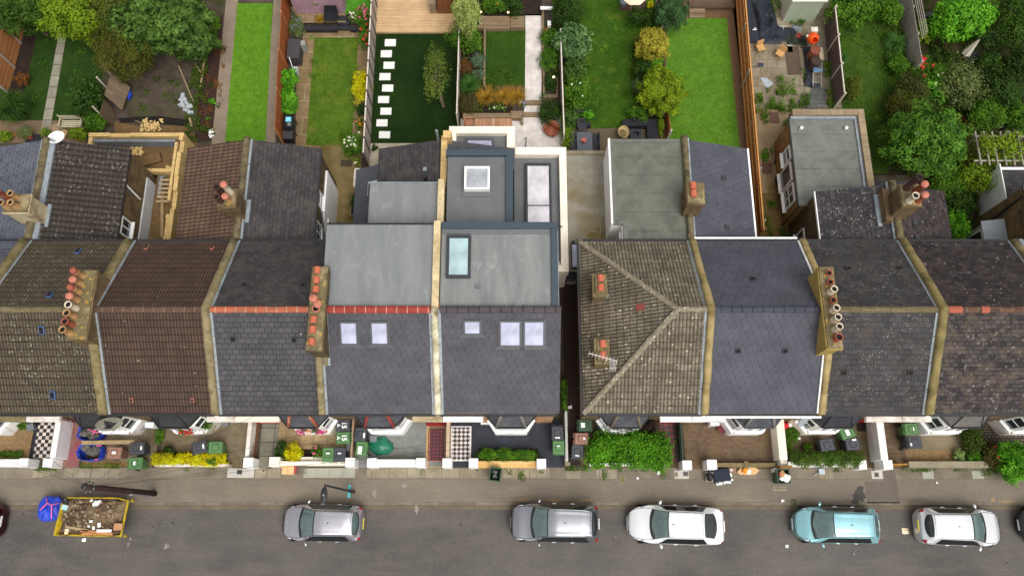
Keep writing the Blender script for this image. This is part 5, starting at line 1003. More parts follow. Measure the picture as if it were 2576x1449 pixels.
def make_bin():
 t = thing('wheelie_bin', 'x', 'wheelie bin'); m = BINC['black']; mb = MB()
 rr = lambda w, d, z, r=.06: [(x * (w / 2 - r) + r * cos(a) * 1, y * (d / 2 - r) + r * sin(a), z) for x, y, a0 in ((1, 1, 0), (-1, 1, pi / 2), (-1, -1, pi), (1, -1, 1.5 * pi)) for a in (a0, a0 + pi / 4, a0 + pi / 2)]
 mb.loft([rr(.44, .46, .04), rr(.50, .54, .5), rr(.555, .62, .93), rr(.59, .66, .94), rr(.59, .66, .99)]); mb.build('body', m, t, world=False)
 mb = MB(); mb.loft([rr(.6, .70, .992), rr(.61, .72, 1.0), rr(.60, .71, 1.03), rr(.52, .62, 1.06)]); lid = mb.build('lid', m, t, world=False)
 MB().loft([rr(.30, .30, 1.06, .04), rr(.27, .27, 1.075, .04)]).build('lid_panel', m, lid, world=False)
 g_ = [Vector(q) for q in rr(.32, .32, 1.064, .05)]; MB().tube(g_ + [g_[0]], .009, 4).build('lid_groove', BLACKM, lid, world=False); g_ = [Vector(q) for q in rr(.55, .65, 1.05, .06)]; MB().tube(g_ + [g_[0]], .009, 4).build('lid_rim', BLACKM, lid, world=False)
 mb = MB(); mb.tube([(-.27, .33, .97), (-.27, .41, 1.0), (-.06, .41, 1.0), (-.06, .35, .99)], .017, 6).tube([(.27, .33, .97), (.27, .41, 1.0), (.06, .41, 1.0), (.06, .35, .99)], .017, 6); mb.build('handle', m, t, world=False)
 for s in (-1, 1):
  mb = MB(); mb.M = Matrix.Translation((s * .27, .27, .1)) @ Matrix.Rotation(pi / 2, 4, 'Y'); mb.cyl(0, 0, -.03, .03, .1, n=14); mb.build('wheel', BLACKM, t, world=False)
 return t
BIN0 = make_bin(); first_bin = [True]
def wbin(label, kind, c, x, y, deg, sticker=None, text=None, sc=None, z=1.06):
 o = BIN0 if first_bin[0] else dup(BIN0); p = at(c, 2, x, y, z)
 o.location = (p.x, p.y, .03); o.rotation_euler = (0, 0, RD(deg)); o['label'] = label; o['group'] = 'wheelie bins in the front gardens'
 first_bin[0] = False
 if sc: o.scale = (sc, sc, sc)
 BINS.append((o, kind)); lid = [k for k in KIDS[o.name] if k.name.startswith('lid')][0]
 if sticker: LATE.append((o, lid, sticker, text))
 elif text: LATE.append((o, lid, None, text))
 return o
BINS, LATE = [], []
wbin('brown garden waste bin between blue bags and dark bins', 'brown', 0, 852, 530, 88, (.0, .0, .12, .2))
wbin('dark grey bin beside the end of a long plank', 'black', 0, 1022, 497, 95, (.0, -.22, .2, .09))
wbin('green bin standing forward onto the pavement edge beside stony bed', 'green', 0, 1008, 608, 92, (0, .02, .2, .1))
wbin('dark grey bin with white label behind the yellow hedge', 'black', 0, 1488, 490, 105, (0, -.2, .22, .08))
wbin('green bin behind the right end of the yellow hedge', 'green', 0, 1606, 490, 92)
wbin('dark grey bin numbered 15A beside the thin dividing wall', 'black', 1, 655, 325, -88, None, '15A')
wbin('green bin numbered 15A beside the thin dividing wall', 'green', 1, 655, 418, -86, None, '15A')
wbin('green bin against cream front wall, beside pink rose', 'green', 1, 543, 542, 180, (0, -.05, .2, .07))
wbin('dark grey bin against cream front wall, beside small caddy', 'black', 1, 629, 542, 180, (0, -.05, .18, .06))
wbin('dark grey bin with upright white label on grey paving', 'black', 1, 784, 392, 178, (-.2, .05, .09, .26))
wbin('pale green bin with large paper on its lid, grey paving', 'green', 1, 792, 497, 176, (.06, .1, .2, .4))
wbin('dark grey bin on black paving beside passage wall', 'black', 2, 351, 383, 0, (0, -.24, .24, .08))
wbin('green bin on black paving beside passage wall', 'green', 2, 359, 492, 0, (0, .08, .16, .05))
wbin('dark green bin with two part lid by hipped house corner', 'darkgreen', 2, 558, 325, 90, (0, .12, .24, .2))
wbin('brown bin half hidden by the bright hedge', 'brown', 2, 530, 425, 90, (0, -.14, .1, .1))
wbin('dark grey bin at the left end of the bright hedge', 'black', 2, 500, 522, 175, (0, .2, .2, .06))
wbin('green bin with white paper under dark bay roof', 'green', 3, 605, 380, -70, (0, .0, .3, .2))
wbin('dark grey plain lidded bin behind the dark clipped hedge', 'black', 3, 453, 470, -82)
wbin('dark grey bin with low white label behind the dark hedge', 'black', 3, 645, 465, -85, (-.2, .1, .1, .2))
wbin('green bin on brown path beside white bay', 'green', 3, 1082, 352, 92, (0, -.1, .18, .06))
wbin('dark grey bin on brown path below the green bin', 'black', 3, 1108, 452, 92, (-.1, .22, .14, .08))
for o, k in BINS:
 if k != 'black':
  repaint(o, BINC['black'], BINC[k])
def number(txt, size):
 cu = bpy.data.curves.new('n', 'FONT'); cu.body = txt; cu.size = size; cu.extrude = .002; cu.offset = .012; cu.align_x = 'CENTER'; cu.align_y = 'CENTER'
 o = bpy.data.objects.new('n', cu); COL.objects.link(o); dg = bpy.context.evaluated_depsgraph_get(); me = bpy.data.meshes.new_from_object(o.evaluated_get(dg))
 bpy.data.objects.remove(o); return me
for o, lid, st, tx in LATE:
 if st: put_o = B(st[0] - st[2] / 2, st[0] + st[2] / 2, st[1] - st[3] / 2, st[1] + st[3] / 2, 1.062, 1.081).build('label', STICK, lid, world=False)
 if tx:
  for s_, sz, x, y in (('15', .34, .0, .06), ('A', .22, .0, -.22)):
   me = number(s_, sz); me.name = 'lid_number'; n = bpy.data.objects.new('lid_number', me); COL.objects.link(n); me.materials.clear(); me.materials.append(STICK)
   put(n, lid); n.location = (x, y, 1.082)
def make_caddy(label, c, x, y, deg, z=.42):
 p = at(c, 2, x, y, z); t = thing('food_caddy', label, 'caddy', (p.x, p.y, .03), RD(deg)); m = noisy('caddy_grey', S(112, 116, 120), S(126, 130, 134), 3, 30, .6, .03)
 MB().loft([[(x_ * .13, y_ * .12, .0) for x_, y_ in ((-1, -1), (1, -1), (1, 1), (-1, 1))], [(x_ * .17, y_ * .15, .38) for x_, y_ in ((-1, -1), (1, -1), (1, 1), (-1, 1))]]).build('body', m, t, world=False, bevel=.02)
 l = B(-.18, .18, -.17, .17, .385, .43).build('lid', m, t, world=False, bevel=.02); MB().tube([(-.15, .15, .4), (-.15, .24, .38), (.15, .24, .38), (.15, .15, .4)], .014, 6).build('handle', m, t, world=False)
make_caddy('small grey food caddy beside chequered path on gravel', 0, 225, 338, 20); make_caddy('small grey food caddy by the dark red porch', 0, 1678, 305, -8)
make_caddy('small grey food caddy against white bay on grey paving', 1, 880, 425, 0); make_caddy('small grey food caddy in corner beside the thin dividing wall', 1, 703, 487, -90); make_caddy('small grey food caddy under white box on wall by bay', 0, 1075, 335, 5)
def tub(name, label, cat, c, x, y, w, d, h, deg, m, fill=None, lidless=True, wall=.03):
 p = at(c, 2, x, y, h); t = thing(name, label, cat, (p.x, p.y, .015), RD(deg)); k = .8
 o = [(-1, -1), (1, -1), (1, 1), (-1, 1)]; ring = lambda a, z: [(q[0] * w / 2 * a, q[1] * d / 2 * a, z) for q in o]
 mb = MB(); f = 1 - 2 * wall / min(w, d); mb.loft([ring(k, 0), ring(1, h - .04), ring(1.06, h - .04), ring(1.06, h), ring(f, h), ring(k * f, .05)], caps=True); mb.build('body', m, t, world=False)
 return t
tub('open_bin', 'open lidless green bin standing on slabs before sandstone wall', 'bin', 1, 1790, 690, .56, .66, .95, -8, BINC['darkgreen'])
o = thing('rubbish_bags', 'dark rubbish and white scraps down inside open lidless green bin', 'rubbish', at(1, 2, 1805, 700, .3)); mb = MB()
for i in range(6): mb.rbox(at(1, 2, 1790 + U(-14, 18), 690 + U(-22, 22), U(.35, .6)), .16, .12, .08, U(0, 3), U(-.4, .4))
mb.build('scraps', noisy('scraps', S(40, 42, 42), S(150, 150, 146), 3, 20), o)
tb_ = tub('open_bin', 'overflowing dark green bin of packaging on pavement', 'bin', 3, 130, 705, .62, .7, .95, 3, BINC['darkgreen'])
o = thing('rubbish_bags', 'white carrier bags and brown card heaped in overflowing bin', 'rubbish', at(3, 2, 130, 700, .95))
for (x, y, z, a, b, h, m) in ((120, 690, 1.0, .16, .18, .12, TERRA if False else noisy('brown_card', S(176, 136, 92), S(190, 150, 104), 3, 30)), (150, 715, 1.0, .2, .2, .14, WHITE), (118, 722, 1.02, .13, .12, .1, WHITE), (103, 690, 1.05, .06, .06, .05, plain('red_wrapper', S(206, 40, 44)))):
 p = at(3, 2, x, y, z); MB().blob(p, a, b, h, 10, 7, .22).build('bag', m, o)
p = at(3, 2, 140, 640, 1.0); B(p.x - .38, p.x + .3, p.y - .05, p.y + .12, .75, .95).build('open_lid', noisy('brown_lid', S(130, 98, 60), S(110, 84, 52), 3, 30), o) if False else None
l_ = MB().rbox(at(3, 2, 142, 638, .9), .62, .14, .5).build('lid', noisy('brown_lid', S(146, 108, 62), S(120, 90, 54), 3, 30), tb_)
p = at(3, 2, 72, 655, .5); t = thing('plastic_canister', 'white plastic canister tucked behind the overflowing bin', 'canister', (p.x, p.y, 0)); B(p.x - .12, p.x + .1, p.y - .12, p.y + .1, .0, .6).build('body', DIRTYW, t, bevel=.04); MB().cyl(p.x, p.y, .6, .68, .04).build('cap', PANEW, t)
tub('recycling_crate', 'pale rimmed crate holding black rubbish bag by white pillar', 'crate', 2, 1484, 708, .36, .46, .36, -3, noisy('pale_crate', S(150, 142, 132), S(128, 122, 114), 3, 30))
p = at(2, 2, 1486, 706, .42); t = tag(MB().blob((p.x, p.y, .36), .2, .24, .26, 14, 9, .12).build('rubbish_bag', plain('black_sack', S(36, 28, 28), .35), smooth=True), 'knotted black rubbish bag sitting in pale rimmed crate', 'rubbish bag')
p = at(2, 2, 1582, 698, .4); t = thing('recycling_crate', 'black recycling crate with netted lid and white scraps along edge', 'crate', (p.x, p.y, 0), RD(8)); B(-.4, .4, -.3, .3, .0, .34).build('body', BLACKM, t, world=False, bevel=.02); B(-.42, .40, -.27, .33, .345, .37).build('cover', noisy('blue_black_cover', S(36, 42, 54), S(46, 52, 64), 3, 30), t, world=False, bevel=.01)
mb = MB()
for i in range(14): mb.rbox((U(-.35, .5), -.36 + U(-.03, .03), .2 + U(-.1, .1)) if i < 9 else (.45, U(-.3, .2), .25), .13, .09, .05, U(0, 3), U(-.6, .6))
mb.build('scraps', PANEW, t, world=False)
CARD = noisy('cardboard', S(210, 168, 122), S(222, 182, 136), 2, 30, .85, .05); PEACH = CARD
X0, X1, Y0, Y1 = rect(1, 2, 198, 620, 295, 690, .45); t = thing('cardboard_box', 'closed square cardboard box against cream wall', 'box', ((X0 + X1) / 2, Y0, 0)); B(X0, X1 - .05, Y0, Y1, .0, .45).build('carton', CARD, t, bevel=.008); B((X0 + X1) / 2 - .05, (X0 + X1) / 2 - .0, Y0 + .002, Y1 - .002, .452, .454).build('tape', noisy('tape', S(200, 160, 110), S(190, 150, 100), 3, 30), t)
p = at(1, 2, 338, 652, .3); t = thing('wire_rack', 'small wire rack with red edge beside cardboard box', 'rack', (p.x, p.y, 0)); mb = MB()
for i in range(9): mb.tube([(p.x - .17 + i * .055, p.y - .2, .05), (p.x - .17 + i * .055, p.y - .2, .38), (p.x - .17 + i * .055, p.y + .17, .38), (p.x - .17 + i * .055, p.y + .17, .05)], .008, 4)
mb.tube([(p.x - .22, p.y - .2, .38), (p.x + .32, p.y - .2, .38)], .01, 4).tube([(p.x - .22, p.y + .17, .38), (p.x + .32, p.y + .17, .38)], .01, 4); mb.build('wires', plain('dull_wire', S(126, 128, 126), .4, metal=.4), t); B(p.x - .27, p.x - .2, p.y - .22, p.y + .19, .1, .4).build('red_end', plain('faded_red', S(176, 62, 66)), t)
X0, X1, Y0, Y1 = rect(2, 2, 1625, 640, 1682, 680, .3); t = thing('cardboard_box', 'small brown carton between black crate and flattened hexagonal card', 'box', ((X0 + X1) / 2, Y0, 0)); B(X0, X1, Y0, Y1, .0, .3).build('carton', noisy('dull_card', S(136, 104, 84), S(150, 116, 96), 3, 30), t, bevel=.008); B(X0 + .1, X0 + .22, Y0 + .1, Y0 + .18, .301, .306).build('label', PANEW, t)
hp = [at(2, 2, x, y, .12) for x, y in ((1690, 672), (1722, 634), (1815, 632), (1857, 660), (1826, 692), (1710, 692))]; t = tag(MB().prism([(q.x, q.y) for q in hp][::-1], .02, .14).build('flattened_carton', CARD, bevel=.005), 'flat hexagonal piece of tan cardboard on the pavement', 'cardboard')
p = at(2, 2, 1762, 660, .3); t = thing('carrier_bag', 'orange and white carrier bag resting on tan hexagonal cardboard', 'bag', (p.x, p.y, .14)); MB().blob((p.x - .04, p.y + .02, .26), .17, .18, .14, 12, 8, .2).build('bag', plain('orange_plastic', S(240, 160, 40), .4), t); MB().blob((p.x + .09, p.y - .05, .3), .12, .15, .13, 10, 7, .22).build('bag_side', PANEW, t); MB().blob((p.x + .02, p.y + .16, .3), .06, .06, .06, 8, 6, .2).build('bag_handle', plain('red_orange', S(226, 84, 40), .5), t)
p = at(3, 2, 398, 672, .2); t = thing('scooter_frame', 'pale grey metal frame lying on pavement below dark hedge', 'frame', (p.x, p.y, 0)); B(p.x - .02, p.x + .28, p.y - .12, p.y + .16, .16, .2).build('plate', noisy('pale_plate', S(170, 182, 190), S(186, 196, 204), 3, 30, .5), t, bevel=.03); MB().tube([(p.x - .3, p.y - .2, .06), (p.x - .05, p.y - .05, .18)], .025, 6).tube([(p.x - .12, p.y + .2, .06), (p.x - .05, p.y + .1, .18)], .025, 6).build('legs', STEEL, t)
for (c, x0, y0, x1, y1, lab, m) in ((0, 1765, 655, 1808, 692, 'small dark metal cover in white slab left of cream pillar', DARKM), (2, 820, 695, 857, 752, 'mossy rectangular cover in the pavement below the bright hedge', MORTAR), (2, 1286, 668, 1326, 705, 'dark inspection cover in white slab below white pillar', DARKM), (2, 1225, 675, 1248, 708, 'mossy stone cover in white slab', MORTAR), (3, 805, 675, 840, 712, 'round ribbed cover in pale slab below grey sided wall', DARKM), (3, 48, 780, 152, 815, 'buff stone cover plate in the pavement below overflowing bin', SL_A), (1, 50, 655, 75, 672, 'tiny square stop tap cover in the buff slabs', DARKM), (0, 320, 668, 375, 700, 'worn grey cover at foot of white pillars', CONC)):
 X0, X1, Y0, Y1 = rect(c, 2, x0, y0, x1, y1); t = thing('inspection_cover', lab, 'cover', ((X0 + X1) / 2, (Y0 + Y1) / 2, 0)); B(X0, X1, Y0, Y1, .0, .022).build('frame', CACHE['old_concrete'], t); B(X0 + .03, X1 - .03, Y0 + .03, Y1 - .03, .0221, .027).build('plate', m, t)
for (c, x, y, s, lab, col) in ((3, 1040, 1112, .34, 'crumpled cream paper bag lying on road between turquoise and silver cars', S(226, 206, 176)), (0, 622, 1178, .2, 'white paper scrap on the road below the skip', S(232, 232, 232)), (3, 158, 1225, .17, 'white litter on road left of turquoise car', S(220, 220, 220)), (2, 945, 720, .13, 'white cup on the pavement below bright hedge', S(240, 240, 240)), (2, 1105, 680, .16, 'crumpled white tissue near right end of bright hedge', S(236, 236, 236)), (2, 443, 192, .2, 'white envelope on the dark passage floor', S(230, 230, 232)), (3, 244, 425, .14, 'white scrap in the weedy yard beside cream bay', S(240, 240, 240)), (3, 1270, 752, .12, 'white scrap on the footway below concrete wall', S(226, 226, 224)), (3, 120, 888, .16, 'white litter beside the kerb ahead of turquoise car', S(230, 226, 220))):
 p = at(c, 2, x, y); z = -.1 if p.y < 1.2 else .02; mb = MB(); n = 4
 gx = [[Vector((p.x + (i / n - .5) * s + U(-.02, .02), p.y + (j / n - .5) * s * .8 + U(-.02, .02), z + .012 + U(0, .06))) for i in range(n + 1)] for j in range(n + 1)]
 for j in range(n):
  for i in range(n): mb.poly([gx[j][i], gx[j][i + 1], gx[j + 1][i + 1], gx[j + 1][i]])
 o = mb.build('litter', plain('litter_%d' % int(col[0] * 1000 + col[2] * 100), col, .7)); o.rotation_euler = (0, 0, 0); tag(o, lab, 'litter')
BLUE = noisy('blue_woven_plastic', S(34, 60, 176), S(52, 84, 206), 4, 40, .4, .1, c3=S(28, 44, 140)); PINKS = plain('pink_strap', S(236, 104, 150), .5); SACK = noisy('rubble_sack', S(58, 58, 56), S(112, 108, 98), 4, 20, .6, .3)
def bulkbag(label, c, x, y, w, d, h, open_=True, straps=(), z=None, zg=0.02):
 p = at(c, 2, x, y, h * .7); t = thing('bulk_bag', label, 'bulk bag', (p.x, p.y, zg)); n, m = 40, 14; rings = []
 ph = [U(0, 6) for _ in range(5)]
 for j in range(m + 1):
  f = j / m; ring = []
  for i in range(n):
   a = 2 * pi * i / n; sq = (abs(cos(a)) ** 3.4 + abs(sin(a)) ** 3.4) ** (-1 / 3.4)
   if open_: pr = (.86 + .18 * sin(f * pi)) if f < .85 else (1.0 - (f - .85) * .9); z_ = h * min(1, f / .85) - max(0, f - .85) * h * .9
   else: pr = (.82 + .25 * sin(f * 2.4)) * (1 if f < .62 else max(.03, 1 - ((f - .62) / .38) ** 1.5)); z_ = h * (f / .62 * .72 if f < .62 else .72 + .28 * ((f - .62) / .38) ** .7)
   wr = 1 + .035 * sin(5 * a + ph[0] + 4 * f) + .028 * sin(11 * a + ph[1] + 9 * f) + .018 * sin(23 * a + ph[2] - 7 * f)
   ring.append((p.x + w / 2 * cos(a) * sq * pr * wr, p.y + d / 2 * sin(a) * sq * pr * wr, zg + z_ + .035 * sin(7 * a + ph[3]) * f + U(-.012, .012)))
  rings.append(ring)
 MB().loft(rings, caps=not open_).build('bag', BLUE, t, smooth=False)
 if open_:
  s = thing('rubble_sacks', 'grey black rubble sacks packed in ' + ('upper' if d < .75 else 'lower') + ' blue bag', 'rubble sack', (p.x, p.y, zg))
  for i in range(5): MB().blob((p.x + U(-.3, .28) * w, p.y + U(-.25, .25) * d, zg + h * .82), .22 * w, .24 * d, .16, 12, 8, .2).build('sack', SACK, s)
 mb = MB()
 for st in straps: mb.tube([at(c, 2, a, b, zz + .02) for a, b, zz in st], .028, 5)
 if straps: mb.build('strap', PINKS, t)
 return t
bulkbag('blue bulk bag of rubble nearer the house, pink strap tied', 0, 682, 385, 1.2, .72, .75, True, [[(655, 352, .85), (700, 372, .9), (740, 378, .88)], [(690, 395, .86), (712, 355, .92), (745, 352, .84)]])
bulkbag('blue bulk bag of rubble near pavement, under the plank', 0, 680, 528, 1.2, .8, .8, True, [[(720, 478, .86), (758, 474, .86)], [(705, 580, .8), (730, 578, .8)]])
bulkbag('tied round blue bulk bag standing on the road beside the skip', 0, 362, 945, 1.02, 1.12, .95, False, [[(300, 955, .7), (352, 905, 1.0), (345, 865, .75)], [(352, 905, 1.0), (385, 920, 1.0), (383, 1018, .72)], [(385, 920, 1.0), (436, 905, .7)]], zg=-.1)
a, b = at(0, 2, 608, 455, .86), at(0, 2, 1003, 450, .8); d = b - a; mb = MB().rbox((a + b) / 2, d.length, .2, .06, math.atan2(d.y, d.x), 0, 0); t = tag(mb.build('plank', TIMBER), 'long timber plank resting on the blue bulk bag', 'plank')
p = at(1, 2, 930, 475, .3); mb = MB(); n = 22; ph = [U(0, 6) for _ in range(4)]; rings = []
for j in range(9):
 f = j / 8; rings.append([(p.x + (.62 * cos(a) * (1 + .18 * cos(2 * a + 1)) * (1 - f ** 2 * .96)) * (1 + .06 * sin(9 * a + ph[0])), p.y + .5 * sin(a) * (1 - f ** 2 * .96) * (1 + .08 * sin(6 * a + ph[1])), .03 + .42 * f ** .8 + .05 * sin(5 * a + ph[2]) * (1 - f)) for a in [2 * pi * i / n for i in range(n)]])
tag(mb.loft(rings).build('garden_sack', noisy('green_sack', S(24, 96, 74), S(48, 128, 100), 4, 30, .35, .1)), 'crumpled dark green garden sack on grey paving', 'sack')
# ================================================================== skip
rim = [at(0, 2, x, y, 1.12) for x, y in ((402, 1143), (905, 1152), (960, 886), (872, 866), (497, 864), (466, 880))]
ctr = sum(rim, Vector((0, 0, 0))) / 6; t = thing('skip', 'yellow rimmed builders skip heaped with soil and rubble', 'skip', (ctr.x, ctr.y, -.1))
YEL = noisy('worn_yellow_paint', S(196, 168, 24), S(166, 138, 30), 4, 20, .6, .2, c3=S(112, 92, 40)); bot = [Vector((ctr.x + (p.x - ctr.x) * .62, ctr.y + (p.y - ctr.y) * .92, -.09)) for p in rim]
inn = [Vector((ctr.x + (p.x - ctr.x) * .985, ctr.y + (p.y - ctr.y) * .975, 1.12)) for p in rim]; inn = [ctr.lerp(p, .955) + Vector((0, 0, (p.z - ctr.z) * .045)) for p in rim]; inb = [p.lerp(b, .4) * .97 + ctr * .03 for p, b in zip(rim, bot)]
MB().loft([bot, rim, inn, inb], caps=False).build('hull', YEL, t); MB().poly(bot[::-1]).build('base', YEL, t)
MB().tube(rim + [rim[0]], .03, 7).build('rim', YEL, t)
for i in (0, 1, 2, 5): MB().cyl(rim[i].x * .99 + ctr.x * .01, rim[i].y, .55, .75, .06).build('lifting_lug', YEL, t)
mb = MB(); N_ = 30; gx = []
from mathutils import noise as mnoise
for j in range(N_ + 1):
 row = []
 for i in range(N_ + 1):
  u_, v_ = i / N_, j / N_; lo = inn[0].lerp(inn[1], u_); hi = inn[5].lerp(inn[2], u_); hi.y = max(hi.y, 0) if False else (inn[4].y * .6 + inn[3].y * .4 if .12 < u_ < .82 else hi.y); p = lo.lerp(hi, v_)
  e = min(u_, 1 - u_, v_, 1 - v_); p.z = 1.0 + min(.12, e * .6) + .10 * mnoise.noise(p * 1.3) + .09 * mnoise.noise(p * 5) + .04 * mnoise.noise(p * 13); row.append(p)
 gx.append(row)
for j in range(N_):
 for i in range(N_): mb.poly([gx[j][i], gx[j][i + 1], gx[j + 1][i + 1], gx[j + 1][i]])
tag(mb.build('soil_heap', noisy('skip_soil', S(66, 52, 40), S(104, 84, 66), 3, 14, .97, 1.0, c3=S(128, 110, 84))), 'brown soil and rubble filling the yellow skip', 'soil')
mb = MB()
for i in range(170):
 u_, v_ = U(.05, .95), U(.1, .95); p = gx[int(v_ * N_)][int(u_ * N_)]; s = U(.03, .11); mb.rbox(p + Vector((0, 0, s * .2)), s * U(.8, 1.6), s, s * U(.5, 1), U(0, 3), U(-.6, .6), U(-.6, .6))
tag(mb.build('rubble', noisy('rubble_chips', S(104, 84, 66), S(168, 148, 120), 2, 20, .95, .3)), 'loose rubble chips over the soil in the skip', kind='stuff')
mb = MB()
for (x, y, s) in ((720, 905, .24), (740, 895, .18), (700, 915, .15), (683, 885, .14), (680, 1040, .15), (740, 1068, .2), (662, 1078, .12), (698, 1090, .16)): mb.rbox(at(0, 2, x, y, 1.22), s, s * .7, s * .5, U(0, 3), U(-.4, .4), U(-.4, .4))
tag(mb.build('white_rubble', WHITE), 'white plaster lumps scattered over the skip load', kind='stuff')
for i, (x0, y0, x1, y1, w_, z, lab) in enumerate(((488, 1080, 660, 1108, .11, 1.2, 'grey brown plank lying slanted in the skip'), (600, 1108, 740, 1122, .10, 1.2, 'short orange timber offcut nearest middle of skip planks'), (610, 1135, 800, 1125, .12, 1.18, 'orange timber board along near edge of skip'), (700, 1122, 840, 1136, .13, 1.22, 'wide pale timber board under white strip in skip'), (640, 1122, 720, 1138, .06, 1.24, 'thin batten across orange timber in skip'))):
 a, b = at(0, 2, x0, y0, z), at(0, 2, x1, y1, z); d = b - a; tag(MB().rbox((a + b) / 2, d.length, w_, .035, math.atan2(d.y, d.x)).build('timber_offcut', TIMBER if i == 0 else noisy('orange_timber', S(196, 138, 92), S(176, 120, 78), 3, 40)), lab, 'timber')
def flat_box(name, label, cat, c, x0, y0, x1, y1, z, m, h=.06, rz=0.0, r=2):
 X0, X1, Y0, Y1 = rect(c, r, x0, y0, x1, y1, z); return tag(MB().rbox(((X0 + X1) / 2, (Y0 + Y1) / 2, z), X1 - X0, Y1 - Y0, h, rz).build(name, m, bevel=.005), label, cat)
flat_box('cardboard_sheet', 'square of brown cardboard in near right corner of skip', 'cardboard', 0, 850, 1055, 912, 1106, 1.22, noisy('brown_card2', S(190, 140, 104), S(176, 128, 94), 2, 30))
flat_box('plastic_trim', 'white plastic trim strip lying on timber in the skip', 'trim', 0, 722, 1100, 832, 1120, 1.25, PANEW)
flat_box('packet', 'white and turquoise packet at far left corner of the skip', 'packet', 0, 462, 918, 505, 956, 1.24, noisy('packet_white', S(236, 240, 240), S(120, 200, 206), 5, 10, .5, 0), .06, -.25)
flat_box('packet', 'white and orange packet at near left corner of skip', 'packet', 0, 484, 1096, 510, 1136, 1.22, noisy('packet_orange', S(240, 238, 232), S(240, 170, 60), 5, 10, .5, 0), .06, -.05)
p = at(0, 2, 486, 892, 1.2); tag(MB().blob(p, .17, .16, .12, 10, 7, .2).build('rubbish_bag', plain('black_sack', S(36, 28, 28), .35)), 'small black bag in far left corner of skip', 'rubbish bag')
# ================================================================== telegraph pole and lamp post
pb = at(0, 2, 1152, 834, 0); PT = Vector((pb.x, pb.y, 7.0)); t = thing('telegraph_pole', 'brown wooden telegraph pole on the pavement behind the skip', 'pole', pb)
CREO = noisy('creosoted_wood', S(42, 26, 22), S(62, 42, 36), 3, 30, .85, .5)
MB().tube([pb + Vector((0, 0, -.1)), pb + Vector((0, 0, 3.5)), PT], [.15, .135, .115], 14).build('pole', CREO, t, smooth=True); MB().cyl(pb.x, pb.y, 7.0, 7.06, .13, .05).build('cap', BLACKM, t)
MB().box(pb.x - .06, pb.x + .07, pb.y - .2, pb.y - .12, 0, 2.6).build('cable_guard', STEEL, t)
mb = MB(); mb.tube([PT + Vector((.22 * cos(a), .22 * sin(a), -.45)) for a in [2 * pi * i / 16 for i in range(17)]], .02, 6); mb.build('crown_ring', STEEL, t)
for i in range(8): a = 2 * pi * i / 8; MB().cyl(PT.x + .22 * cos(a), PT.y + .22 * sin(a), 6.5, 6.62, .035).build('insulator', BLACKM, t)
for i in range(5): MB().tube([(pb.x + .1 * (-1) ** i, pb.y, 3.2 + i * .55), (pb.x + .3 * (-1) ** i, pb.y, 3.2 + i * .55)], .014, 5).build('step_iron', DARKM, t)
wires = [(-31, 5.3, 5.2, 'far left'), (-27.2, 5.3, 4.9, 'white bay at left edge'), (-24.6, 5.3, 4.9, 'chequered path'), (-20.8, 5.3, 4.7, 'black felt bay behind blue bags'), (-15.2, 5.3, 4.6, 'yellow hedge house'), (-11.4, 5.3, 4.6, 'old slate house'), (-5.4, 5.3, 4.6, 'red ridged house'), (-1.8, 5.3, 4.6, 'black paved house'), (8.5, 5.3, 4.7, 'hipped house'), (14.2, 5.3, 4.7, 'white guttered house'), (-31, -9.5, 5.4, 'opposite side of road, nearer'), (-30.2, -10.5, 5.4, 'opposite side of road, farther')]
for x, y, z, lab in wires:
 e = Vector((x, y, z)); L = (e - PT).length; s0 = PT + Vector((0, 0, -.4)) + (e - PT).normalized() * .22; pts = [s0.lerp(e, k / 14) - Vector((0, 0, .012 * L * 4 * (k / 14) * (1 - k / 14))) for k in range(15)]
 tag(MB().tube(pts, .0065, 4).build('telephone_wire', ROPE), 'thin black wire from the telegraph pole to ' + lab, 'wire')
lb = at(1, 2, 735, 822, 0); t = thing('street_lamp', 'slender black street lamp on the pavement above dark grey hatchback', 'street lamp', lb)
MB().tube([lb, lb + Vector((0, 0, 1.2)), lb + Vector((0, 0, 1.25)), lb + Vector((0, 0, 6.5))], [.085, .08, .055, .045], 12).build('post', BLACKM, t, smooth=True); MB().tube([lb + Vector((0, 0, 6.4)), lb + Vector((0, -.12, 6.55)), lb + Vector((0, -.35, 6.6))], .035, 8).build('arm', BLACKM, t)
MB().loft([[(lb.x + w_ * cos(a), lb.y - .42 + .36 * y_ , 6.58 + h_ * sin(a)) for a in [2 * pi * i / 12 for i in range(12)]] for y_, w_, h_ in ((.98, .03, .02), (.8, .10, .05), (.2, .15, .075), (-.5, .14, .07), (-.9, .07, .05), (-1, .01, .01))]).build('lantern', BLACKM, t, smooth=True)
MB().cyl(lb.x, lb.y - .42, 6.64, 6.72, .035).build('photocell', STEEL, t); B(lb.x - .12, lb.x + .02, lb.y - .31, lb.y + .31, .9, .94).build('sign_bracket', plain('teal_plate', S(62, 160, 160), .5), t); B(lb.x - .07, lb.x - .04, lb.y - .3, lb.y + .3, .5, .9).build('sign_plate', CACHE['teal_plate'], t)
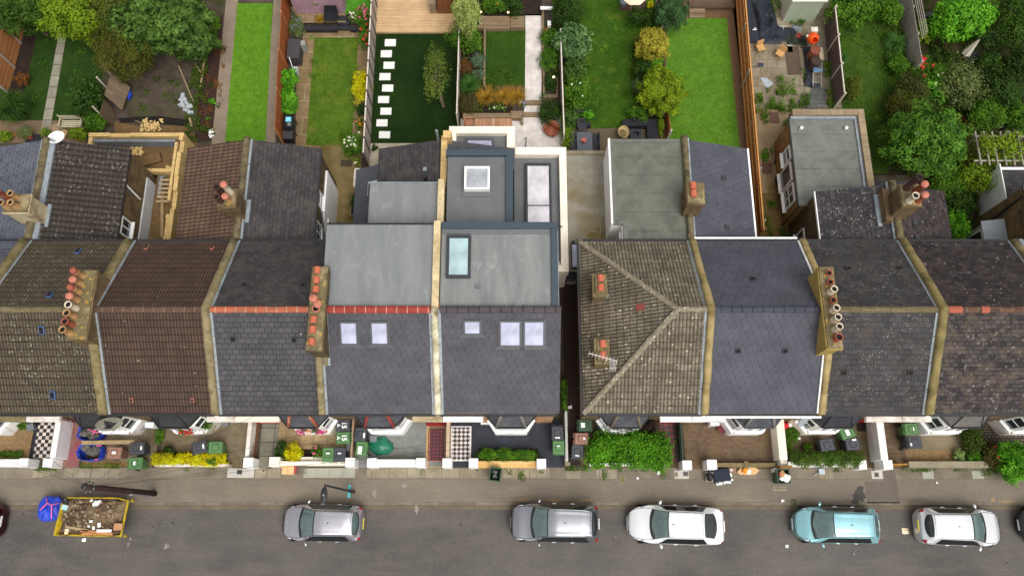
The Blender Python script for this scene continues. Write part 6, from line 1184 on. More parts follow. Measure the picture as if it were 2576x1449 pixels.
# ================================================================== cars
def hermite(xs, ys, x):
 xs, ys = np.array(xs), np.array(ys); h = np.diff(xs); d = np.diff(ys) / h; m = np.zeros(len(xs)); m[0], m[-1] = d[0], d[-1]
 for i in range(1, len(xs) - 1): m[i] = 0 if d[i - 1] * d[i] <= 0 else 2 * d[i - 1] * d[i] / (d[i - 1] + d[i])
 i = int(np.clip(np.searchsorted(xs, x) - 1, 0, len(xs) - 2)); t_ = (x - xs[i]) / h[i]
 return (1 + 2 * t_) * (1 - t_) ** 2 * ys[i] + t_ * (1 - t_) ** 2 * h[i] * m[i] + t_ * t_ * (3 - 2 * t_) * ys[i + 1] + t_ * t_ * (t_ - 1) * h[i] * m[i + 1]
KEYS = {
 'hatch': [(0, .38, .58, .50, .60, .62), (.035, .64, .68, .66, .70, .73), (.09, .83, .78, .78, .82, .85), (.19, .96, .88, .83, .93, .97), (.238, .99, .93, .82, .985, 1.03), (.435, 1, .96, .68, 1.40, 1.46), (.55, 1, .97, .67, 1.46, 1.52), (.77, 1, .99, .65, 1.44, 1.50), (.885, .985, 1.02, .62, 1.37, 1.42), (.955, .90, 1.0, .66, 1.04, 1.08), (.98, .78, .9, .70, .93, .95), (1, .50, .70, .60, .72, .74)],
 'suv': [(0, .48, .62, .58, .66, .68), (.03, .72, .76, .72, .79, .82), (.08, .88, .86, .82, .92, .96), (.19, .975, .96, .85, 1.02, 1.06), (.235, .995, 1.0, .83, 1.08, 1.12), (.415, 1, 1.03, .71, 1.52, 1.58), (.53, 1, 1.05, .71, 1.60, 1.65), (.78, 1, 1.07, .69, 1.58, 1.63), (.90, .985, 1.08, .66, 1.50, 1.55), (.965, .93, 1.05, .69, 1.12, 1.15), (.982, .84, .95, .72, .98, 1.0), (1, .6, .74, .66, .78, .80)],
 'lift': [(0, .36, .56, .48, .58, .60), (.03, .60, .64, .62, .66, .69), (.08, .79, .74, .74, .77, .80), (.18, .94, .86, .82, .90, .93), (.228, .985, .92, .80, .96, 1.0), (.40, 1, .95, .67, 1.36, 1.42), (.54, 1, .96, .66, 1.43, 1.49), (.68, 1, .98, .65, 1.41, 1.47), (.76, .985, 1.0, .63, 1.34, 1.39), (.905, .93, 1.02, .69, 1.08, 1.11), (.965, .82, .98, .72, 1.02, 1.05), (.985, .70, .88, .7, .9, .92), (1, .45, .68, .62, .70, .72)],
 'mpv': [(0, .36, .60, .52, .62, .65), (.03, .60, .70, .66, .74, .78), (.08, .80, .82, .78, .87, .91), (.13, .93, .92, .82, .98, 1.02), (.175, .98, .97, .80, 1.04, 1.09), (.41, 1, 1.0, .68, 1.46, 1.52), (.58, 1, 1.02, .67, 1.52, 1.57), (.80, 1, 1.04, .65, 1.49, 1.54), (.885, .985, 1.05, .62, 1.42, 1.46), (.955, .93, 1.02, .66, 1.08, 1.12), (.985, .84, .92, .68, .94, .96), (1, .6, .72, .62, .74, .76)],
}
WIN = {'hatch': (.244, .428, .892, .948, .31, .865), 'suv': (.243, .408, .905, .96, .30, .885), 'lift': (.238, .394, .77, .893, .31, .81), 'mpv': (.19, .402, .89, .948, .27, .87)}
TYRE = plain('tyre', S(32, 32, 33), .9); TRIM = plain('black_trim', S(26, 27, 29), .5); CGLASS = glassm('car_glass', S(84, 102, 100), .05, .8); CGLASSD = glassm('tinted_car_glass', S(40, 44, 46), .06, .7); SGLASS = glassm('side_glass', S(26, 30, 32), .08, .6)
LAMPW = glassm('headlamp_lens', S(236, 234, 236), .1); LAMPR = glassm('tail_lamp_lens', S(150, 22, 32), .15)
CHROME = plain('chrome', S(214, 216, 218), .18, metal=.9)
def car(label, kind, L, W, paint, c, x, y, deg, rails=False, plate=None, tint=False, spoiler=False, rear_wiper=False, flip=False, aerial=(.6, .0), zc=.75, bumper=None):
 K = KEYS[kind]; us = [k[0] for k in K]; hw = W / 2
 def prm(u): return [hermite(us, [k[j] for k in K], u) for j in range(1, 6)]
 memo = {}
 def sec(u):
  if u in memo: return memo[u]
  w_, zb, wr, zr, zt = prm(u); w_ *= hw; wr *= hw; wr = min(wr, w_ - .01)
  memo[u] = [(w_ * .90, .19), (w_, .44 + .02 * zb), (w_ * .985, zb), (wr, zr), (wr * .58, zt - .012), (0, zt)]; return memo[u]
 def sf(u, t_, side=1):
  P_ = sec(u); t_ = min(max(t_, 0), 5 - 1e-6); i = int(t_); f = t_ - i; g = lambda k: P_[k] if 0 <= k <= 5 else ((-P_[4][0], P_[4][1]) if k > 5 else (P_[0][0] * .97, P_[0][1] - .1))
  p0, p1, p2, p3 = g(i - 1), g(i), g(i + 1), g(i + 2); q = []
  for a in (0, 1):
   m1, m2 = (p2[a] - p0[a]) * .5, (p3[a] - p1[a]) * .5
   if i == 2: m1 *= .45; m2 *= .6
   if i == 1: m2 *= .45
   if i == 3: m1 *= .6
   q.append((1 + 2 * f) * (1 - f) ** 2 * p1[a] + f * (1 - f) ** 2 * m1 + f * f * (3 - 2 * f) * p2[a] + f * f * (f - 1) * m2)
  return Vector(((u - .5) * L, side * q[0], q[1]))
 def nrm(u, t_, side):
  e = .004; a = sf(min(u + e, 1), t_, side) - sf(max(u - e, 0), t_, side); b = sf(u, min(t_ + .03, 4.99), side) - sf(u, max(t_ - .03, 0), side)
  n = a.cross(b); n.normalize(); cref = Vector(((u - .5) * L * .6, 0, .55)); return n if n.dot(sf(u, t_, side) - cref) > 0 else -n
 def on(u, t_, side, off): return sf(u, t_, side) + nrm(u, t_, side) * off
 ctr_ = at(c, 2, x, y, zc); t = thing('parked_car', label, 'car', (ctr_.x, ctr_.y, -.1), RD(deg), 'cars parked along the kerb')
 nu, nt = 84, 30; ulist = [(1 - cos(pi * i / nu)) / 2 * .5 + (i / nu) * .5 for i in range(nu + 1)]; mb = MB(); rings = []
 for u in ulist:
  half = [sf(u, 5 * j / nt, 1) for j in range(nt + 1)]; rings.append(half + [Vector((p.x, -p.y, p.z)) for p in reversed(half[:-1])])
 mb.loft(rings, caps=True); body = mb.build('body', paint, t, smooth=True, world=False)
 def patch(name, m, fu, ft, na, nb, off, sides=(1,), par=None):
  for s in sides:
   mb = MB(); g_ = []
   for a in range(na + 1):
    row = []
    for b in range(nb + 1):
     u, t_ = fu(a / na, b / nb), ft(a / na, b / nb); sd = s
     if t_ > 5: t_ = 10 - t_; sd = -s
     row.append(on(min(max(u, .001), .999), t_, sd, off))
    g_.append(row)
   for a in range(na):
    for b in range(nb): mb.poly([g_[a][b], g_[a + 1][b], g_[a + 1][b + 1], g_[a][b + 1]])
   mb.build(name, m, par or t, smooth=True, world=False)
 w0, w1, r0, r1, s0, s1 = WIN[kind]; bow = lambda b: (2 * b - 1) ** 2; cut = 3.16
 patch('windscreen_surround', TRIM, lambda a, b: (w0 - .022 + .035 * bow(b)) * (1 - a) + (w1 + .004 + .012 * bow(b)) * a, lambda a, b: cut - .1 + (10 - 2 * cut + .2) * b, 12, 20, .004)
 patch('windscreen', CGLASS, lambda a, b: (w0 + .002 + .035 * bow(b)) * (1 - a) + (w1 - .008 + .012 * bow(b)) * a, lambda a, b: cut + .02 + (10 - 2 * cut - .04) * b, 12, 20, .009)
 patch('rear_window_surround', TRIM, lambda a, b: (r0 - .004 + .008 * bow(b)) * (1 - a) + (r1 + .012 - .035 * bow(b)) * a, lambda a, b: cut + (10 - 2 * cut) * b, 10, 18, .004)
 patch('rear_window', CGLASSD if tint else CGLASS, lambda a, b: (r0 + .002 + .008 * bow(b)) * (1 - a) + (r1 + .002 - .035 * bow(b)) * a, lambda a, b: cut + .1 + (10 - 2 * cut - .2) * b, 10, 18, .009)
 patch('side_window', SGLASS, lambda a, b: (s0 + .075 * b ** 1.2) * (1 - a) + (s1 - .055 * b) * a, lambda a, b: 2.14 + .66 * b, 22, 6, .005, (1, -1))
 patch('headlight_surround', TRIM, lambda a, b: (.024 + .09 * b * .35) * (1 - a) + (.135 + .03 * b) * a, lambda a, b: 1.7 + .35 * a + 1.0 * b * (1 - .25 * a), 8, 6, .004, (1, -1))
 patch('headlight', LAMPW, lambda a, b: (.028 + .09 * b * .35) * (1 - a) + (.115 + .03 * b) * a, lambda a, b: 1.75 + .35 * a + .9 * b * (1 - .25 * a), 8, 6, .009, (1, -1))
 patch('tail_light', LAMPR, lambda a, b: (.945 + .005 * b) * (1 - a) + (.985 - .004 * b) * a, lambda a, b: 1.75 + .95 * b, 6, 8, .008, (1, -1))
 patch('grille', TRIM, lambda a, b: .0012 + .010 * a + .012 * bow(b), lambda a, b: 2.3 + .5 * a + (10 - 2 * (2.3 + .5 * a)) * b, 4, 14, .010)
 gaps = []
 class _G:
  def tube(s, *a): MB().tube(*a).build('panel_gap', TRIM, body, world=False)
 gap = _G()
 for s in (-1, 1):
  gap.tube([on(.03 + .225 * k / 12, 3.0 + .08 * sin(k / 12 * pi), s, .001) for k in range(13)], .011, 4)
  for u in (.345, .56, .765 if kind != 'lift' else .74): gap.tube([on(u + .012 * (k / 8), .5 + 1.6 * k / 8, s, .001) for k in range(9)], .005, 4)
 gap.tube([on(r0 - .022 + .006 * (2 * k / 16 - 1) ** 2, 3.2 + 3.6 * k / 16 if 3.2 + 3.6 * k / 16 <= 5 else 10 - (3.2 + 3.6 * k / 16), 1 if k <= 8 else -1, .001) for k in range(17)], .010, 4)
 gap.tube([on(.022 + .008 * (2 * k / 14 - 1) ** 2, (3.0 + 4 * k / 14) if k <= 7 else 10 - (3.0 + 4 * k / 14), 1 if k <= 7 else -1, .001) for k in range(15)], .011, 4)
 for s in (-1, 1):
  p = sf(s0 + .02, 2.25, s); mb = MB(); mb.tube([p, p + Vector((-.02, s * .09, .02))], .03, 6); mb.build('mirror_arm', TRIM, t, world=False)
  mb = MB(); mb.M = Matrix.Translation(p + Vector((-.0, s * .17, .04))) @ Matrix.Rotation(s * -.35, 4, 'Z'); mb.blob((0, 0, 0), .075, .12, .075, 12, 8); mb.build('wing_mirror', paint, t, smooth=True, world=False)
  for u in (.485, .695): mb = MB(); q = on(u, 1.72, s, .02); mb.tube([q + Vector((-.09, -s * .02, 0)), q + Vector((-.06, 0, .005)), q + Vector((.06, 0, .005)), q + Vector((.09, -s * .02, 0))], .016, 6); mb.build('door_handle', CHROME, t, world=False)
  for u in (.185, .80):
   xw = (u - .5) * L; mb = MB(); mb.M = Matrix.Translation((xw, s * (hw - .115), .315)) @ Matrix.Rotation(pi / 2, 4, 'X'); mb.cyl(0, 0, -.12, .12, .315, n=22)
   wh = mb.build('wheel', TYRE, t, world=False); mb = MB(); mb.M = Matrix.Translation((xw, s * (hw - .115), .315)) @ Matrix.Rotation(pi / 2, 4, 'X'); mb.cyl(0, 0, -.127, .127, .2, n=18); mb.build('rim', STEEL, wh, world=False)
   ar = MB(); ar.tube([Vector((xw + .36 * cos(a), s * (hw - .006), .315 + .36 * sin(a))) for a in [pi * k / 14 for k in range(15)]], .02, 5); ar.build('wheel_arch', TRIM, body, world=False)
  if rails: MB().tube([on(w1 + .03 + (r0 - w1 - .06) * k / 12, 3.22, s, .045 if 0 < k < 12 else .0) for k in range(13)], .018, 6).build('roof_rail', CHROME, t, world=False)
  else: MB().tube([on(w1 + .012 + (r0 - w1 - .03) * k / 12, 3.12, s, .002) for k in range(13)], .012, 5).build('roof_channel', TRIM, t, world=False)
 p = on(aerial[0], 4.99, 1, .0); mb = MB(); mb.lathe(p.x, 0, [(.04, p.z - .01), (.025, p.z + .03), (.001, p.z + .035)], 8); mb.tube([(p.x, 0, p.z + .02), (p.x + (.3 if aerial[1] else .1), 0, p.z + .09)], .006, 4); mb.build('roof_aerial', TRIM, t, world=False)
 for b in (-.25, .3): q0 = on(w0 + .012, 4.99 if b == 0 else 5 - abs(b) * 2.2, 1 if b > 0 else -1, .02); q1 = on(w0 + .03, 5 - abs(b) * 2.2 - .9, 1 if b > 0 else -1, .02); MB().tube([q0, q1], .01, 4).build('wiper', TRIM, t, world=False)
 if rear_wiper: q0 = on(r1 - .004, 4.9, 1, .02); q1 = on(r1 - .03, 4.1, 1, .02); MB().tube([q0, q1], .012, 4).build('rear_wiper', TRIM, t, world=False)
 q = sf(.998, 2.2, 1); B(L / 2 - .012, L / 2 + .014, -.26, .26, q.z - .06, q.z + .06).build('number_plate', plate or PANEW, t, world=False); B(-L / 2 - .014, -L / 2 + .012, -.26, .26, .42, .53).build('front_plate', PANEW, t, world=False)
 return t
def paint(name, c, metal=.88, rough=.26): return plain(name, c, rough, .5, metal, .4, .03)
YPL = plain('yellow_plate', S(214, 196, 60), .5)
car('dark grey hatchback with silvery roof below the street lamp', 'hatch', 4.05, 1.76, paint('mauve_grey_paint', S(192, 189, 197)), 1, 500, 1052, -1.0, plate=YPL)
car('dark grey estate style car with chrome roof rails and red tail lights', 'suv', 4.38, 1.82, paint('graphite_paint', S(160, 162, 168)), 2, 332, 1052, -1.2, rails=True, tint=True)
car('long silver white liftback car beside dark estate car', 'lift', 4.78, 1.86, paint('silver_white_paint', S(238, 240, 241), .45), 2, 1238, 1066, -2.0, tint=True, rear_wiper=True, aerial=(.44, 1))
car('pale turquoise hatchback with black tailgate edge', 'mpv', 4.18, 1.72, paint('turquoise_paint', S(146, 196, 204), .5), 3, 530, 1068, -1.2)
car('silver hatchback facing right at the right side', 'hatch', 4.12, 1.78, paint('bright_silver_paint', S(230, 230, 233), .6), 3, 1452, 1082, 178.2, tint=True, plate=YPL)
car('black car mostly cut off at the right edge', 'hatch', 4.05, 1.76, paint('black_paint', S(60, 62, 66)), 3, 2222, 1072, -1.0)
car('dark red car cut off at the left edge', 'hatch', 4.05, 1.72, paint('dark_red_paint', S(80, 24, 34)), 0, -308, 1040, 0)
# ================================================================== back gardens
def fence(label, p0, p1, h, panel, post, plen=1.83, rail=None, rside=1, pw=.09, caps=None, gap=0.0, ph=.08):
 p0, p1 = Vector(p0), Vector(p1); p0.z = p1.z = 0; d = p1 - p0; L = d.length; n = max(1, round(L / plen)); a = math.atan2(d.y, d.x); t = thing('garden_fence', label, 'fence', p0, a)
 pl = L / n; base = None; bp = None
 for i in range(n + 1):
  x = i * pl; dz = U(-.03, .03)
  q = B(-pw / 2, pw / 2, -pw / 2, pw / 2, -.05, h + ph).build('fence_post', post, t, world=False) if bp is None else dup(bp, t); bp = bp or q; q.location = (x, U(-.01, .01), dz)
  if i == n: break
  q = B(pw / 2 + .004, pl - pw / 2 - .004, -.018, .018, .04, h).build('fence_panel', panel, t, world=False) if base is None else dup(base, t); base = base or q; q.location = (x, 0, dz); q.rotation_euler = (U(-.012, .012), 0, 0)
  for z in (rail[1] if rail else ()): B(x + pw / 2 + .004, x + pl - pw / 2 - .004, rside * .02 if rside > 0 else -.075, rside * .02 + .055 if rside > 0 else -.02, z - .04, z + .04).build('rail', rail[0], t, world=False)
  if caps: B(x + pw / 2, x + pl - pw / 2, -.035, .035, h + .002, h + .04).build('capping_rail', caps, t, world=False)
 return t
FOR = boards('orange_fence_boards', S(176, 100, 52), S(156, 84, 42), S(96, 50, 28), .11); FGR = boards('silvered_fence_boards', S(176, 164, 154), S(158, 148, 140), S(104, 94, 86), .14); FBR = boards('purple_brown_fence_boards', S(106, 90, 84), S(92, 78, 74), S(58, 48, 46), .1)
FH = boards('orange_panel_boards', S(190, 132, 82), S(168, 108, 66), S(104, 60, 36), .16, 'u', 2.4); POSTW = noisy('pale_post', S(196, 186, 172), S(214, 204, 190), 3, 30); POSTG = noisy('concrete_post', S(160, 154, 144), S(176, 170, 160), 3, 30); RAILO = noisy('orange_rail', S(206, 150, 88), S(190, 132, 74), 3, 30); FRED = boards('fox_red_boards', S(182, 112, 62), S(166, 98, 52), S(104, 60, 34), .1)
fence('weathered orange fence with pale posts at the far left edge', at(0, 0, 205, 150), at(0, 0, 60, 690), 1.8, FH, POSTG, 1.9)
fence('tall orange boarded fence between bright artificial lawn and stone paved lawn', at(1, 0, 268, -30), at(1, 0, 214, 1075), 1.95, FOR, RAILO, 2.4, (RAILO, (.5, 1.5)), -1, .06)
fence('silvery pale fence left of dark lawn with white stepping stones', at(1, 0, 908, -30), at(1, 0, 842, 1250), 1.9, FGR, noisy('dark_batten', S(70, 62, 58), S(84, 76, 70), 3, 30), .95, None, 1, .1, POSTW)
fence('low pale fence right of dark lawn with stepping stones', at(1, 0, 1520, 320), at(1, 0, 1503, 935), 1.5, FGR, POSTW, 1.83, None, 1, .08, POSTW)
fence('grey weathered fence between white paved path and olive lawn', at(2, 0, 360, 330), at(2, 0, 386, 1085), 1.5, FGR, POSTG, 1.83, None, 1, .08, POSTW)
fence('short fence behind the yellow conifer with bamboo trellis', at(2, 0, 1135, 860), at(2, 0, 1160, 1040), 1.2, FRED, POSTW, 1.3)
fence('short dark fence beside the blue green conifer', at(2, 0, 1075, 60), at(2, 0, 1108, 250), 1.2, boards('dark_red_boards', S(96, 62, 52), S(82, 52, 44), S(50, 32, 28), .12), POSTG, 1.6)
fence('long orange fence with stepped rails and concrete spurs', at(2, 0, 1662, -30), at(2, 1, 1800, 375), 1.85, FRED, RAILO, 2.9, (RAILO, (.35, 1.0, 1.65)), -1, .08, RAILO)
for i, (x0, y0, x1, y1, r) in enumerate(((1743, 178, 1690, 300, 0), (1770, 518, 1706, 655, 0), (1806, 868, 1742, 985, 0), (1856, 1242, 1772, 1362, 0), (1886, 215, 1818, 305, 1))):
 a, b = at(2, r, x0, y0, 1.85), at(2, r, x1, y1, .1); b.x = at(2, r, x1, y1, 0).x
 tag(MB().tube([b, a], .05, 6).build('fence_brace', POSTG), 'grey slanting brace post on the long orange fence, %s from the top of picture' % ('first', 'second', 'third', 'fourth', 'fifth')[i], 'brace')
fence('purple brown fence with white posts right of slab patio', at(3, 0, 432, 185), at(3, 0, 496, 810), 1.8, FBR, POSTW, 1.83, (POSTW, (1.78,)), -1, .09)
fence('grey fence topped by trellis right of the long lawn', at(3, 0, 972, -20), at(3, 0, 1062, 560), 1.5, FGR, POSTG, 1.83)
tr = thing('trellis', 'weathered square trellis topping the grey fence', 'trellis', at(3, 0, 980, 0, 1.5)); a, b = at(3, 0, 972, -20) + Vector((.1, 0, 1.5)), at(3, 0, 1050, 400) + Vector((.1, 0, 1.5)); mb = MB()
for z in (.05, .25, .45, .65): mb.tube([a + Vector((0, 0, z)), b + Vector((0, 0, z))], .014, 4)
for i in range(34): p = a.lerp(b, i / 33); mb.tube([p, p + Vector((0, 0, .7))], .012, 4)
mb.build('lattice', POSTW, tr)
fence('pale slatted fence at the far right edge behind dark shrubs', at(3, 0, 1790, 480), at(3, 0, 1925, 1000), 1.4, FGR, POSTW, 1.83)
OLDB = boards('grey_brown_panel', S(116, 98, 78), S(98, 82, 66), S(60, 48, 38), .16, 'v', 2.0)
def quadpanel(name, label, cat, pts, m, th=.03, **k):
 P_ = [at(0 if not k.get('c') else k['c'], k.get('r', 0), x, y, z) for x, y, z in pts]; n = (P_[1] - P_[0]).cross(P_[2] - P_[0]).normalized() * th; mb = MB(); mb.hexa([p - n for p in P_] + P_); return tag(mb.build(name, m), label, cat)
quadpanel('fallen_panel', 'grey brown fence panel fallen sideways against its post, upper of two', 'fence panel', [(770, 705, 1.2), (902, 815, .5), (965, 648, .6), (822, 540, 1.4)], OLDB)
quadpanel('fallen_panel', 'broken grey fence panel leaning beside seedling tree, lower of two', 'fence panel', [(740, 840, 1.5), (838, 938, .05), (856, 830, .05), (768, 735, 1.5)], OLDB)
for i, (x, y, y2) in enumerate(((790, 520, 0), (768, 625, 0), (742, 838, 0))):
 p = at(0, 0, x + 60, y + 70, 0); tag(MB().tube([p, p + Vector((-.05, .05, 1.75))], .05, 6).build('fence_post', POSTW), 'pale post of the collapsed fence, %s from the trees' % ('first', 'second', 'third')[i], 'post')
L_FIG = leafm('fig_leaf', S(78, 104, 54), S(50, 76, 36), S(92, 118, 64)); L_OLI = leafm('olive_green_leaf', S(104, 106, 44), S(76, 82, 32), S(86, 80, 42)); L_LIME = leafm('lime_leaf', S(136, 154, 44), S(94, 120, 32), S(112, 140, 40)); L_DARK = leafm('dark_green_leaf', S(58, 84, 38), S(36, 60, 24), S(64, 90, 40)); L_MID = leafm('mid_green_leaf', S(86, 126, 42), S(56, 94, 28), S(100, 136, 48)); L_BRT = leafm('bright_green_leaf', S(96, 158, 40), S(56, 116, 24), S(112, 170, 54)); L_YEL = leafm('yellow_leaf', S(222, 208, 28), S(196, 180, 20), S(206, 204, 40)); L_GOLD = leafm('golden_variegated_leaf', S(172, 158, 56), S(120, 122, 42), S(186, 170, 80)); L_CON = leafm('gold_conifer_leaf', S(132, 152, 40), S(86, 116, 28), S(146, 162, 46)); L_BLUE = leafm('blue_green_leaf', S(70, 104, 74), S(48, 80, 56), S(82, 116, 82)); L_GREY = leafm('grey_green_leaf', S(112, 126, 90), S(82, 98, 66), S(126, 138, 104)); L_PALE = leafm('pale_sage_leaf', S(150, 162, 104), S(122, 138, 82), S(168, 176, 122)); L_STRAW = leafm('straw_blade', S(196, 152, 74), S(112, 98, 42), S(168, 122, 50), clump=4.0); L_BLADE = leafm('green_blade', S(78, 116, 62), S(52, 90, 46)); L_RUST = leafm('rust_leaf', S(136, 86, 56), S(98, 66, 42)); L_PURP = leafm('purple_leaf', S(64, 46, 56), S(46, 34, 42)); L_WEED = leafm('weed_leaf', S(92, 126, 42), S(64, 98, 28))
F_RED = plain('red_petal', S(212, 28, 44), .6); F_PINK = plain('pink_petal', S(226, 84, 140), .6); F_MAG = plain('magenta_petal', S(222, 40, 130), .6); F_WHT = plain('white_petal', S(246, 238, 214), .6); F_ORG = plain('orange_petal', S(226, 136, 40), .6); F_BLUE = plain('violet_petal', S(150, 140, 190), .6)
plant('fig_tree', 'big fig tree with broad lobed leaves over the bare yard', 'tree', 0, 0, 1230, 175, 740, 500, 4.6, L_FIG, .27, 12000, 110, fill=.15, cr=.24, bare=.2)
plant('fig_tree', 'smaller fig crown reaching down towards red leaf bed', 'tree', 0, 0, 1420, 300, 330, 260, 3.2, L_FIG, .26, 4000, 40, fill=.15, cr=.26, bare=.1)
plant('dark_conifer', 'dark feathery evergreen hanging over stone path at top left', 'tree', 0, 0, 330, 120, 240, 240, 3.2, CACHE['cypress_leaf'] if 'cypress_leaf' in CACHE else L_DARK, .15, 4000, 40, fill=.15, cr=.26)
plant('lime_leaved_tree', 'lime green tree at top beside the fig', 'tree', 0, 0, 540, 120, 400, 380, 4.6, L_LIME, .15, 9000, 70, fill=.2, cr=.25, bare=.2)
plant('conifer_tree', 'dark green feathery tree at top left above stone path', 'tree', 0, 0, 170, 70, 500, 370, 4.2, leafm('cypress_leaf', S(66, 96, 40), S(44, 72, 28), S(80, 108, 48)), .18, 10000, 80, fill=.15, cr=.24, wid=.3, bare=.2)
plant('olive_shrub', 'olive brown small leaved shrub below the lime tree', 'shrub', 0, 0, 920, 390, 440, 440, 3.6, L_OLI, .10, 12000, 80, fill=.2, cr=.24, bare=.1)
plant('understorey_shrub', 'brownish green shrub between lime tree and fig', 'shrub', 0, 0, 800, 110, 400, 330, 3.8, leafm('bronze_leaf', S(104, 112, 52), S(70, 80, 36)), .12, 7000, 60, fill=.2, cr=.25, bare=.15)
plant('buddleia_seedling', 'young dark leaved tree beside the collapsed fence', 'tree', 0, 0, 645, 725, 250, 250, 2.6, L_DARK, .2, 1300, 16, cr=.26)
plant('leafy_shrub', 'yellow green shrub below dark young tree by fence', 'shrub', 0, 0, 700, 895, 150, 140, 1.2, L_MID, .13, 1200, 12)
tuft('cordyline', 'dark shrub of long strappy leaves at left edge', 'shrub', 0, 0, 95, 800, 300, 300, 1.6, L_DARK, 900, wid=.03)
plant('yellow_shrub', 'yellow green low shrub in the far left corner', 'shrub', 0, 0, 32, 1010, 110, 100, .7, L_LIME, .11, 700, 9)
plant('potted_shrub', 'small yellow green shrub beside extension wall', 'shrub', 0, 0, 575, 990, 140, 90, .8, L_LIME, .12, 800, 10)
plant('dry_shrub', 'dry brown plant by the orange fence at left', 'shrub', 0, 0, 165, 590, 100, 110, .8, L_RUST, .1, 700, 9)
plant('hanging_ivy', 'ivy and bramble on soil beside concrete strip, upper', 'shrub', 0, 0, 1590, 250, 90, 320, .5, L_MID, .13, 500, 14, trunk=False, flat=True)
plant('seedling', 'lone leafy seedling in red leaf bed', 'plant', 0, 0, 1572, 752, 46, 52, .3, L_BRT, .11, 120, 5); plant('seedling', 'small bright weed near white chalky spill', 'plant', 0, 0, 1538, 880, 36, 30, .2, L_BRT, .09, 70, 4)
plant('lavender', 'grey green lavender by the raised gravel', 'shrub', 1, 0, 300, 195, 120, 190, 1.0, L_GREY, .10, 2200, 14, wid=.25, flowers=[(F_BLUE, 25, .05)])
plant('glossy_shrub', 'glossy bright shrub below the grey storage box, upper', 'shrub', 1, 0, 250, 590, 120, 150, 1.5, L_BRT, .17, 1300, 12); plant('glossy_shrub', 'glossy bright shrub below the grey storage box, lower', 'shrub', 1, 0, 245, 745, 120, 200, 1.4, L_BRT, .17, 1700, 14)
plant('climbing_rose', 'climbing rose with pink blooms at top of the pale fence', 'rose', 1, 0, 800, 130, 130, 170, 1.6, L_MID, .09, 1500, 12, flowers=[(F_PINK, 18, .1)]); plant('climbing_rose', 'climbing rose with scarlet blooms on the pale fence', 'rose', 1, 0, 810, 270, 110, 200, 1.5, L_MID, .09, 1500, 12, flowers=[(F_RED, 10, .13)])
plant('flowering_shrub', 'greyish shrub dotted with white flowers by black steps', 'shrub', 1, 0, 725, 140, 80, 90, .8, L_GREY, .08, 700, 9, flowers=[(F_WHT, 12, .08)]); tuft('golden_grass', 'small golden grass in the raised gravel', 'grass', 1, 0, 480, 145, 100, 100, .4, L_STRAW, 160, .3)
plant('yellow_shrub', 'brilliant yellow shrub against the pale fence', 'shrub', 1, 0, 788, 650, 130, 250, 1.2, L_YEL, .11, 2600, 18); plant('dark_shrub', 'small dark shrub below brilliant yellow shrub', 'shrub', 1, 0, 785, 815, 80, 100, .9, L_DARK, .09, 900, 9)
plant('bedding_plants', 'orange bedding flowers under the pale fence', 'flowers', 1, 0, 782, 920, 70, 100, .5, L_MID, .09, 500, 8, flowers=[(F_ORG, 14, .08)])
plant('rose_bush', 'rose bush with creamy white blooms near end of lawn', 'rose', 1, 0, 715, 1075, 160, 200, 1.6, L_MID, .10, 2200, 16, flowers=[(F_WHT, 20, .09)]); plant('potted_flowers', 'yellow flowered pot plant beside pale fence base', 'flowers', 1, 0, 752, 1205, 55, 60, .5, L_LIME, .09, 300, 6, flowers=[(F_WHT, 5, .07)])
plant('apple_tree', 'slender small tree on the dark lawn', 'tree', 1, 0, 1335, 545, 185, 480, 3.4, leafm('apple_leaf', S(112, 130, 62), S(74, 96, 42), S(100, 112, 52)), .11, 1700, 26, base=at(1, 0, 1392, 790)[:], bare=.3)
plant('patio_shrub', 'small dark bush on pale patio corner', 'shrub', 1, 0, 882, 1095, 42, 52, .5, L_DARK, .07, 350, 6)
plant('eucalyptus_tree', 'pale sage green tree beside the timber deck', 'tree', 1, 0, 1565, 105, 190, 290, 4.0, L_PALE, .12, 5500, 30, bare=.2); plant('hedge_shrub', 'green leafy shrub below the pale sage tree', 'shrub', 1, 0, 1545, 265, 230, 220, 1.8, L_MID, .11, 2200, 18, cr=.26)
plant('climber', 'green climber along top of the low pale fence', 'shrub', 1, 0, 1610, 345, 140, 110, 1.1, L_MID, .10, 900, 10)
plant('lavender', 'blue grey mound in raised bed by small lawn', 'shrub', 1, 0, 1648, 445, 115, 115, .7, leafm('blue_grey_leaf', S(112, 134, 128), S(86, 110, 104)), .09, 1600, 12, wid=.25); plant('lavender', 'smaller blue grey mound above the green grass clump', 'shrub', 1, 0, 1650, 550, 90, 80, .6, CACHE['blue_grey_leaf'], .08, 900, 9, wid=.25)
tuft('day_lily', 'fountain of green strappy leaves in raised bed', 'grass', 1, 0, 1585, 625, 190, 180, .9, L_BLADE, 420); plant('rusty_shrub', 'rust coloured dry plant beside low pale fence', 'shrub', 1, 0, 1560, 490, 95, 120, .8, L_RUST, .09, 800, 9, wid=.2); plant('heather', 'dark brownish shrub behind sleeper wall', 'shrub', 1, 0, 1580, 775, 170, 170, .9, leafm('brown_green_leaf', S(98, 90, 62), S(66, 66, 44)), .08, 2200, 14)
tuft('golden_grass', 'golden arching grass, left of three in raised bed', 'grass', 1, 0, 1705, 715, 200, 200, .9, L_STRAW, 280); tuft('golden_grass', 'golden arching grass, middle of three in raised bed', 'grass', 1, 0, 1840, 712, 190, 190, .9, L_STRAW, 270); tuft('golden_grass', 'golden arching grass, right of three beside white path', 'grass', 2, 0, 40, 715, 200, 190, .9, L_STRAW, 280)
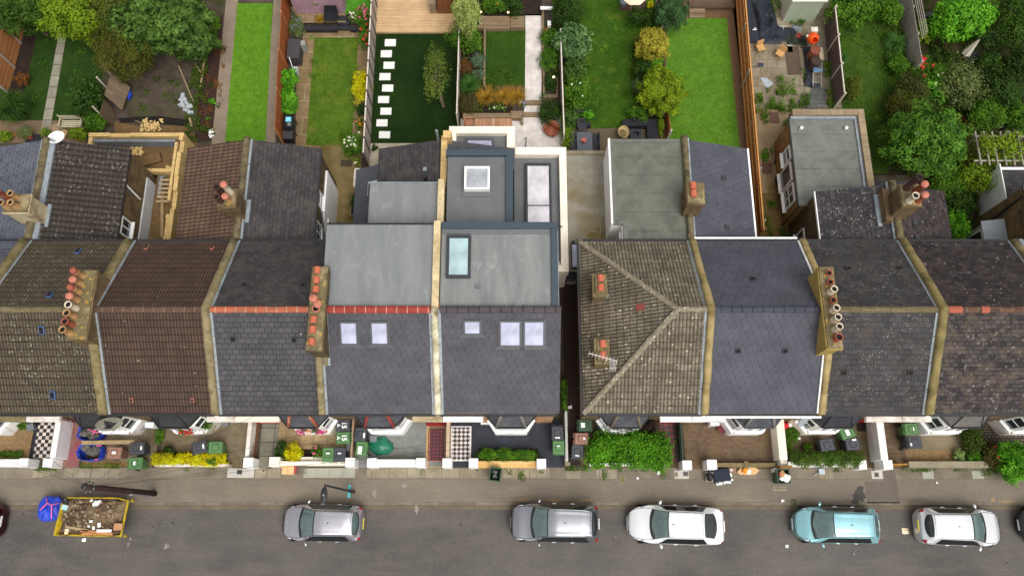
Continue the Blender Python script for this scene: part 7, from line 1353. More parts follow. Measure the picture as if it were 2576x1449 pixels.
plant('bedding_plants', 'low white and violet flowers under the golden grasses', 'flowers', 1, 0, 1790, 800, 150, 50, .3, L_MID, .07, 600, 10, flat=True, flowers=[(F_WHT, 10, .05)]); plant('bedding_plants', 'violet flowers at step beside white path', 'flowers', 2, 0, 90, 770, 60, 50, .4, L_MID, .07, 300, 6, flowers=[(F_BLUE, 14, .07)])
plant('mixed_shrub', 'dark shrub with yellow flowers in the top bed, left', 'shrub', 1, 0, 1760, 40, 170, 130, 1.2, L_MID, .1, 1500, 12, flowers=[(F_ORG, 10, .06)]); plant('mixed_shrub', 'dark shrub in the top bed beside grey slabs', 'shrub', 2, 0, 35, 55, 140, 150, 1.2, L_DARK, .1, 1500, 12)
for (x, y, wx, wy, h, m, n, lf, lab) in ((420, 90, 260, 220, 2.0, L_DARK, 3000, .12, 'dark fine leaved shrub at top beside white path'), (400, 10, 160, 60, 1.4, L_LIME, 900, .12, 'lime green shrub at the very top beside olive lawn'), (455, 315, 270, 270, 1.9, leafm('fatsia_leaf', S(96, 126, 90), S(66, 98, 66), S(112, 140, 104)), 1700, .24, 'grey green big leaved shrub beside olive lawn'), (480, 530, 190, 190, 1.6, L_FIG, 1300, .16, 'green shrub below the big leaved shrub'), (490, 680, 200, 230, 1.7, L_MID, 2000, .12, 'mid green shrub with white blooms by olive lawn'), (440, 880, 140, 160, 1.2, L_FIG, 900, .15, 'broad leaved shrub above the dark dining table'), (412, 1010, 90, 170, 1.0, L_LIME, 1000, .1, 'lime yellow shrub at foot of grey fence'), (570, 852, 90, 80, .6, L_BRT, 400, .13, 'bright fern beside dark planter'), (290, 280, 150, 130, .8, L_MID, 1100, .1, 'bronze flecked plant in raised bed beside path, uppermost'), (290, 430, 170, 190, .9, L_MID, 1800, .09, 'feathery plant in raised bed beside path, second'), (300, 610, 110, 160, .7, L_DARK, 800, .09, 'thin plant by garden light in raised bed'), (295, 825, 170, 210, 1.1, L_DARK, 2200, .1, 'dense dark shrub in raised bed near patio')):
 plant('garden_shrub', lab, 'shrub', 2, 0, x, y, wx, wy, h, m, lf, n, flowers=[(F_WHT, 6, .07)] if 'white bl' in lab else None)
plant('blue_conifer', 'rounded blue green conifer above artificial lawn', 'conifer', 2, 0, 1190, 95, 260, 250, 2.6, L_BLUE, .11, 8000, 80, wid=.34); plant('laurel_hedge', 'dark low laurel beside the blue green conifer', 'shrub', 2, 0, 985, 130, 220, 130, 1.2, L_DARK, .13, 1600, 14)
plant('golden_privet', 'golden variegated bush overhanging artificial lawn', 'shrub', 2, 0, 1050, 335, 250, 260, 2.4, L_GOLD, .12, 6000, 60); plant('dark_shrub', 'dark shrub below golden variegated bush', 'shrub', 2, 0, 980, 510, 130, 160, 1.2, L_DARK, .12, 1500, 12); plant('climber', 'bright climber between golden bush and conifer', 'shrub', 2, 0, 1078, 475, 110, 150, 1.3, L_BRT, .11, 1200, 11)
plant('grey_shrub', 'small grey green mound left of golden conifer', 'shrub', 2, 0, 945, 635, 90, 120, .9, leafm('sage_leaf', S(100, 122, 98), S(74, 98, 76)), .08, 1100, 9); plant('golden_conifer', 'large golden green conifer beside artificial lawn', 'conifer', 2, 0, 1120, 685, 330, 350, 2.9, L_CON, .14, 11000, 90, wid=.34)
plant('dark_shrub', 'dark shrubs behind the black corner bench', 'shrub', 2, 0, 935, 838, 150, 110, .9, L_MID, .11, 1100, 10); plant('yellow_climber', 'yellow leaved climber behind black corner bench', 'shrub', 2, 0, 1115, 935, 50, 140, .9, L_LIME, .1, 700, 8); plant('yellow_flowers', 'yellow flowered shrub beside the cream parasol', 'flowers', 2, 0, 1035, 40, 50, 50, .7, L_YEL, .1, 300, 6)
for (x, y, wx, wy, h, m, n, lf, lab) in ((640, 80, 380, 230, 2.2, L_MID, 5500, .14, 'arching green shrub over the end of slatted fence'), (925, 90, 170, 190, 1.6, L_MID, 2200, .13, 'green shrub against grey fence at top'), (980, 480, 150, 150, 1.0, L_MID, 1400, .12, 'leafy shrub at lower end of grey fence'), (632, 655, 110, 190, 1.6, leafm('bronze_hedge_leaf', S(104, 112, 44), S(70, 86, 30)), 1900, .1, 'rounded bronze green bush by slatted fence'), (1430, 150, 420, 310, 3.4, L_BRT, 7000, .18, 'bright green large leaved tree top right'), (1165, 240, 170, 190, 1.4, L_LIME, 1500, .14, 'yellow green ferny shrub beside trellis'), (1650, 270, 250, 180, 2.0, L_DARK, 2600, .11, 'dark shrub below the bright tree'), (1150, 500, 160, 180, 1.2, L_MID, 1500, .1, 'rose bush with bright red blooms by trellis'), (1440, 640, 270, 350, 2.6, leafm('olive_tree_leaf', S(104, 116, 76), S(74, 88, 54), S(122, 130, 94)), 3600, .12, 'grey green olive tree in right hand garden'), (1230, 650, 170, 170, 1.4, L_BRT, 1200, .14, 'bright shrub with white flowers in right hand garden'), (1080, 680, 270, 270, 2.0, leafm('dull_leaf', S(84, 90, 50), S(58, 66, 36)), 3800, .11, 'dull brownish shrub at edge of long lawn'), (1740, 690, 250, 270, 2.4, L_DARK, 4200, .12, 'very dark rounded shrub near right edge'), (1880, 140, 300, 420, 3.0, leafm('green_mass_leaf', S(74, 102, 40), S(50, 78, 30)), 5500, .13, 'tall green hedge mass at top right corner'), (1640, 480, 200, 200, 1.6, L_DARK, 2200, .12, 'dark bush right of the closed cream parasol'), (1850, 480, 160, 280, 2.0, L_DARK, 2600, .13, 'dark green shrub along right edge fence'), (1420, 885, 100, 80, .7, leafm('red_brown_leaf', S(134, 64, 46), S(96, 50, 36)), 500, .1, 'dead reddish shrub below olive tree'), (1490, 950, 130, 110, 1.0, L_OLI, 900, .1, 'straggly olive coloured shrub beside pergola'), (1530, 1320, 260, 230, 2.2, L_LIME, 3200, .12, 'yellow green climber over white walled lean to'), (1700, 1200, 170, 130, 2.2, L_LIME, 1500, .12, 'lime yellow foliage at lower edge of pergola'), (1350, 1370, 250, 200, 1.6, L_MID, 2500, .13, 'mixed shrub behind the slate wing at right')):
 f = [(F_RED, 9, .16)] if 'red blooms' in lab else ([(F_WHT, 8, .1)] if 'white fl' in lab else None); plant('garden_shrub', lab, 'tree' if 'tree' in lab else 'shrub', 3, 0, x, y, wx, wy, h, m, lf, n, flowers=f)
plant('broadleaf_tree', 'large round dense green tree at right behind slate wing', 'tree', 3, 0, 1180, 1050, 560, 530, 4.6, leafm('dense_tree_leaf', S(84, 124, 50), S(54, 90, 34), S(98, 138, 58)), .15, 15000, 120, bare=.15, flowers=[(F_BLUE, 5, .06)])
for (x, y, wx, wy, h, m, n, lf, lab) in ((1560, 120, 240, 260, 2.4, L_MID, 3200, .13, 'mid green shrub behind the bright tree at top right'), (1300, 560, 200, 170, 1.6, L_MID, 2400, .11, 'green shrub above olive tree beside shaded lawn'), (1000, 800, 210, 260, 1.8, L_OLI, 3000, .11, 'olive bush between long lawn and large round tree'), (1620, 860, 260, 220, 2.0, L_MID, 3400, .12, 'green shrub between olive tree and silvery spiky plant'), (1860, 860, 170, 240, 2.0, L_MID, 2600, .13, 'shrub against slatted fence beside silvery spiky plant'), (1470, 1160, 170, 260, 1.6, L_OLI, 2200, .12, 'bronze green shrub left of the pergola'), (700, -10, 300, 120, 1.8, L_MID, 2200, .13, 'shrub at very top of the long lawn')):
 plant('garden_shrub', lab, 'shrub', 3, 0, x, y, wx, wy, h, m, lf, n)
plant('garden_shrub', 'dark shrub against the white lean to wall', 'shrub', 3, 1, 1430, 90, 190, 220, 1.5, L_DARK, .13, 2400); plant('ivy_mound', 'bright green bushy mound beside slate wing', 'shrub', 3, 1, 1400, 270, 150, 230, 1.7, L_BRT, .1, 3000)
tuft('iris_clump', 'clump of sword like leaves on the long lawn', 'plant', 3, 0, 950, 320, 220, 220, .9, L_BLADE, 260, wid=.03); tuft('cardoon', 'silvery spiky plant above the pergola', 'plant', 3, 0, 1780, 925, 240, 180, 1.1, leafm('silver_leaf', S(176, 186, 172), S(146, 160, 144)), 60, wid=.05)
tuft('long_grass', 'long rough grass beside lower edge of slatted fence', 'grass', 3, 0, 560, 430, 120, 120, .5, L_BLADE, 260, wid=.02)
plant('clipped_hedge', 'clipped bright yellow hedge on low white wall', 'hedge', 0, 2, 1418, 580, 560, 112, 1.0, L_YEL, .09, 9500, 70, flat=True, cr=.2); plant('green_sprig', 'dark green plant growing through the yellow hedge', 'plant', 0, 2, 1592, 598, 75, 55, 1.2, L_MID, .11, 350, 6)
plant('weedy_shrub', 'weedy plant on strip between two front yards', 'plant', 0, 2, 1190, 400, 60, 130, .5, L_MID, .1, 450, 8); plant('weedy_shrub', 'small dark shrub left of yellow hedge', 'plant', 0, 2, 1255, 515, 80, 60, .6, L_DARK, .1, 500, 7)
plant('yellow_shrub', 'round yellow shrub against cream front wall', 'shrub', 1, 2, 290, 538, 115, 130, 1.0, L_YEL, .09, 2600, 16, fill=.5); plant('dark_shrub', 'dark shrub left of round yellow shrub', 'shrub', 1, 2, 192, 520, 90, 110, .8, L_DARK, .11, 900, 9); plant('rose_bush', 'rose with one pink bloom between yellow shrub and bins', 'rose', 1, 2, 468, 530, 80, 90, .8, L_MID, .09, 700, 9, flowers=[(F_PINK, 3, .12)])
for x, w_, lab in ((1735, 110, 'left'), (1850, 110, 'middle')): plant('border_shrub', 'leafy shrub behind sandstone wall, %s of three' % lab, 'shrub', 1, 2, x, 545, w_ + 20, 90, .9, L_MID, .09, 1600, 14)
plant('border_shrub', 'leafy shrub behind sandstone wall, right of three', 'shrub', 2, 2, 100, 548, 190, 80, .9, L_MID, .09, 2400, 18)
plant('laurel_hedge', 'big bright green glossy hedge before hipped house', 'hedge', 2, 2, 868, 512, 665, 322, 1.7, leafm('laurel_leaf', S(106, 162, 46), S(52, 104, 24), S(86, 138, 36), .35), .16, 11000, 150, flat=True, wid=.5)
plant('purple_shrub', 'dark purple shrub between bay and glossy hedge', 'shrub', 2, 2, 1030, 335, 110, 100, 1.3, L_PURP, .1, 1200, 10)
plant('clipped_hedge', 'dark green clipped hedge on white wall near two dark bins', 'hedge', 3, 2, 448, 578, 580, 156, 1.2, leafm('privet_leaf', S(84, 112, 44), S(58, 86, 30), S(96, 116, 56)), .075, 9000, 80, flat=True, cr=.19)
for x, y, w_, h_, lab in ((165, 430, 70, 200, 'tall weeds along cream coped wall'), (205, 385, 70, 110, 'leafy weeds beside cream bay and traffic cone'), (310, 490, 60, 60, 'small weed above the dark clipped hedge')): plant('weeds', lab, 'weeds', 3, 2, x, y, w_, h_, .5, L_WEED, .1, 500, 9, trunk=False)
plant('variegated_shrub', 'small pale variegated shrub at end of gravel bed', 'shrub', 3, 2, 1437, 545, 80, 75, .5, leafm('variegated_leaf', S(176, 190, 140), S(108, 136, 88)), .08, 800, 9); plant('overgrown_shrub', 'overgrown dark shrub between concrete yard and cobbles', 'shrub', 3, 2, 1540, 430, 160, 200, 1.0, leafm('overgrown_leaf', S(78, 96, 42), S(54, 72, 32)), .09, 2600, 20)
tuft('fern', 'bright green fern arching over concrete front wall', 'fern', 3, 2, 1555, 580, 130, 110, .7, L_BRT, 160, wid=.03); plant('bramble', 'tangled brownish shrub with red roses at right', 'shrub', 3, 2, 1700, 560, 170, 190, 1.2, leafm('tangle_leaf', S(92, 86, 46), S(66, 62, 36)), .1, 2400, 18, flowers=[(F_RED, 3, .12)])
plant('bright_bush', 'bright green bush spilling over pavement at right edge', 'shrub', 3, 2, 1855, 595, 270, 270, 1.8, leafm('bright_bush_leaf', S(98, 160, 44), S(60, 120, 30), S(112, 170, 58)), .13, 5500, 44, cr=.24)
plant('gravel_weeds', 'low weeds along front of the gravel garden', 'weeds', 0, 2, 80, 540, 190, 60, .3, L_MID, .08, 900, 14, trunk=False, flat=True); plant('gravel_weeds', 'weeds at the gravel edge under white bay', 'weeds', 0, 2, 170, 325, 80, 70, .4, L_MID, .09, 400, 7, trunk=False)
plant('passage_ivy', 'ivy running down the dark side passage', 'ivy', 2, 2, 398, 100, 50, 240, .5, L_MID, .09, 900, 14, trunk=False, flat=True)
R_ = lambda c, x0, y0, x1, y1, n, h, z: rect(c, 2, x0, y0, x1, y1) + (n, h, z)
scatter_leaves('weeds', 'weeds along the foot of front walls', 'stuff', [R_(0, 270, 622, 425, 660, 260, .12, .0), R_(0, 610, 615, 900, 645, 260, .12, .02), R_(0, 1380, 640, 1410, 665, 30, .1, 0), R_(0, 1560, 628, 1600, 655, 40, .1, 0), R_(1, 1225, 645, 1255, 690, 40, .1, 0), R_(1, 1640, 640, 1660, 660, 30, .1, 0), R_(1, 1860, 640, 1907, 690, 60, .12, 0), R_(2, 60, 650, 110, 745, 110, .12, 0), R_(2, 215, 655, 245, 680, 30, .1, 0), R_(2, 410, 630, 640, 662, 260, .15, 0), R_(2, 690, 660, 735, 735, 90, .12, 0), R_(2, 1125, 645, 1150, 730, 70, .12, 0), R_(2, 800, 640, 1130, 668, 200, .12, 0), R_(3, 1000, 640, 1260, 672, 260, .14, 0), R_(3, 1400, 640, 1520, 665, 90, .12, 0), R_(3, 1600, 635, 1740, 700, 240, .2, 0), R_(2, 1255, 580, 1290, 640, 60, .15, 0), R_(3, 160, 880, 215, 930, 40, .1, 0), R_(3, 470, 640, 560, 670, 60, .1, 0), R_(2, 1240, 300, 1262, 590, 160, .2, .02), R_(2, 405, 0, 425, 300, 200, .3, .1)], L_WEED, .07)
RR = lambda c, x0, y0, x1, y1, n, h, z: rect(c, 0, x0, y0, x1, y1) + (n, h, z)
scatter_leaves('patio_weeds', 'rows of weeds sprouting between old patio slabs', 'stuff', [RR(3, 75, 575, 130, 830, 420, .4, 0), RR(3, 150, 600, 215, 790, 240, .3, 0), RR(3, 10, 660, 55, 810, 220, .35, 0), RR(3, 240, 710, 320, 800, 260, .35, 0), RR(3, 0, 790, 230, 830, 260, .25, 0), RR(3, 430, 430, 500, 800, 520, .4, 0), RR(3, 110, 820, 150, 930, 80, .25, 0), RR(3, 180, 150, 310, 200, 180, .3, 0), RR(3, 30, -20, 100, 90, 160, .3, 0), RR(3, 60, 1030, 95, 1180, 110, .25, 0), RR(2, 1810, 700, 1860, 840, 200, .35, 0), RR(2, 1850, 780, 1900, 920, 180, .35, 0), RR(2, 1840, 1110, 1900, 1180, 120, .3, 0), RR(3, -30, 1100, 40, 1200, 100, .25, 0), RR(3, 260, 520, 285, 600, 60, .2, 0), rect(3, 1, 10, 90, 70, 130) + (90, .25, 0), rect(3, 1, 80, 290, 150, 350) + (120, .3, 0), rect(3, 1, -20, 180, 30, 340) + (140, .3, 0)], L_WEED, .11)
scatter_leaves('lawn_weeds', 'tufts of longer grass over the right hand lawn', 'stuff', [RR(3, 520, 150, 900, 700, 900, .14, 0), RR(3, 560, 700, 950, 1250, 700, .14, 0), RR(2, 520, 30, 960, 930, 900, .07, 0), RR(1, 430, 290, 740, 1060, 260, .05, 0), RR(1, 375, 270, 440, 1075, 120, .1, 0), RR(1, 720, 290, 775, 1070, 140, .1, 0), RR(0, 240, 220, 330, 890, 200, .1, 0), RR(0, 480, 220, 740, 890, 260, .08, 0)], L_MID, .09)
scatter_leaves('undergrowth', 'rough undergrowth between shrubs of the overgrown gardens', 'stuff', [RR(3, 1080, -40, 1900, 500, 4200, .5, 0), RR(3, 1000, 500, 1900, 980, 3600, .5, 0), RR(3, 1000, 980, 1560, 1400, 1800, .4, 0), rect(3, 1, 1330, 0, 1560, 370) + (1200, .5, 0), RR(2, 385, 330, 520, 960, 1500, .4, 0), RR(2, 900, 420, 1100, 900, 1300, .35, 0), RR(2, 900, 60, 1110, 420, 900, .35, 0), RR(1, 1530, 330, 1690, 830, 700, .3, 0), RR(1, 1540, 500, 1900, 830, 700, .25, 0), RR(1, 1650, -40, 1907, 110, 800, .35, 0), RR(2, 250, 110, 345, 690, 500, .3, 0), RR(0, 60, -40, 1640, 190, 3500, .5, 0), RR(3, 850, -40, 1000, 560, 900, .4, 0), RR(0, 1400, 480, 1500, 1050, 1100, .35, 0), RR(0, 860, 560, 1400, 860, 260, .1, 0), RR(0, 1500, 330, 1640, 1000, 300, .2, 0), RR(0, 600, 900, 780, 1000, 500, .3, 0)], leafm('undergrowth_leaf', S(84, 104, 38), S(52, 74, 26), S(68, 86, 34)), .13)
scatter_leaves('fallen_leaves', 'reddish fallen leaves in the bare bed', 'stuff', [RR(0, 1480, 350, 1640, 1000, 500, .05, .03)], L_RUST, .09)
# ================================================================== things standing in the gardens
def boxthing(name, label, cat, c, x0, y0, x1, y1, z0, z1, m, r=0, bev=.01, part='body'):
 X0, X1, Y0, Y1 = rect(c, r, x0, y0, x1, y1, z1); t = thing(name, label, cat, ((X0 + X1) / 2, (Y0 + Y1) / 2, z0)); B(X0, X1, Y0, Y1, z0, z1).build(part, m, t, bevel=bev); return t
ordn = ('first', 'second', 'third', 'fourth', 'fifth', 'sixth', 'seventh', 'eighth', 'ninth')
PAV = noisy('white_stone_paver', S(222, 220, 216), S(236, 234, 230), 3, 30, .8, .1)
for i, (x, y) in enumerate(((1000, 320), (970, 402), (990, 487), (960, 571), (980, 655), (950, 740), (967, 826), (938, 912), (957, 1000))):
 X0, X1, Y0, Y1 = rect(1, 0, x - 41, y - 26, x + 41, y + 26); tag(B(X0, X1, Y0, Y1, .0, .035).build('stepping_stone', PAV, bevel=.01), 'white stepping stone in dark lawn, %s from the timber deck' % ordn[i], 'stepping stone', 'white stepping stones in the dark lawn')
SLEEP = boards('sleeper', S(138, 118, 92), S(122, 102, 78), S(84, 68, 50), .2, 'u', 2.4)
for (c, x0, y0, x1, y1, h, lab) in ((1, 1535, 838, 1884, 872, .4, 'long sleeper wall below golden grasses'), (2, 0, 822, 92, 872, .4, 'sleeper wall end beside the steps'), (2, 78, 860, 96, 905, .4, 'short sleeper return beside patio'), (2, 102, 746, 232, 772, .2, 'sleeper riser of the upper path step'), (2, 95, 832, 226, 862, .15, 'sleeper riser of lower path step'), (2, 236, 78, 252, 700, .25, 'long sleeper edging right of the white path'), (2, 238, 700, 350, 722, .25, 'sleeper across the raised bed by the dense shrub'), (2, 338, 560, 352, 700, .25, 'short sleeper edging near the garden light'), (1, 1688, 205, 1704, 640, .25, 'long sleeper edging left of the small lawn'), (1, 1690, 196, 1884, 214, .3, 'sleeper edging above small lawn'), (1, 1655, 120, 1884, 190, .35, 'deep sleeper bench at top of small lawn'), (2, 0, 120, 104, 205, .35, 'sleeper bench end beside white path'), (1, 1620, 190, 1690, 208, .3, 'short sleeper beside the green climber'), (2, 228, 862, 240, 905, .3, 'sleeper post beside rusty garden chair'), (2, 1322, 64, 1440, 96, .25, 'upper timber step above artificial lawn'), (2, 1322, 98, 1440, 130, .12, 'lower timber step above artificial lawn')):
 boxthing('sleeper_edging', lab, 'edging', c, x0, y0, x1, y1, 0, h, SLEEP, part='sleeper')
boxthing('retaining_edge', 'dark sleeper retaining edge at top of artificial lawn', 'edging', 2, 1322, 0, 1660, 58, 0, .3, boards('dark_sleeper', S(96, 76, 60), S(82, 64, 50), S(54, 42, 34), .2, 'u', 2.4), part='sleeper')
BLK = noisy('black_painted_timber', S(38, 38, 42), S(48, 48, 52), 3, 30, .6, .1)
boxthing('raised_edge', 'black edging board below the raised gravel', 'edging', 1, 352, 192, 605, 222, 0, .34, BLK, part='board'); boxthing('raised_edge', 'short black edging board right of the black steps', 'edging', 1, 700, 200, 775, 224, 0, .3, BLK, part='board')
st = thing('garden_steps', 'black timber steps beside black wicker chair', 'steps', at(1, 0, 655, 180, 0))
for i, (y0, y1) in enumerate(((120, 152), (153, 187), (188, 222))): X0, X1, Y0, Y1 = rect(1, 0, 606, y0, 700, y1, .36 - i * .11); B(X0, X1, Y0, Y1, 0, .4 - i * .12).build('tread', BLK, st, bevel=.01)
PINK = boards('dusty_pink_boards', S(172, 140, 150), S(160, 128, 140), S(120, 92, 104), .15); f = at(1, 0, 475, 98, .3); X0, X1 = at(1, 0, 300, 98, .3).x, at(1, 0, 668, 98, .3).x
t = thing('garden_shed', 'dusty pink boarded shed at the top of picture', 'shed', ((X0 + X1) / 2, f.y + 1, .3)); B(X0, X1, f.y, f.y + 2.2, .3, 2.4).build('wall', PINK, t); B(X0 - .1, X1 + .1, f.y - .15, f.y + 2.4, 2.42, 2.5).build('roof', M_DFELT, t)
B(X0, X1, f.y - .03, f.y - .002, .3, .42).build('plinth', plain('mauve_trim', S(150, 116, 132), .7), t); B(X1 - .9, X1 - .12, f.y - .035, f.y - .003, .43, 2.2).build('door', PINK, t)
ck = at(1, 0, 446, 14, 1.2); ck.y = f.y - .01; mb = MB(); mb.M = Matrix.Translation((ck.x, f.y - .03, 1.25)) @ Matrix.Rotation(pi / 2, 4, 'X'); mb.lathe(0, 0, [(.001, .05), (.06, .05), (.16, .03), (.18, .0)], 16); tag(mb.build('wall_plaque', noisy('bronze', S(110, 96, 80), S(150, 140, 120), 5, 20, .5)), 'round metal ornament on the front of the pink shed', 'ornament')
f = at(1, 0, 1420, 104, .16); X0, X1 = at(1, 0, 1352, 104, .16).x, at(1, 0, 1492, 104, .16).x; t = thing('cedar_store', 'small cedar boarded store on the timber deck', 'shed', ((X0 + X1) / 2, f.y, .16)); B(X0, X1, f.y, f.y + 2, .16, 2.0).build('wall', boards('cedar', S(142, 92, 56), S(120, 74, 44), S(74, 44, 26), .12), t); B(X0 - .06, X1 + .06, f.y - .08, f.y + 2.1, 2.004, 2.08).build('roof', M_DFELT, t); B(X0 - .45, X0 - .06, f.y, f.y + 1.6, .16, 1.1).build('log_store', boards('silver_slats', S(166, 146, 122), S(144, 124, 102), S(80, 66, 52), .06, 'u', 1), t)
f = at(3, 0, 300, 166, 0); X0, X1 = at(3, 0, 118, 166, 0).x, at(3, 0, 345, 166, 0).x; t = thing('metal_shed', 'pale green ribbed metal shed by the black tarpaulin', 'shed', ((X0 + X1) / 2, f.y + 1, 0))
mb = MB(); n = 36
for i in range(n): a = X0 + (X1 - X0) * i / n; b = X0 + (X1 - X0) * (i + 1) / n; mb.box(a, b, f.y + (.0 if i % 2 else .025), f.y + .05, 0, 2.05)
mb.build('front_wall', noisy('pale_green_metal', S(176, 188, 164), S(188, 200, 176), 2, 20, .5, .05), t); B(X0, X1, f.y + .052, f.y + 2.2, 0, 2.05).build('wall', boards('cream_ribs', S(214, 216, 196), S(204, 206, 186), S(170, 172, 150), .12), t); B(X0 - .1, X1 + .1, f.y - .1, f.y + 2.3, 2.06, 2.16).build('roof', noisy('white_green_roof', S(216, 224, 206), S(226, 232, 216), 2, 20, .5, .05), t)
t = boxthing('storage_box', 'dark grey plastic garden storage box by orange fence', 'storage box', 1, 238, 295, 328, 432, 0, .85, noisy('charcoal_plastic', S(62, 60, 62), S(70, 68, 70), 3, 30, .6, .05), bev=.03); X0, X1, Y0, Y1 = rect(1, 0, 236, 292, 330, 434, .9); B(X0, X1, Y0, Y1, .855, .92).build('lid', CACHE['charcoal_plastic'], t, bevel=.02)
boxthing('tool_rack', 'pale bundle of garden things beside dark storage box', 'tools', 1, 332, 300, 366, 335, 0, .8, noisy('pale_bundle', S(170, 168, 162), S(120, 122, 120), 6, 20), bev=.03); boxthing('utility_box', 'light grey box below the dark storage box', 'box', 1, 274, 492, 312, 540, 0, .5, noisy('pale_grey_plastic', S(176, 180, 182), S(190, 194, 196), 3, 30, .5), bev=.03)
tag(MB().tube([at(1, 0, 250, 425, 1.2), at(1, 0, 288, 535, .3)], .025, 6).build('broom_handle', PANEW), 'white broom handle leaning by storage box', 'broom')
t = thing('barbecue', 'black barrel barbecue with blue sticker by orange fence', 'barbecue', at(1, 0, 250, 910, 0)); a, b = at(1, 0, 250, 868, .9), at(1, 0, 250, 955, .9); MB().tube([a + Vector((0, .03, 0)), a, b, b - Vector((0, .03, 0))], [.2, .34, .34, .2], 14).build('lid', plain('gloss_black', S(36, 38, 42), .3), t, smooth=True)
for dx in (-.25, .25):
 for p in (a, b): B(p.x + dx - .02, p.x + dx + .02, p.y - .02, p.y + .02, 0, .8).build('leg', BLACKM, t)
q = (a + b) / 2; MB().rbox((q.x + .05, q.y + .05, .9 + .335), .3, .3, .02, 0, 0, .1).build('sticker', noisy('blue_sticker', S(90, 190, 226), S(150, 216, 236), 8, 8, .4, 0), t)
t = thing('dustbin', 'small black lidded bin below the barbecue', 'bin', at(1, 0, 242, 1003, 0)); p = at(1, 0, 242, 1000, .6); B(p.x - .27, p.x + .27, p.y - .25, p.y + .25, 0, .6).build('body', BLACKM, t, bevel=.04); B(p.x - .3, p.x + .3, p.y - .28, p.y + .28, .605, .68).build('lid', noisy('charcoal_plastic', S(62, 60, 62), S(70, 68, 70)), t, bevel=.03)
def chair(label, c, x, y, rz, m, w=.6, h=.42, hb=.85, name='garden_chair', mp=None, arms=True, z=0.0, r=0):
 p = at(c, r, x, y, z + h); t = thing(name, label, 'chair', (p.x, p.y, z), RD(rz)); a = w / 2
 for sx in (-1, 1):
  for sy in (-1, 1): B(sx * a - .03 if sx > 0 else -a, a if sx > 0 else -a + .03, sy * a - .03 if sy > 0 else -a, a if sy > 0 else -a + .03, 0, h - .05).build('leg', mp or m, t, world=False)
  if arms: B(sx * a - .05 if sx > 0 else -a, a if sx > 0 else -a + .05, -a, a, h + .16, h + .2).build('arm', m, t, world=False)
 B(-a, a, -a, a, h - .048, h).build('seat', m, t, world=False, bevel=.015); MB().rbox((0, a - .02, (h + hb) / 2), w, .05, hb - h, 0, -.14).build('backrest', m, t, world=False, bevel=.015); return t
WICK = boards('black_wicker', S(44, 46, 52), S(34, 36, 42), S(20, 20, 24), .03, 'u', .2)
chair('black wicker armchair on raised gravel by the pink shed', 1, 560, 118, 0, WICK, .75, .42, .85, z=.3)
t = boxthing('dining_table', 'dark grey dining table on greyed decking', 'table', 2, 492, 978, 606, 1125, .70, .75, noisy('dark_table', S(84, 88, 96), S(92, 96, 104), 2, 30, .5), part='tabletop')
X0, X1, Y0, Y1 = rect(2, 0, 492, 978, 606, 1125, .75)
for sx in (X0 + .06, X1 - .12):
 for sy in (Y0 + .06, Y1 - .12): B(sx, sx + .06, sy, sy + .06, .05, .698).build('leg', DARKM, t)
for (x, y, rz, lab) in ((527, 932, 15, 'dark chair at the far end of dining table'), (622, 1028, -90, 'dark chair right of dining table, farther from house'), (624, 1098, -90, 'dark chair right of dining table, nearer the house'), (478, 1028, 90, 'dark chair left of dining table, farther from house'), (476, 1098, 90, 'dark chair left of dining table, nearer the house')): chair(lab, 2, x, y, rz, noisy('charcoal_fabric', S(58, 58, 64), S(68, 68, 74), 3, 40), .5, .45, .85, z=.05)
p = at(2, 0, 542, 1048, .8); t = thing('flower_pot', 'pot of pink flowers on the dark dining table', 'pot', (p.x, p.y, .75)); MB().cyl(p.x, p.y, .751, .9, .08, .11).build('pot', BLACKM, t); P_ = NR.normal(size=(120, 3)) * .06 + np.array([p.x, p.y + .02, .95]); leaf_mesh('flowers', P_, NR.normal(size=P_.shape) + np.array([0, 0, 1]), .07, plain('salmon_petal', S(226, 130, 104), .6), t, .9)
t = thing('corner_bench', 'black timber corner bench on greyed decking', 'bench', at(2, 0, 1000, 905, 0)); X0, X1, Y0, Y1 = rect(2, 0, 830, 882, 1085, 932, .45); B(X0, X1, Y0, Y1, .05, .45).build('bench_run', boards('black_boards', S(44, 44, 50), S(36, 36, 42), S(18, 18, 22), .14, 'u', 3), t); x0, x1, y0, y1 = rect(2, 0, 1012, 932, 1088, 1040, .45); B(x0, X1, y0 - .3, Y0 - .004, .05, .448).build('bench_return', CACHE['black_boards'], t)
p = at(2, 0, 915, 890, .6); t = thing('lantern', 'small black lantern standing on the corner bench', 'lantern', (p.x, p.y, .45)); MB().box(p.x - .07, p.x + .07, p.y - .07, p.y + .07, .451, .47).box(p.x - .07, p.x + .07, p.y - .07, p.y + .07, .7, .72).build('frame', BLACKM, t); MB().cyl(p.x, p.y, .471, .7, .05).build('glass', GLASS, t)
t = thing('fire_pit_table', 'square black fire pit table by corner bench', 'fire pit', at(2, 0, 928, 990, 0)); X0, X1, Y0, Y1 = rect(2, 0, 885, 957, 972, 1027, .4); f_ = .16; MB().box(X0, X1, Y0, Y0 + f_, .05, .42).box(X0, X1, Y1 - f_, Y1, .05, .42).box(X0, X0 + f_, Y0 + f_, Y1 - f_, .05, .418).box(X1 - f_, X1, Y0 + f_, Y1 - f_, .05, .418).build('surround', noisy('charcoal_block', S(50, 52, 56), S(58, 60, 64), 3, 30), t); B(X0 + f_, X1 - f_, Y0 + f_, Y1 - f_, .05, .2).build('fire_bowl', plain('slate_bowl', S(40, 46, 54), .6), t)
p = at(2, 0, 838, 980, .6); t = thing('egg_chair', 'tan wicker bowl chair with dark cushion', 'chair', (p.x, p.y, .05)); mb = MB(); rings = []
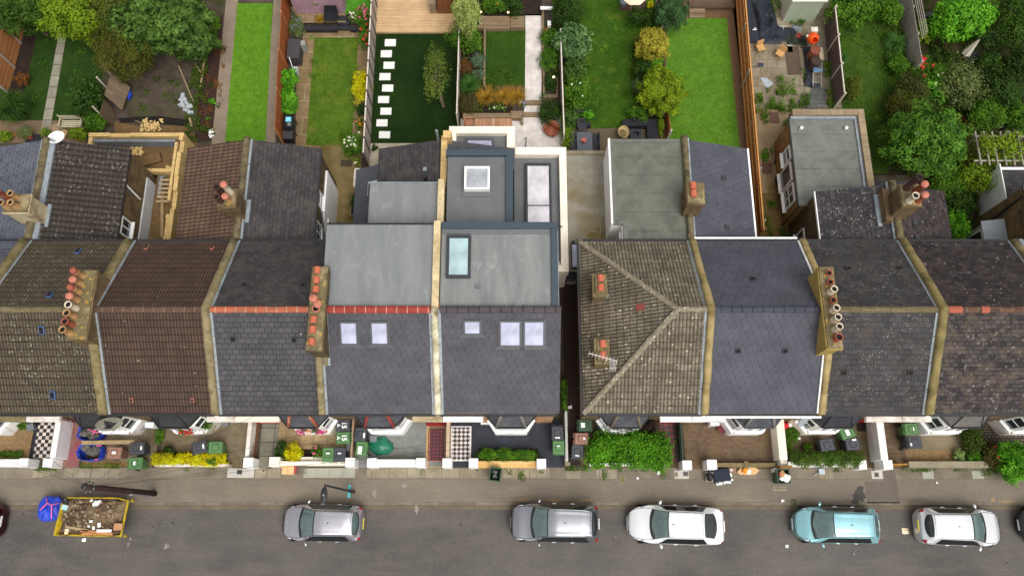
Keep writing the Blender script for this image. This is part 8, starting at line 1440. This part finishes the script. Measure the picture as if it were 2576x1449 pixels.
for j in range(8):
 f_ = j / 7; a0 = f_ * 1.5; rings.append([Vector((p.x + .33 * sin(a0) * cos(q) , p.y + .41 * sin(a0) * sin(q), .35 + .36 * (1 - cos(a0)))) for q in [2 * pi * i / 20 for i in range(20)]])
mb.loft(rings, caps=False); mb.build('shell', noisy('tan_wicker', S(206, 182, 140), S(184, 158, 116), 10, 40, .8, .5), t); MB().blob((p.x - .04, p.y + .02, .46), .2, .26, .06, 12, 8).build('cushion', noisy('olive_cushion', S(110, 96, 62), S(128, 112, 76), 3, 30), t); MB().cyl(p.x, p.y, .05, .36, .2, .05).build('pedestal', BLACKM, t)
boxthing('planter', 'long dark planter at left end of decking', 'planter', 2, 470, 812, 592, 832, 0, .4, BLK); boxthing('planter', 'short dark planter beside olive lawn edge', 'planter', 2, 562, 905, 596, 930, 0, .4, BLK)
t = boxthing('patio_table', 'long slatted timber table behind the cream parapet', 'table', 1, 1620, 878, 1900, 985, .7, .75, boards('teak_slats', S(198, 150, 116), S(180, 132, 100), S(110, 74, 54), .05, 'v', 3), part='tabletop'); X0, X1, Y0, Y1 = rect(1, 0, 1620, 878, 1900, 985, .75); B(X0 + (X1 - X0) / 2 - .02, X0 + (X1 - X0) / 2 + .02, Y0, Y1, .751, .754).build('joint', POSTW, t)
for sx in (X0 + .1, X1 - .18):
 for sy in (Y0 + .1, Y1 - .18): B(sx, sx + .08, sy, sy + .08, .02, .698).build('leg', TIMBER, t)
chair('timber folding chair at the left end of slatted table', 1, 1580, 912, 90, noisy('teak_wood', S(176, 128, 96), S(158, 112, 82), 3, 40), .5, .45, .85)
p = at(2, 0, 303, 955, .5); t = thing('armchair', 'rust brown leather armchair on the white patio', 'armchair', (p.x, p.y, .02), RD(-35)); RUSTL = noisy('rust_leather', S(146, 84, 58), S(116, 62, 42), 4, 24, .6, .2)
mb = MB(); mb.M = Matrix.Translation((0, 0, .32)); mb.blob((0, -.05, 0), .42, .36, .16, 16, 10, .05); mb.build('seat', RUSTL, t, smooth=True, world=False); mb = MB(); mb.blob((0, .26, .62), .42, .14, .34, 16, 10, .05); mb.build('backrest', RUSTL, t, smooth=True, world=False)
for s_ in (-1, 1): mb = MB(); mb.blob((s_ * .38, -.02, .48), .1, .34, .12, 12, 8, .05); mb.build('arm', RUSTL, t, smooth=True, world=False)
for sx in (-.25, .25):
 for sy in (-.2, .2): MB().cyl(sx, sy, 0, .2, .025).build('leg', BLACKM, t, world=False)
p = at(2, 0, 112, 1072, .4); tag(MB().tube([p + Vector((0, 0, -.38)), p + Vector((.03, .2, .5))], .03, 6).tube([p + Vector((.03, .2, .5)), p + Vector((-.14, .1, .4))], .02, 5).build('boot_scraper', DARKM), 'thin black metal stand on white patio by parapet', 'stand')
GLOW = bpy.data.materials.new('warm_glow'); GLOW.use_nodes = True; GLOW.node_tree.nodes['Principled BSDF'].inputs['Emission Color'].default_value = (1, .72, .35, 1); GLOW.node_tree.nodes['Principled BSDF'].inputs['Emission Strength'].default_value = 4
for (c, x, y, lab) in ((2, 320, 572, 'small lit garden light in raised bed by white path'), (1, 1668, 92, 'small lit garden light beside the pale sage tree'), (1, 1870, 95, 'small lit garden light at right of the top bed')):
 p = at(c, 0, x, y, .6); t = thing('garden_light', lab, 'garden light', (p.x, p.y, 0)); MB().cyl(p.x, p.y, 0, .55, .02).build('spike', BLACKM, t); MB().blob((p.x, p.y, .6), .07, .07, .06, 10, 7).build('bulb', GLOW, t, smooth=True)
t = thing('garden_bench', 'pale slatted timber bench beside stone path', 'bench', at(0, 0, 528, 920, 0)); X0, X1, Y0, Y1 = rect(0, 0, 448, 885, 612, 945, .45); PB = noisy('silvered_oak', S(184, 176, 150), S(166, 158, 134), 3, 40)
mb = MB()
for i in range(4): mb.box(X0 + .04, X1 - .04, Y0 + .02 + i * .12, Y0 + .11 + i * .12, .41, .45)
mb.build('seat_slats', PB, t); mb = MB()
for i in range(3): mb.box(X0 + .05, X1 - .05, Y1 - .03, Y1, .55 + i * .14, .64 + i * .14)
mb.build('back_slats', PB, t)
for sx in (X0, X1 - .06):
 B(sx, sx + .06, Y1 - .03, Y1 + .03, .02, .95).build('leg', PB, t); B(sx, sx + .06, Y0, Y0 + .06, .02, .6).build('leg', PB, t); B(sx - .01, sx + .07, Y0 - .02, Y1 - .031, .605, .65).build('arm', PB, t)
def tpot(label, c, x, y, r_, h, m=TERRA, fol=None, z=0.0, rr=0):
 p = at(c, rr, x, y, z + h); t = thing('plant_pot', label, 'pot', (p.x, p.y, z)); MB().lathe(p.x, p.y, [(r_ * .7, z), (r_ * .95, z + h - .06), (r_ * 1.08, z + h - .06), (r_ * 1.08, z + h), (r_ * .9, z + h), (r_ * .85, z + h - .06), (.001, z + h - .06)], 14).build('pot', m, t)
 if fol: P_, N_2 = crown_pts((p.x, p.y, z + h + fol[2] * .4), fol[1], fol[1], fol[2] * .6, fol[3], 9); leaf_mesh('foliage', P_, N_2, .08, fol[0], t)
tpot('terracotta pot with grey green bush by dark mat', 0, 200, 995, .24, .35, TERRA, (L_GREY, .42, .5, 900)); tpot('small empty terracotta pot in the far left corner', 0, 97, 995, .12, .2); tpot('dark pot with bright yellow green plant by stone path', 0, 345, 985, .18, .3, BLACKM, (L_LIME, .3, .4, 350)); tpot('grey blue pot beside the cream parasol', 2, 838, 12, .22, .4, plain('grey_blue_glaze', S(120, 132, 140), .4))
tpot('red pot by the top corner shrubs', 3, 240, 264, .16, .3, plain('red_bucket', S(140, 46, 46), .5)); tpot('dark red bucket beside white bay on brown paving', 2, 1582, 350, .22, .36, plain('maroon_bucket', S(110, 30, 44), .4), rr=2)
t = tag(MB().cyl(*at(0, 0, 468, 985, .3)[:2], 0, .3, .24).build('log_stump', noisy('cut_log', S(170, 142, 100), S(142, 116, 80), 8, 20)), 'round sawn log standing on gravel by bench', 'log'); p = at(0, 0, 410, 948, .2); tag(MB().blob((p.x, p.y, .16), .34, .34, .2, 14, 9, .06).build('boulder', noisy('buff_boulder', S(160, 136, 104), S(136, 114, 88), 3, 20, .9, .4)), 'round buff boulder between stone path and bench', 'stone')
flat_box('ground_mat', 'dark mat on the gravel beside slate wing', 'mat', 0, 190, 995, 312, 1055, .03, noisy('navy_mat', S(36, 38, 46), S(46, 48, 56), 3, 30), .02, 0, 0)
def dish(label, p, r_, tilt, az, m, arm=True):
 t = thing('satellite_dish', label, 'satellite dish', p); mb = MB(); mb.M = Matrix.Rotation(az, 4, 'Z') @ Matrix.Rotation(tilt, 4, 'X'); rings = []
 for k in range(6): a = k / 5; rings.append([(r_ * a * cos(q), r_ * a * sin(q), .22 * r_ * a * a) for q in [2 * pi * i / 24 for i in range(24)]])
 mb.loft(rings[0:1] + rings[1:], caps=False); mb.loft([[(x, y, z - .02) for x, y, z in rg] for rg in reversed(rings)], caps=False); mb.build('reflector', m, t, world=False, smooth=True); mb = MB(); mb.M = Matrix.Rotation(az, 4, 'Z') @ Matrix.Rotation(tilt, 4, 'X'); MA = mb.M; mb.tube([(0, -r_ * .9, .15), (0, -.05, r_ * 1.1)], .015, 5); mb.build('arm', STEEL, t, world=False); mb = MB(); mb.M = MA; mb.tube([(0, 0, -.02), (0, 0, -.3)], .03, 6); mb.build('mount', STEEL, t, world=False)
dish('white satellite dish at far end of brown tiled rear wing', at(0, 0, 420, 1025, 5.2), .42, -.25, 0, PANEW); dish('large greenish satellite dish by black felt bay', at(0, 2, 812, 300, 3.3), .6, 1.25, .4, noisy('dull_dish', S(120, 116, 104), S(146, 142, 128), 2, 20)); dish('grey satellite dish above cream bay beside dark bay roof', at(3, 2, 272, 280, 3.2), .42, 1.1, .6, noisy('grey_dish', S(140, 146, 150), S(156, 162, 166), 2, 20))
tag(MB().tube([at(0, 0, 1320, 487, .6), at(0, 0, 1430, 752, .2)], .03, 6).build('scaffold_pole', TIMBER), 'long slender timber pole leaning over the bare yard', 'pole'); tag(MB().tube([at(0, 0, 1000, 893, .2), at(0, 0, 1055, 912, .25)], .02, 5).build('stake', TIMBER), 'thin stake lying across the trench', 'stake')
for i, (x0, y0, x1, y1) in enumerate(((1520, 370, 1485, 650), (1452, 335, 1478, 372), (1440, 470, 1500, 560), (1400, 870, 1420, 940))): a, b = at(0, 0, x0, y0, .25), at(0, 0, x1, y1, .12); d = b - a; tag(MB().rbox((a + b) / 2, d.length, .1, .05, math.atan2(d.y, d.x)).build('timber_board', TIMBER), ('long', 'short upper', 'slanting middle', 'short lower')[i] + ' board lying in weeds beside the red leaf bed', 'board')
p = at(0, 0, 955, 705, .3); tag(MB().blob((p.x, p.y, .25), .1, .3, .15, 12, 8, .2).build('blue_sheet', BLUE), 'blue plastic sack under the fallen fence panel', 'sack'); p = at(0, 0, 1560, 985, .05); tag(MB().blob((p.x, p.y, .03), .16, .34, .05, 14, 6, .4).build('chalk_spill', WHITE), 'white powder spilled beside the concrete strip', 'powder')
p = at(0, 0, 1112, 885, .4); t = thing('mortar_bucket', 'black bucket behind the yellow brick heap', 'bucket', (p.x, p.y, 0)); MB().lathe(p.x, p.y, [(.14, 0), (.19, .38), (.17, .38), (.13, .05), (.001, .05)], 14).build('body', BLACKM, t)
flat_box('drain_cover', 'dark metal drain cover on mossy concrete near rose', 'cover', 1, 632, 1185, 715, 1232, .03, noisy('rust_dark', S(62, 52, 44), S(80, 66, 54), 4, 30), .03, 0, 0); boxthing('white_trough', 'white plastic trough planter against pale fence', 'planter', 1, 728, 1245, 770, 1380, 0, .35, DIRTYW)
t = boxthing('raised_bed', 'timber framed raised bed by the dark lean to', 'planter', 1, 706, 30, 756, 186, 0, .35, noisy('grey_timber_bed', S(120, 108, 88), S(140, 128, 106), 3, 30), r=1); X0, X1, Y0, Y1 = rect(1, 1, 712, 38, 752, 178, .36); B(X0, X1, Y0, Y1, .3, .36).build('soil', DARKSOIL, t)
plant('bed_plants', 'dark foliage in the raised bed by lean to', 'plant', 1, 1, 735, 70, 45, 90, .7, L_DARK, .1, 500, 8, z0=.3)
p = at(2, 0, 918, -52, 2.2); t = thing('parasol', 'cream parasol half out of picture over dark red deck', 'parasol', (p.x, p.y, 0)); mb = MB(); n = 8; r0 = .8; ring = [Vector((p.x + r0 * cos(2 * pi * i / n + .39), p.y + r0 * sin(2 * pi * i / n + .39), 2.05)) for i in range(n)]; top = Vector((p.x, p.y, 2.5))
for i in range(n): mb.poly([ring[i], ring[(i + 1) % n], top])
mb.build('canopy', noisy('cream_canvas', S(222, 200, 172), S(232, 212, 186), 2, 30), t); MB().cyl(p.x, p.y, 0, 2.5, .025).build('pole', TIMBER, t)
p = at(3, 0, 1400, 480, 0); t = thing('parasol', 'closed cream fringed parasol standing in shaded garden', 'parasol', (p.x, p.y, 0)); q = at(3, 0, 1388, 345, 2.2); MB().tube([p, (p.x, p.y, 2.6)], .025, 6).build('pole', TIMBER, t); mb = MB(); rings = []
for j in range(7):
 f_ = j / 6; rings.append([Vector((p.x + (.04 + .2 * f_) * cos(a) * (1 + .15 * cos(6 * a)), p.y + (.04 + .2 * f_) * sin(a) * (1 + .15 * cos(6 * a)), 2.55 - 1.35 * f_)) for a in [2 * pi * i / 24 for i in range(24)]])
mb.loft(rings, caps=False).build('canopy', noisy('off_white_canvas', S(206, 196, 176), S(222, 212, 194), 3, 30), t)
boxthing('fire_bowl', 'dark square garden trough under the dark shrub', 'planter', 3, 1468, 375, 1590, 462, 0, .4, noisy('black_trough', S(36, 40, 38), S(54, 58, 54), 3, 20), bev=.03)
t = thing('pergola', 'grey timber pergola with vine at right', 'pergola', at(3, 0, 1720, 1120, 0)); PG = noisy('silver_timber', S(170, 164, 150), S(148, 142, 128), 3, 40)
for i in range(7): x = 1545 + i * 62; MB().tube([at(3, 0, x, 975, 2.3), at(3, 0, x + 48, 1225, 2.3)], .05, 6).build('rafter', PG, t)
for y in (1010, 1190): MB().tube([at(3, 0, 1535, y, 2.2), at(3, 0, 1960, y, 2.2)], .05, 6).build('beam', PG, t)
for x, y in ((1560, 1010), (1590, 1190), (1900, 1010)): q = at(3, 0, x, y, 2.2); MB().box(q.x - .05, q.x + .05, q.y - .05, q.y + .05, 0, 2.15).build('post', PG, t)
plant('grape_vine', 'bright green vine spreading over the pergola', 'vine', 3, 0, 1740, 1080, 400, 260, .8, L_LIME, .17, 900, 24, z0=2.0, flat=True, cr=.18, trunk=False)
TARP = noisy('black_membrane', S(34, 38, 46), S(46, 52, 62), 2.5, 24, .6, .4)
def sheet(name, label, cat, c, pts, m, z=.03, amp=.08, n=26, r=0):
 a, b, c_, d = [at(c, r, x, y, z) for x, y in pts]; g_ = []; mb = MB()
 for j in range(n + 1):
  row = []
  for i in range(n + 1):
   p = a.lerp(b, i / n).lerp(d.lerp(c_, i / n), j / n); e = min(i, j, n - i, n - j) / n; q = Vector((p.x * 1.9, p.y * .7, 3))
   p.z = z + amp * (abs(mnoise.noise(q)) * 2 + .6 * abs(mnoise.noise(q * 3.1))) * min(1, e * 6 + .15); p.x += .12 * mnoise.noise(q * .9 + Vector((5, 0, 0))); row.append(p)
  g_.append(row)
 for j in range(n):
  for i in range(n): mb.poly([g_[j][i], g_[j + 1][i], g_[j + 1][i + 1], g_[j][i + 1]])
 return tag(mb.build(name, m), label, cat)
sheet('weed_membrane', 'flat black weed membrane along long orange fence', 'membrane', 2, [(1735, -40), (1850, -40), (1850, 325), (1755, 325)], TARP, .02, .02); sheet('crumpled_tarpaulin', 'crumpled black tarpaulin left of the pale green shed', 'tarpaulin', 3, [(-110, -40), (30, -40), (110, 330), (-40, 330)], TARP, .04, .32)
sheet('crumpled_tarpaulin', 'strip of dark tarpaulin before the pale green shed', 'tarpaulin', 3, [(60, 190), (240, 215), (200, 310), (90, 310)], TARP, .03, .1); sheet('crumpled_tarpaulin', 'dark green tarpaulin beside cement mixer', 'tarpaulin', 3, [(140, 265), (280, 265), (310, 345), (150, 330)], noisy('green_tarp', S(44, 52, 44), S(58, 66, 54), 3, 20, .6, .3), .05, .25); sheet('crumpled_tarpaulin', 'long black plastic strip beside the sack trolley', 'tarpaulin', 3, [(270, 350), (335, 350), (335, 655), (285, 640)], TARP, .03, .2)
sheet('plastic_sheet', 'pale translucent plastic sheet on old slabs', 'plastic sheet', 3, [(-50, 575), (10, 575), (55, 620), (10, 665)], noisy('pale_plastic', S(150, 156, 164), S(170, 176, 184), 3, 20, .3), .03, .1)
for (x0, y0, x1, y1, lab, m) in ((150, 345, 250, 555, 'dark worn rubber mat among old patio slabs', noisy('mat_brown', S(78, 66, 54), S(92, 78, 64), 2, 24)), (158, 335, 195, 390, 'loose pale slab on the patio by folding chair', SL_B), (100, 190, 160, 240, 'loose grey slab at edge of black tarpaulin', SL_B), (195, 180, 260, 232, 'loose blue grey slab near pale green shed', noisy('blue_slab', S(116, 122, 128), S(130, 136, 142), 2, 30)), (28, 832, 95, 912, 'rusty brown drain cover on the dirty side yard', noisy('rust_cover', S(96, 70, 58), S(112, 84, 70), 4, 30)), (66, 1318, 110, 1385, 'dark grating near brick extension wall', noisy('rust_dark', S(62, 52, 44), S(80, 66, 54))), (-30, 1205, 45, 1285, 'brown iron cover near the orange fence', noisy('rust_cover2', S(92, 66, 56), S(106, 80, 66), 4, 30))): flat_box('loose_slab' if 'slab' in lab else 'ground_cover_plate', lab, 'slab' if 'slab' in lab else 'cover', 3, x0, y0, x1, y1, .035, m, .03, 0, 0)
boxthing('timber_block', 'pale block of timber beside rusty drum', 'timber', 3, 392, 352, 424, 442, 0, .3, noisy('pale_timber_block', S(206, 190, 164), S(190, 172, 146), 3, 30))
t = thing('cement_mixer', 'orange cement mixer by the slatted fence', 'cement mixer', at(3, 0, 345, 310, 0)); p = at(3, 0, 345, 285, .9); OR = noisy('orange_mixer_paint', S(236, 92, 28), S(222, 78, 26), 3, 20, .45, .1); mb = MB(); mb.M = Matrix.Translation(p) @ Matrix.Rotation(.9, 4, 'X'); mb.lathe(0, 0, [(.001, -.3), (.22, -.28), (.34, -.1), (.34, .1), (.2, .38), (.17, .38), (.3, .1), (.001, -.2)], 18); mb.build('drum', OR, t, smooth=True)
mb = MB(); mb.tube([p + Vector((-.3, 0, 0)), p + Vector((-.42, -.1, -.85))], .03, 6).tube([p + Vector((.3, 0, 0)), p + Vector((.42, -.1, -.85))], .03, 6).tube([p + Vector((-.42, .4, -.85)), p + Vector((-.3, 0, 0))], .03, 6).tube([p + Vector((.42, .4, -.85)), p + Vector((.3, 0, 0))], .03, 6); mb.build('stand', DARKM, t); q = at(3, 0, 352, 228, .9); MB().rbox(q, .4, .3, .3).build('motor_box', DIRTYW, t, bevel=.02); q = at(3, 0, 316, 272, 1.0); MB().rbox(q, .26, .14, .05, -.5).build('shovel_blade', plain('white_blade', S(210, 210, 210), .4), t)
def drum(label, x, y, r_, h, m, open_=False): p = at(3, 0, x, y, h); t = thing('steel_drum', label, 'drum', (p.x, p.y, 0)); MB().lathe(p.x, p.y, [(.001, 0), (r_, 0), (r_, h * .33), (r_ * 1.04, h * .35), (r_, h * .37), (r_, h * .66), (r_ * 1.04, h * .68), (r_, h * .7), (r_, h), (r_ * .94, h), (r_ * .92, h - .04), (.001, h - .05)], 18).build('body', m, t, smooth=False)
drum('rusty brown steel drum below cement mixer', 366, 372, .3, .9, noisy('rust', S(110, 60, 48), S(140, 82, 62), 3, 20, .9, .3)); drum('dark steel drum below the rusty drum', 370, 450, .29, .85, noisy('dark_rust', S(58, 46, 42), S(76, 60, 54), 3, 20, .9, .3))
t = thing('sack_trolley', 'grey metal sack trolley lying with blue rope', 'trolley', at(3, 0, 378, 560, 0)); mb = MB()
for x0, x1 in ((355, 345), (414, 405)): mb.tube([at(3, 0, x0, 470, .5), at(3, 0, x1, 640, .25)], .025, 6)
for f_ in (0, .3, .6, .85): a, b = at(3, 0, 355 - 10 * f_, 470 + 170 * f_, .5 - .25 * f_), at(3, 0, 414 - 9 * f_, 470 + 170 * f_, .5 - .25 * f_); mb.tube([a, b], .02, 6)
mb.build('frame', STEEL, t); MB().rbox(at(3, 0, 372, 632, .22), .5, .22, .03).build('toe_plate', DARKM, t); mb = MB(); mb.tube([at(3, 0, 350 + 60 * (i % 2) + U(-8, 8), 505 + i * 4, .55) for i in range(9)], .018, 5); mb.build('rope', plain('blue_rope', S(120, 160, 206), .7), t)
for (c, x, y, rz, lab) in ((2, 1852, 350, 20, 'folding timber chair by black membrane'), (3, 105, 392, -35, 'folding timber chair beside loose pale slab')): chair(lab, c, x, y, rz, boards('beech_slats', S(222, 176, 116), S(204, 156, 98), S(130, 92, 56), .06, 'u', 1), .45, .42, .8, 'folding_chair', arms=False)
t = thing('shovel', 'dark shovel lying on slabs near orange fence', 'shovel', at(2, 0, 1850, 482, .05)); MB().rbox(at(2, 0, 1852, 482, .05), .32, .26, .03).build('blade', plain('navy_blade', S(52, 54, 74), .4), t); MB().tube([at(2, 0, 1835, 492, .05), at(2, 0, 1770, 496, .05)], .02, 6).build('shaft', DARKM, t)
t = thing('hoe', 'black hoe leaning by brick extension', 'hoe', at(3, 0, 70, 1195, .05)); MB().tube([at(3, 0, 75, 1200, .1), at(3, 0, 155, 1115, 1.0)], .02, 6).build('shaft', TIMBER, t); MB().rbox(at(3, 0, 68, 1195, .1), .1, .34, .05, -.4).build('blade', BLACKM, t)
p = at(2, 0, 1805, 222, .1); tag(MB().rbox(p, .24, .05, .05, .2).rbox(p + Vector((.03, .02, .03)), .05, .2, .05, .2).build('tap_fitting', PANEW), 'small white fitting on black membrane', 'fitting')
p = at(2, 0, 268, 62, .5); tag(MB().tube([p + Vector((-.38, 0, 0)), p + Vector((.38, -.02, 0))], .11, 12).build('white_tube', PANEW), 'white rolled tube lying across path top', 'tube'); boxthing('slate_sign', 'small white card standing in raised bed', 'card', 2, 275, 155, 300, 188, .2, .5, PANEW); p = at(2, 0, 265, 216, .4); tag(MB().blob((p.x, p.y, .3), .12, .12, .12, 12, 8).build('red_ball', plain('red_ball', S(170, 50, 40), .5), smooth=True), 'red ball in raised bed by white path', 'ball')
p = at(3, 0, 1190, 120, .4); tag(MB().blob((p.x, p.y, .3), .5, .35, .3, 14, 9, .08).build('black_cover', plain('gloss_black', S(36, 38, 42), .3), smooth=True), 'black covered heap below the bright tree at top right', 'cover')
p = at(1, 2, 427, 360, .98); t = thing('window_box', 'window box of magenta and orange flowers under slate bay', 'window box', (p.x, p.y, .9)); B(p.x - .75, p.x + .75, p.y - .12, p.y + .1, .9, 1.08).build('trough', noisy('dark_green_paint', S(62, 82, 66), S(48, 66, 54)), t)
for (dx, m, n_, w_) in ((-.5, F_MAG, 260, .22), (.52, F_MAG, 260, .22), (-.08, F_ORG, 120, .16), (.2, L_MID, 160, .2), (-.5, L_MID, 120, .2), (.5, L_MID, 120, .2)): P_ = NR.normal(size=(n_, 3)) * np.array([w_ * .55, .1, .08]) + np.array([p.x + dx, p.y - .02, 1.2]); leaf_mesh('flowers' if m not in (L_MID,) else 'foliage', P_, NR.normal(size=P_.shape) * .7 + np.array([0, 0, 1]), .085, m, t, .8)
p = at(0, 2, 1392, 365, 1.05); t = thing('window_box', 'red geraniums on the sill of white bay above yellow hedge', 'window box', (p.x, p.y, .9)); B(p.x - .35, p.x + .4, p.y - .1, p.y + .1, .9, 1.06).build('trough', BLACKM, t)
for m, n_, w_ in ((F_RED, 260, .3), (L_MID, 260, .34)): P_ = NR.normal(size=(n_, 3)) * np.array([w_ * .6, .12, .08]) + np.array([p.x, p.y, 1.2]); leaf_mesh('flowers' if m == F_RED else 'foliage', P_, NR.normal(size=P_.shape) * .7 + np.array([0, 0, 1]), .09, m, t, .8)
p = at(0, 2, 1542, 315, 1.3); t = thing('hanging_basket', 'green hanging basket by white bay window', 'basket', (p.x, p.y, 1.1)); MB().lathe(p.x, p.y, [(.001, 1.05), (.16, 1.1), (.24, 1.25)], 12).build('basket', BLACKM, t); P_ = NR.normal(size=(380, 3)) * np.array([.17, .17, .12]) + np.array([p.x, p.y, 1.38]); leaf_mesh('foliage', P_, NR.normal(size=P_.shape) + np.array([0, 0, 1]), .09, L_MID, t)
boxthing('meter_box', 'white box on wall between the two black felt bays', 'box', 0, 1080, 302, 1145, 340, .6, 1.2, PANEW, r=2); boxthing('meter_box', 'white slatted unit in corner beside white bay on brown paving', 'box', 2, 1490, 282, 1560, 324, .0, .7, PANEW, r=2)
p = at(3, 2, 155, 330, .1); t = thing('traffic_cone', 'red and white traffic cone lying by cream coped wall', 'traffic cone', (p.x, p.y, .02)); a, b = p + Vector((-.25, -.02, .2)), p + Vector((.4, .06, .12)); MB().tube([a, a.lerp(b, .35)], [.2, .15], 14).build('cone', plain('cone_red', S(210, 36, 44), .5), t); MB().tube([a.lerp(b, .352), a.lerp(b, .72)], [.15, .09], 14).build('sleeve', PANEW, t); MB().tube([a.lerp(b, .722), b], [.09, .04], 14).build('tip', CACHE['cone_red'], t); MB().rbox(a + Vector((-.03, 0, 0)), .05, .42, .42).build('base', CACHE['cone_red'], t)
X0, X1, Y0, Y1 = rect(3, 2, 675, 308, 785, 370, .0); tag(B(X0, X1, Y0, Y1, .02, .06).build('door_mat', noisy('black_grating', S(30, 24, 24), S(44, 36, 34), 6, 20)), 'black rubber mat before red porch by white wall', 'mat')
# ================================================================== light: overcast daylight
SUN_EL, SUN_AZ = RD(62), RD(150)
w = bpy.data.worlds.new('World'); scene.world = w; w.use_nodes = True
nt = w.node_tree; bg = nt.nodes['Background']
sky = nt.nodes.new('ShaderNodeTexSky'); sky.sky_type = 'NISHITA'; sky.sun_disc = False
sky.sun_elevation = SUN_EL; sky.sun_rotation = SUN_AZ; sky.dust_density = 4.0; sky.air_density = 1.0; sky.ozone_density = 1.0
hs = nt.nodes.new('ShaderNodeHueSaturation'); hs.inputs['Saturation'].default_value = .06
nt.links.new(sky.outputs[0], hs.inputs['Color']); nt.links.new(hs.outputs[0], bg.inputs['Color']); bg.inputs['Strength'].default_value = SKY_K
sd = bpy.data.lights.new('sun', 'SUN'); sd.energy = SUN_K; sd.angle = RD(40); sd.color = (1.0, .955, .89)
so = bpy.data.objects.new('sun', sd); COL.objects.link(so)
d = Vector((sin(SUN_AZ) * cos(SUN_EL), cos(SUN_AZ) * cos(SUN_EL), sin(SUN_EL)))   # direction towards the sun
so.rotation_euler = d.to_track_quat('Z', 'Y').to_euler()
scene.view_settings.view_transform = 'Standard'; scene.view_settings.look = 'None'; scene.view_settings.gamma = 1; scene.view_settings.exposure = EXPO
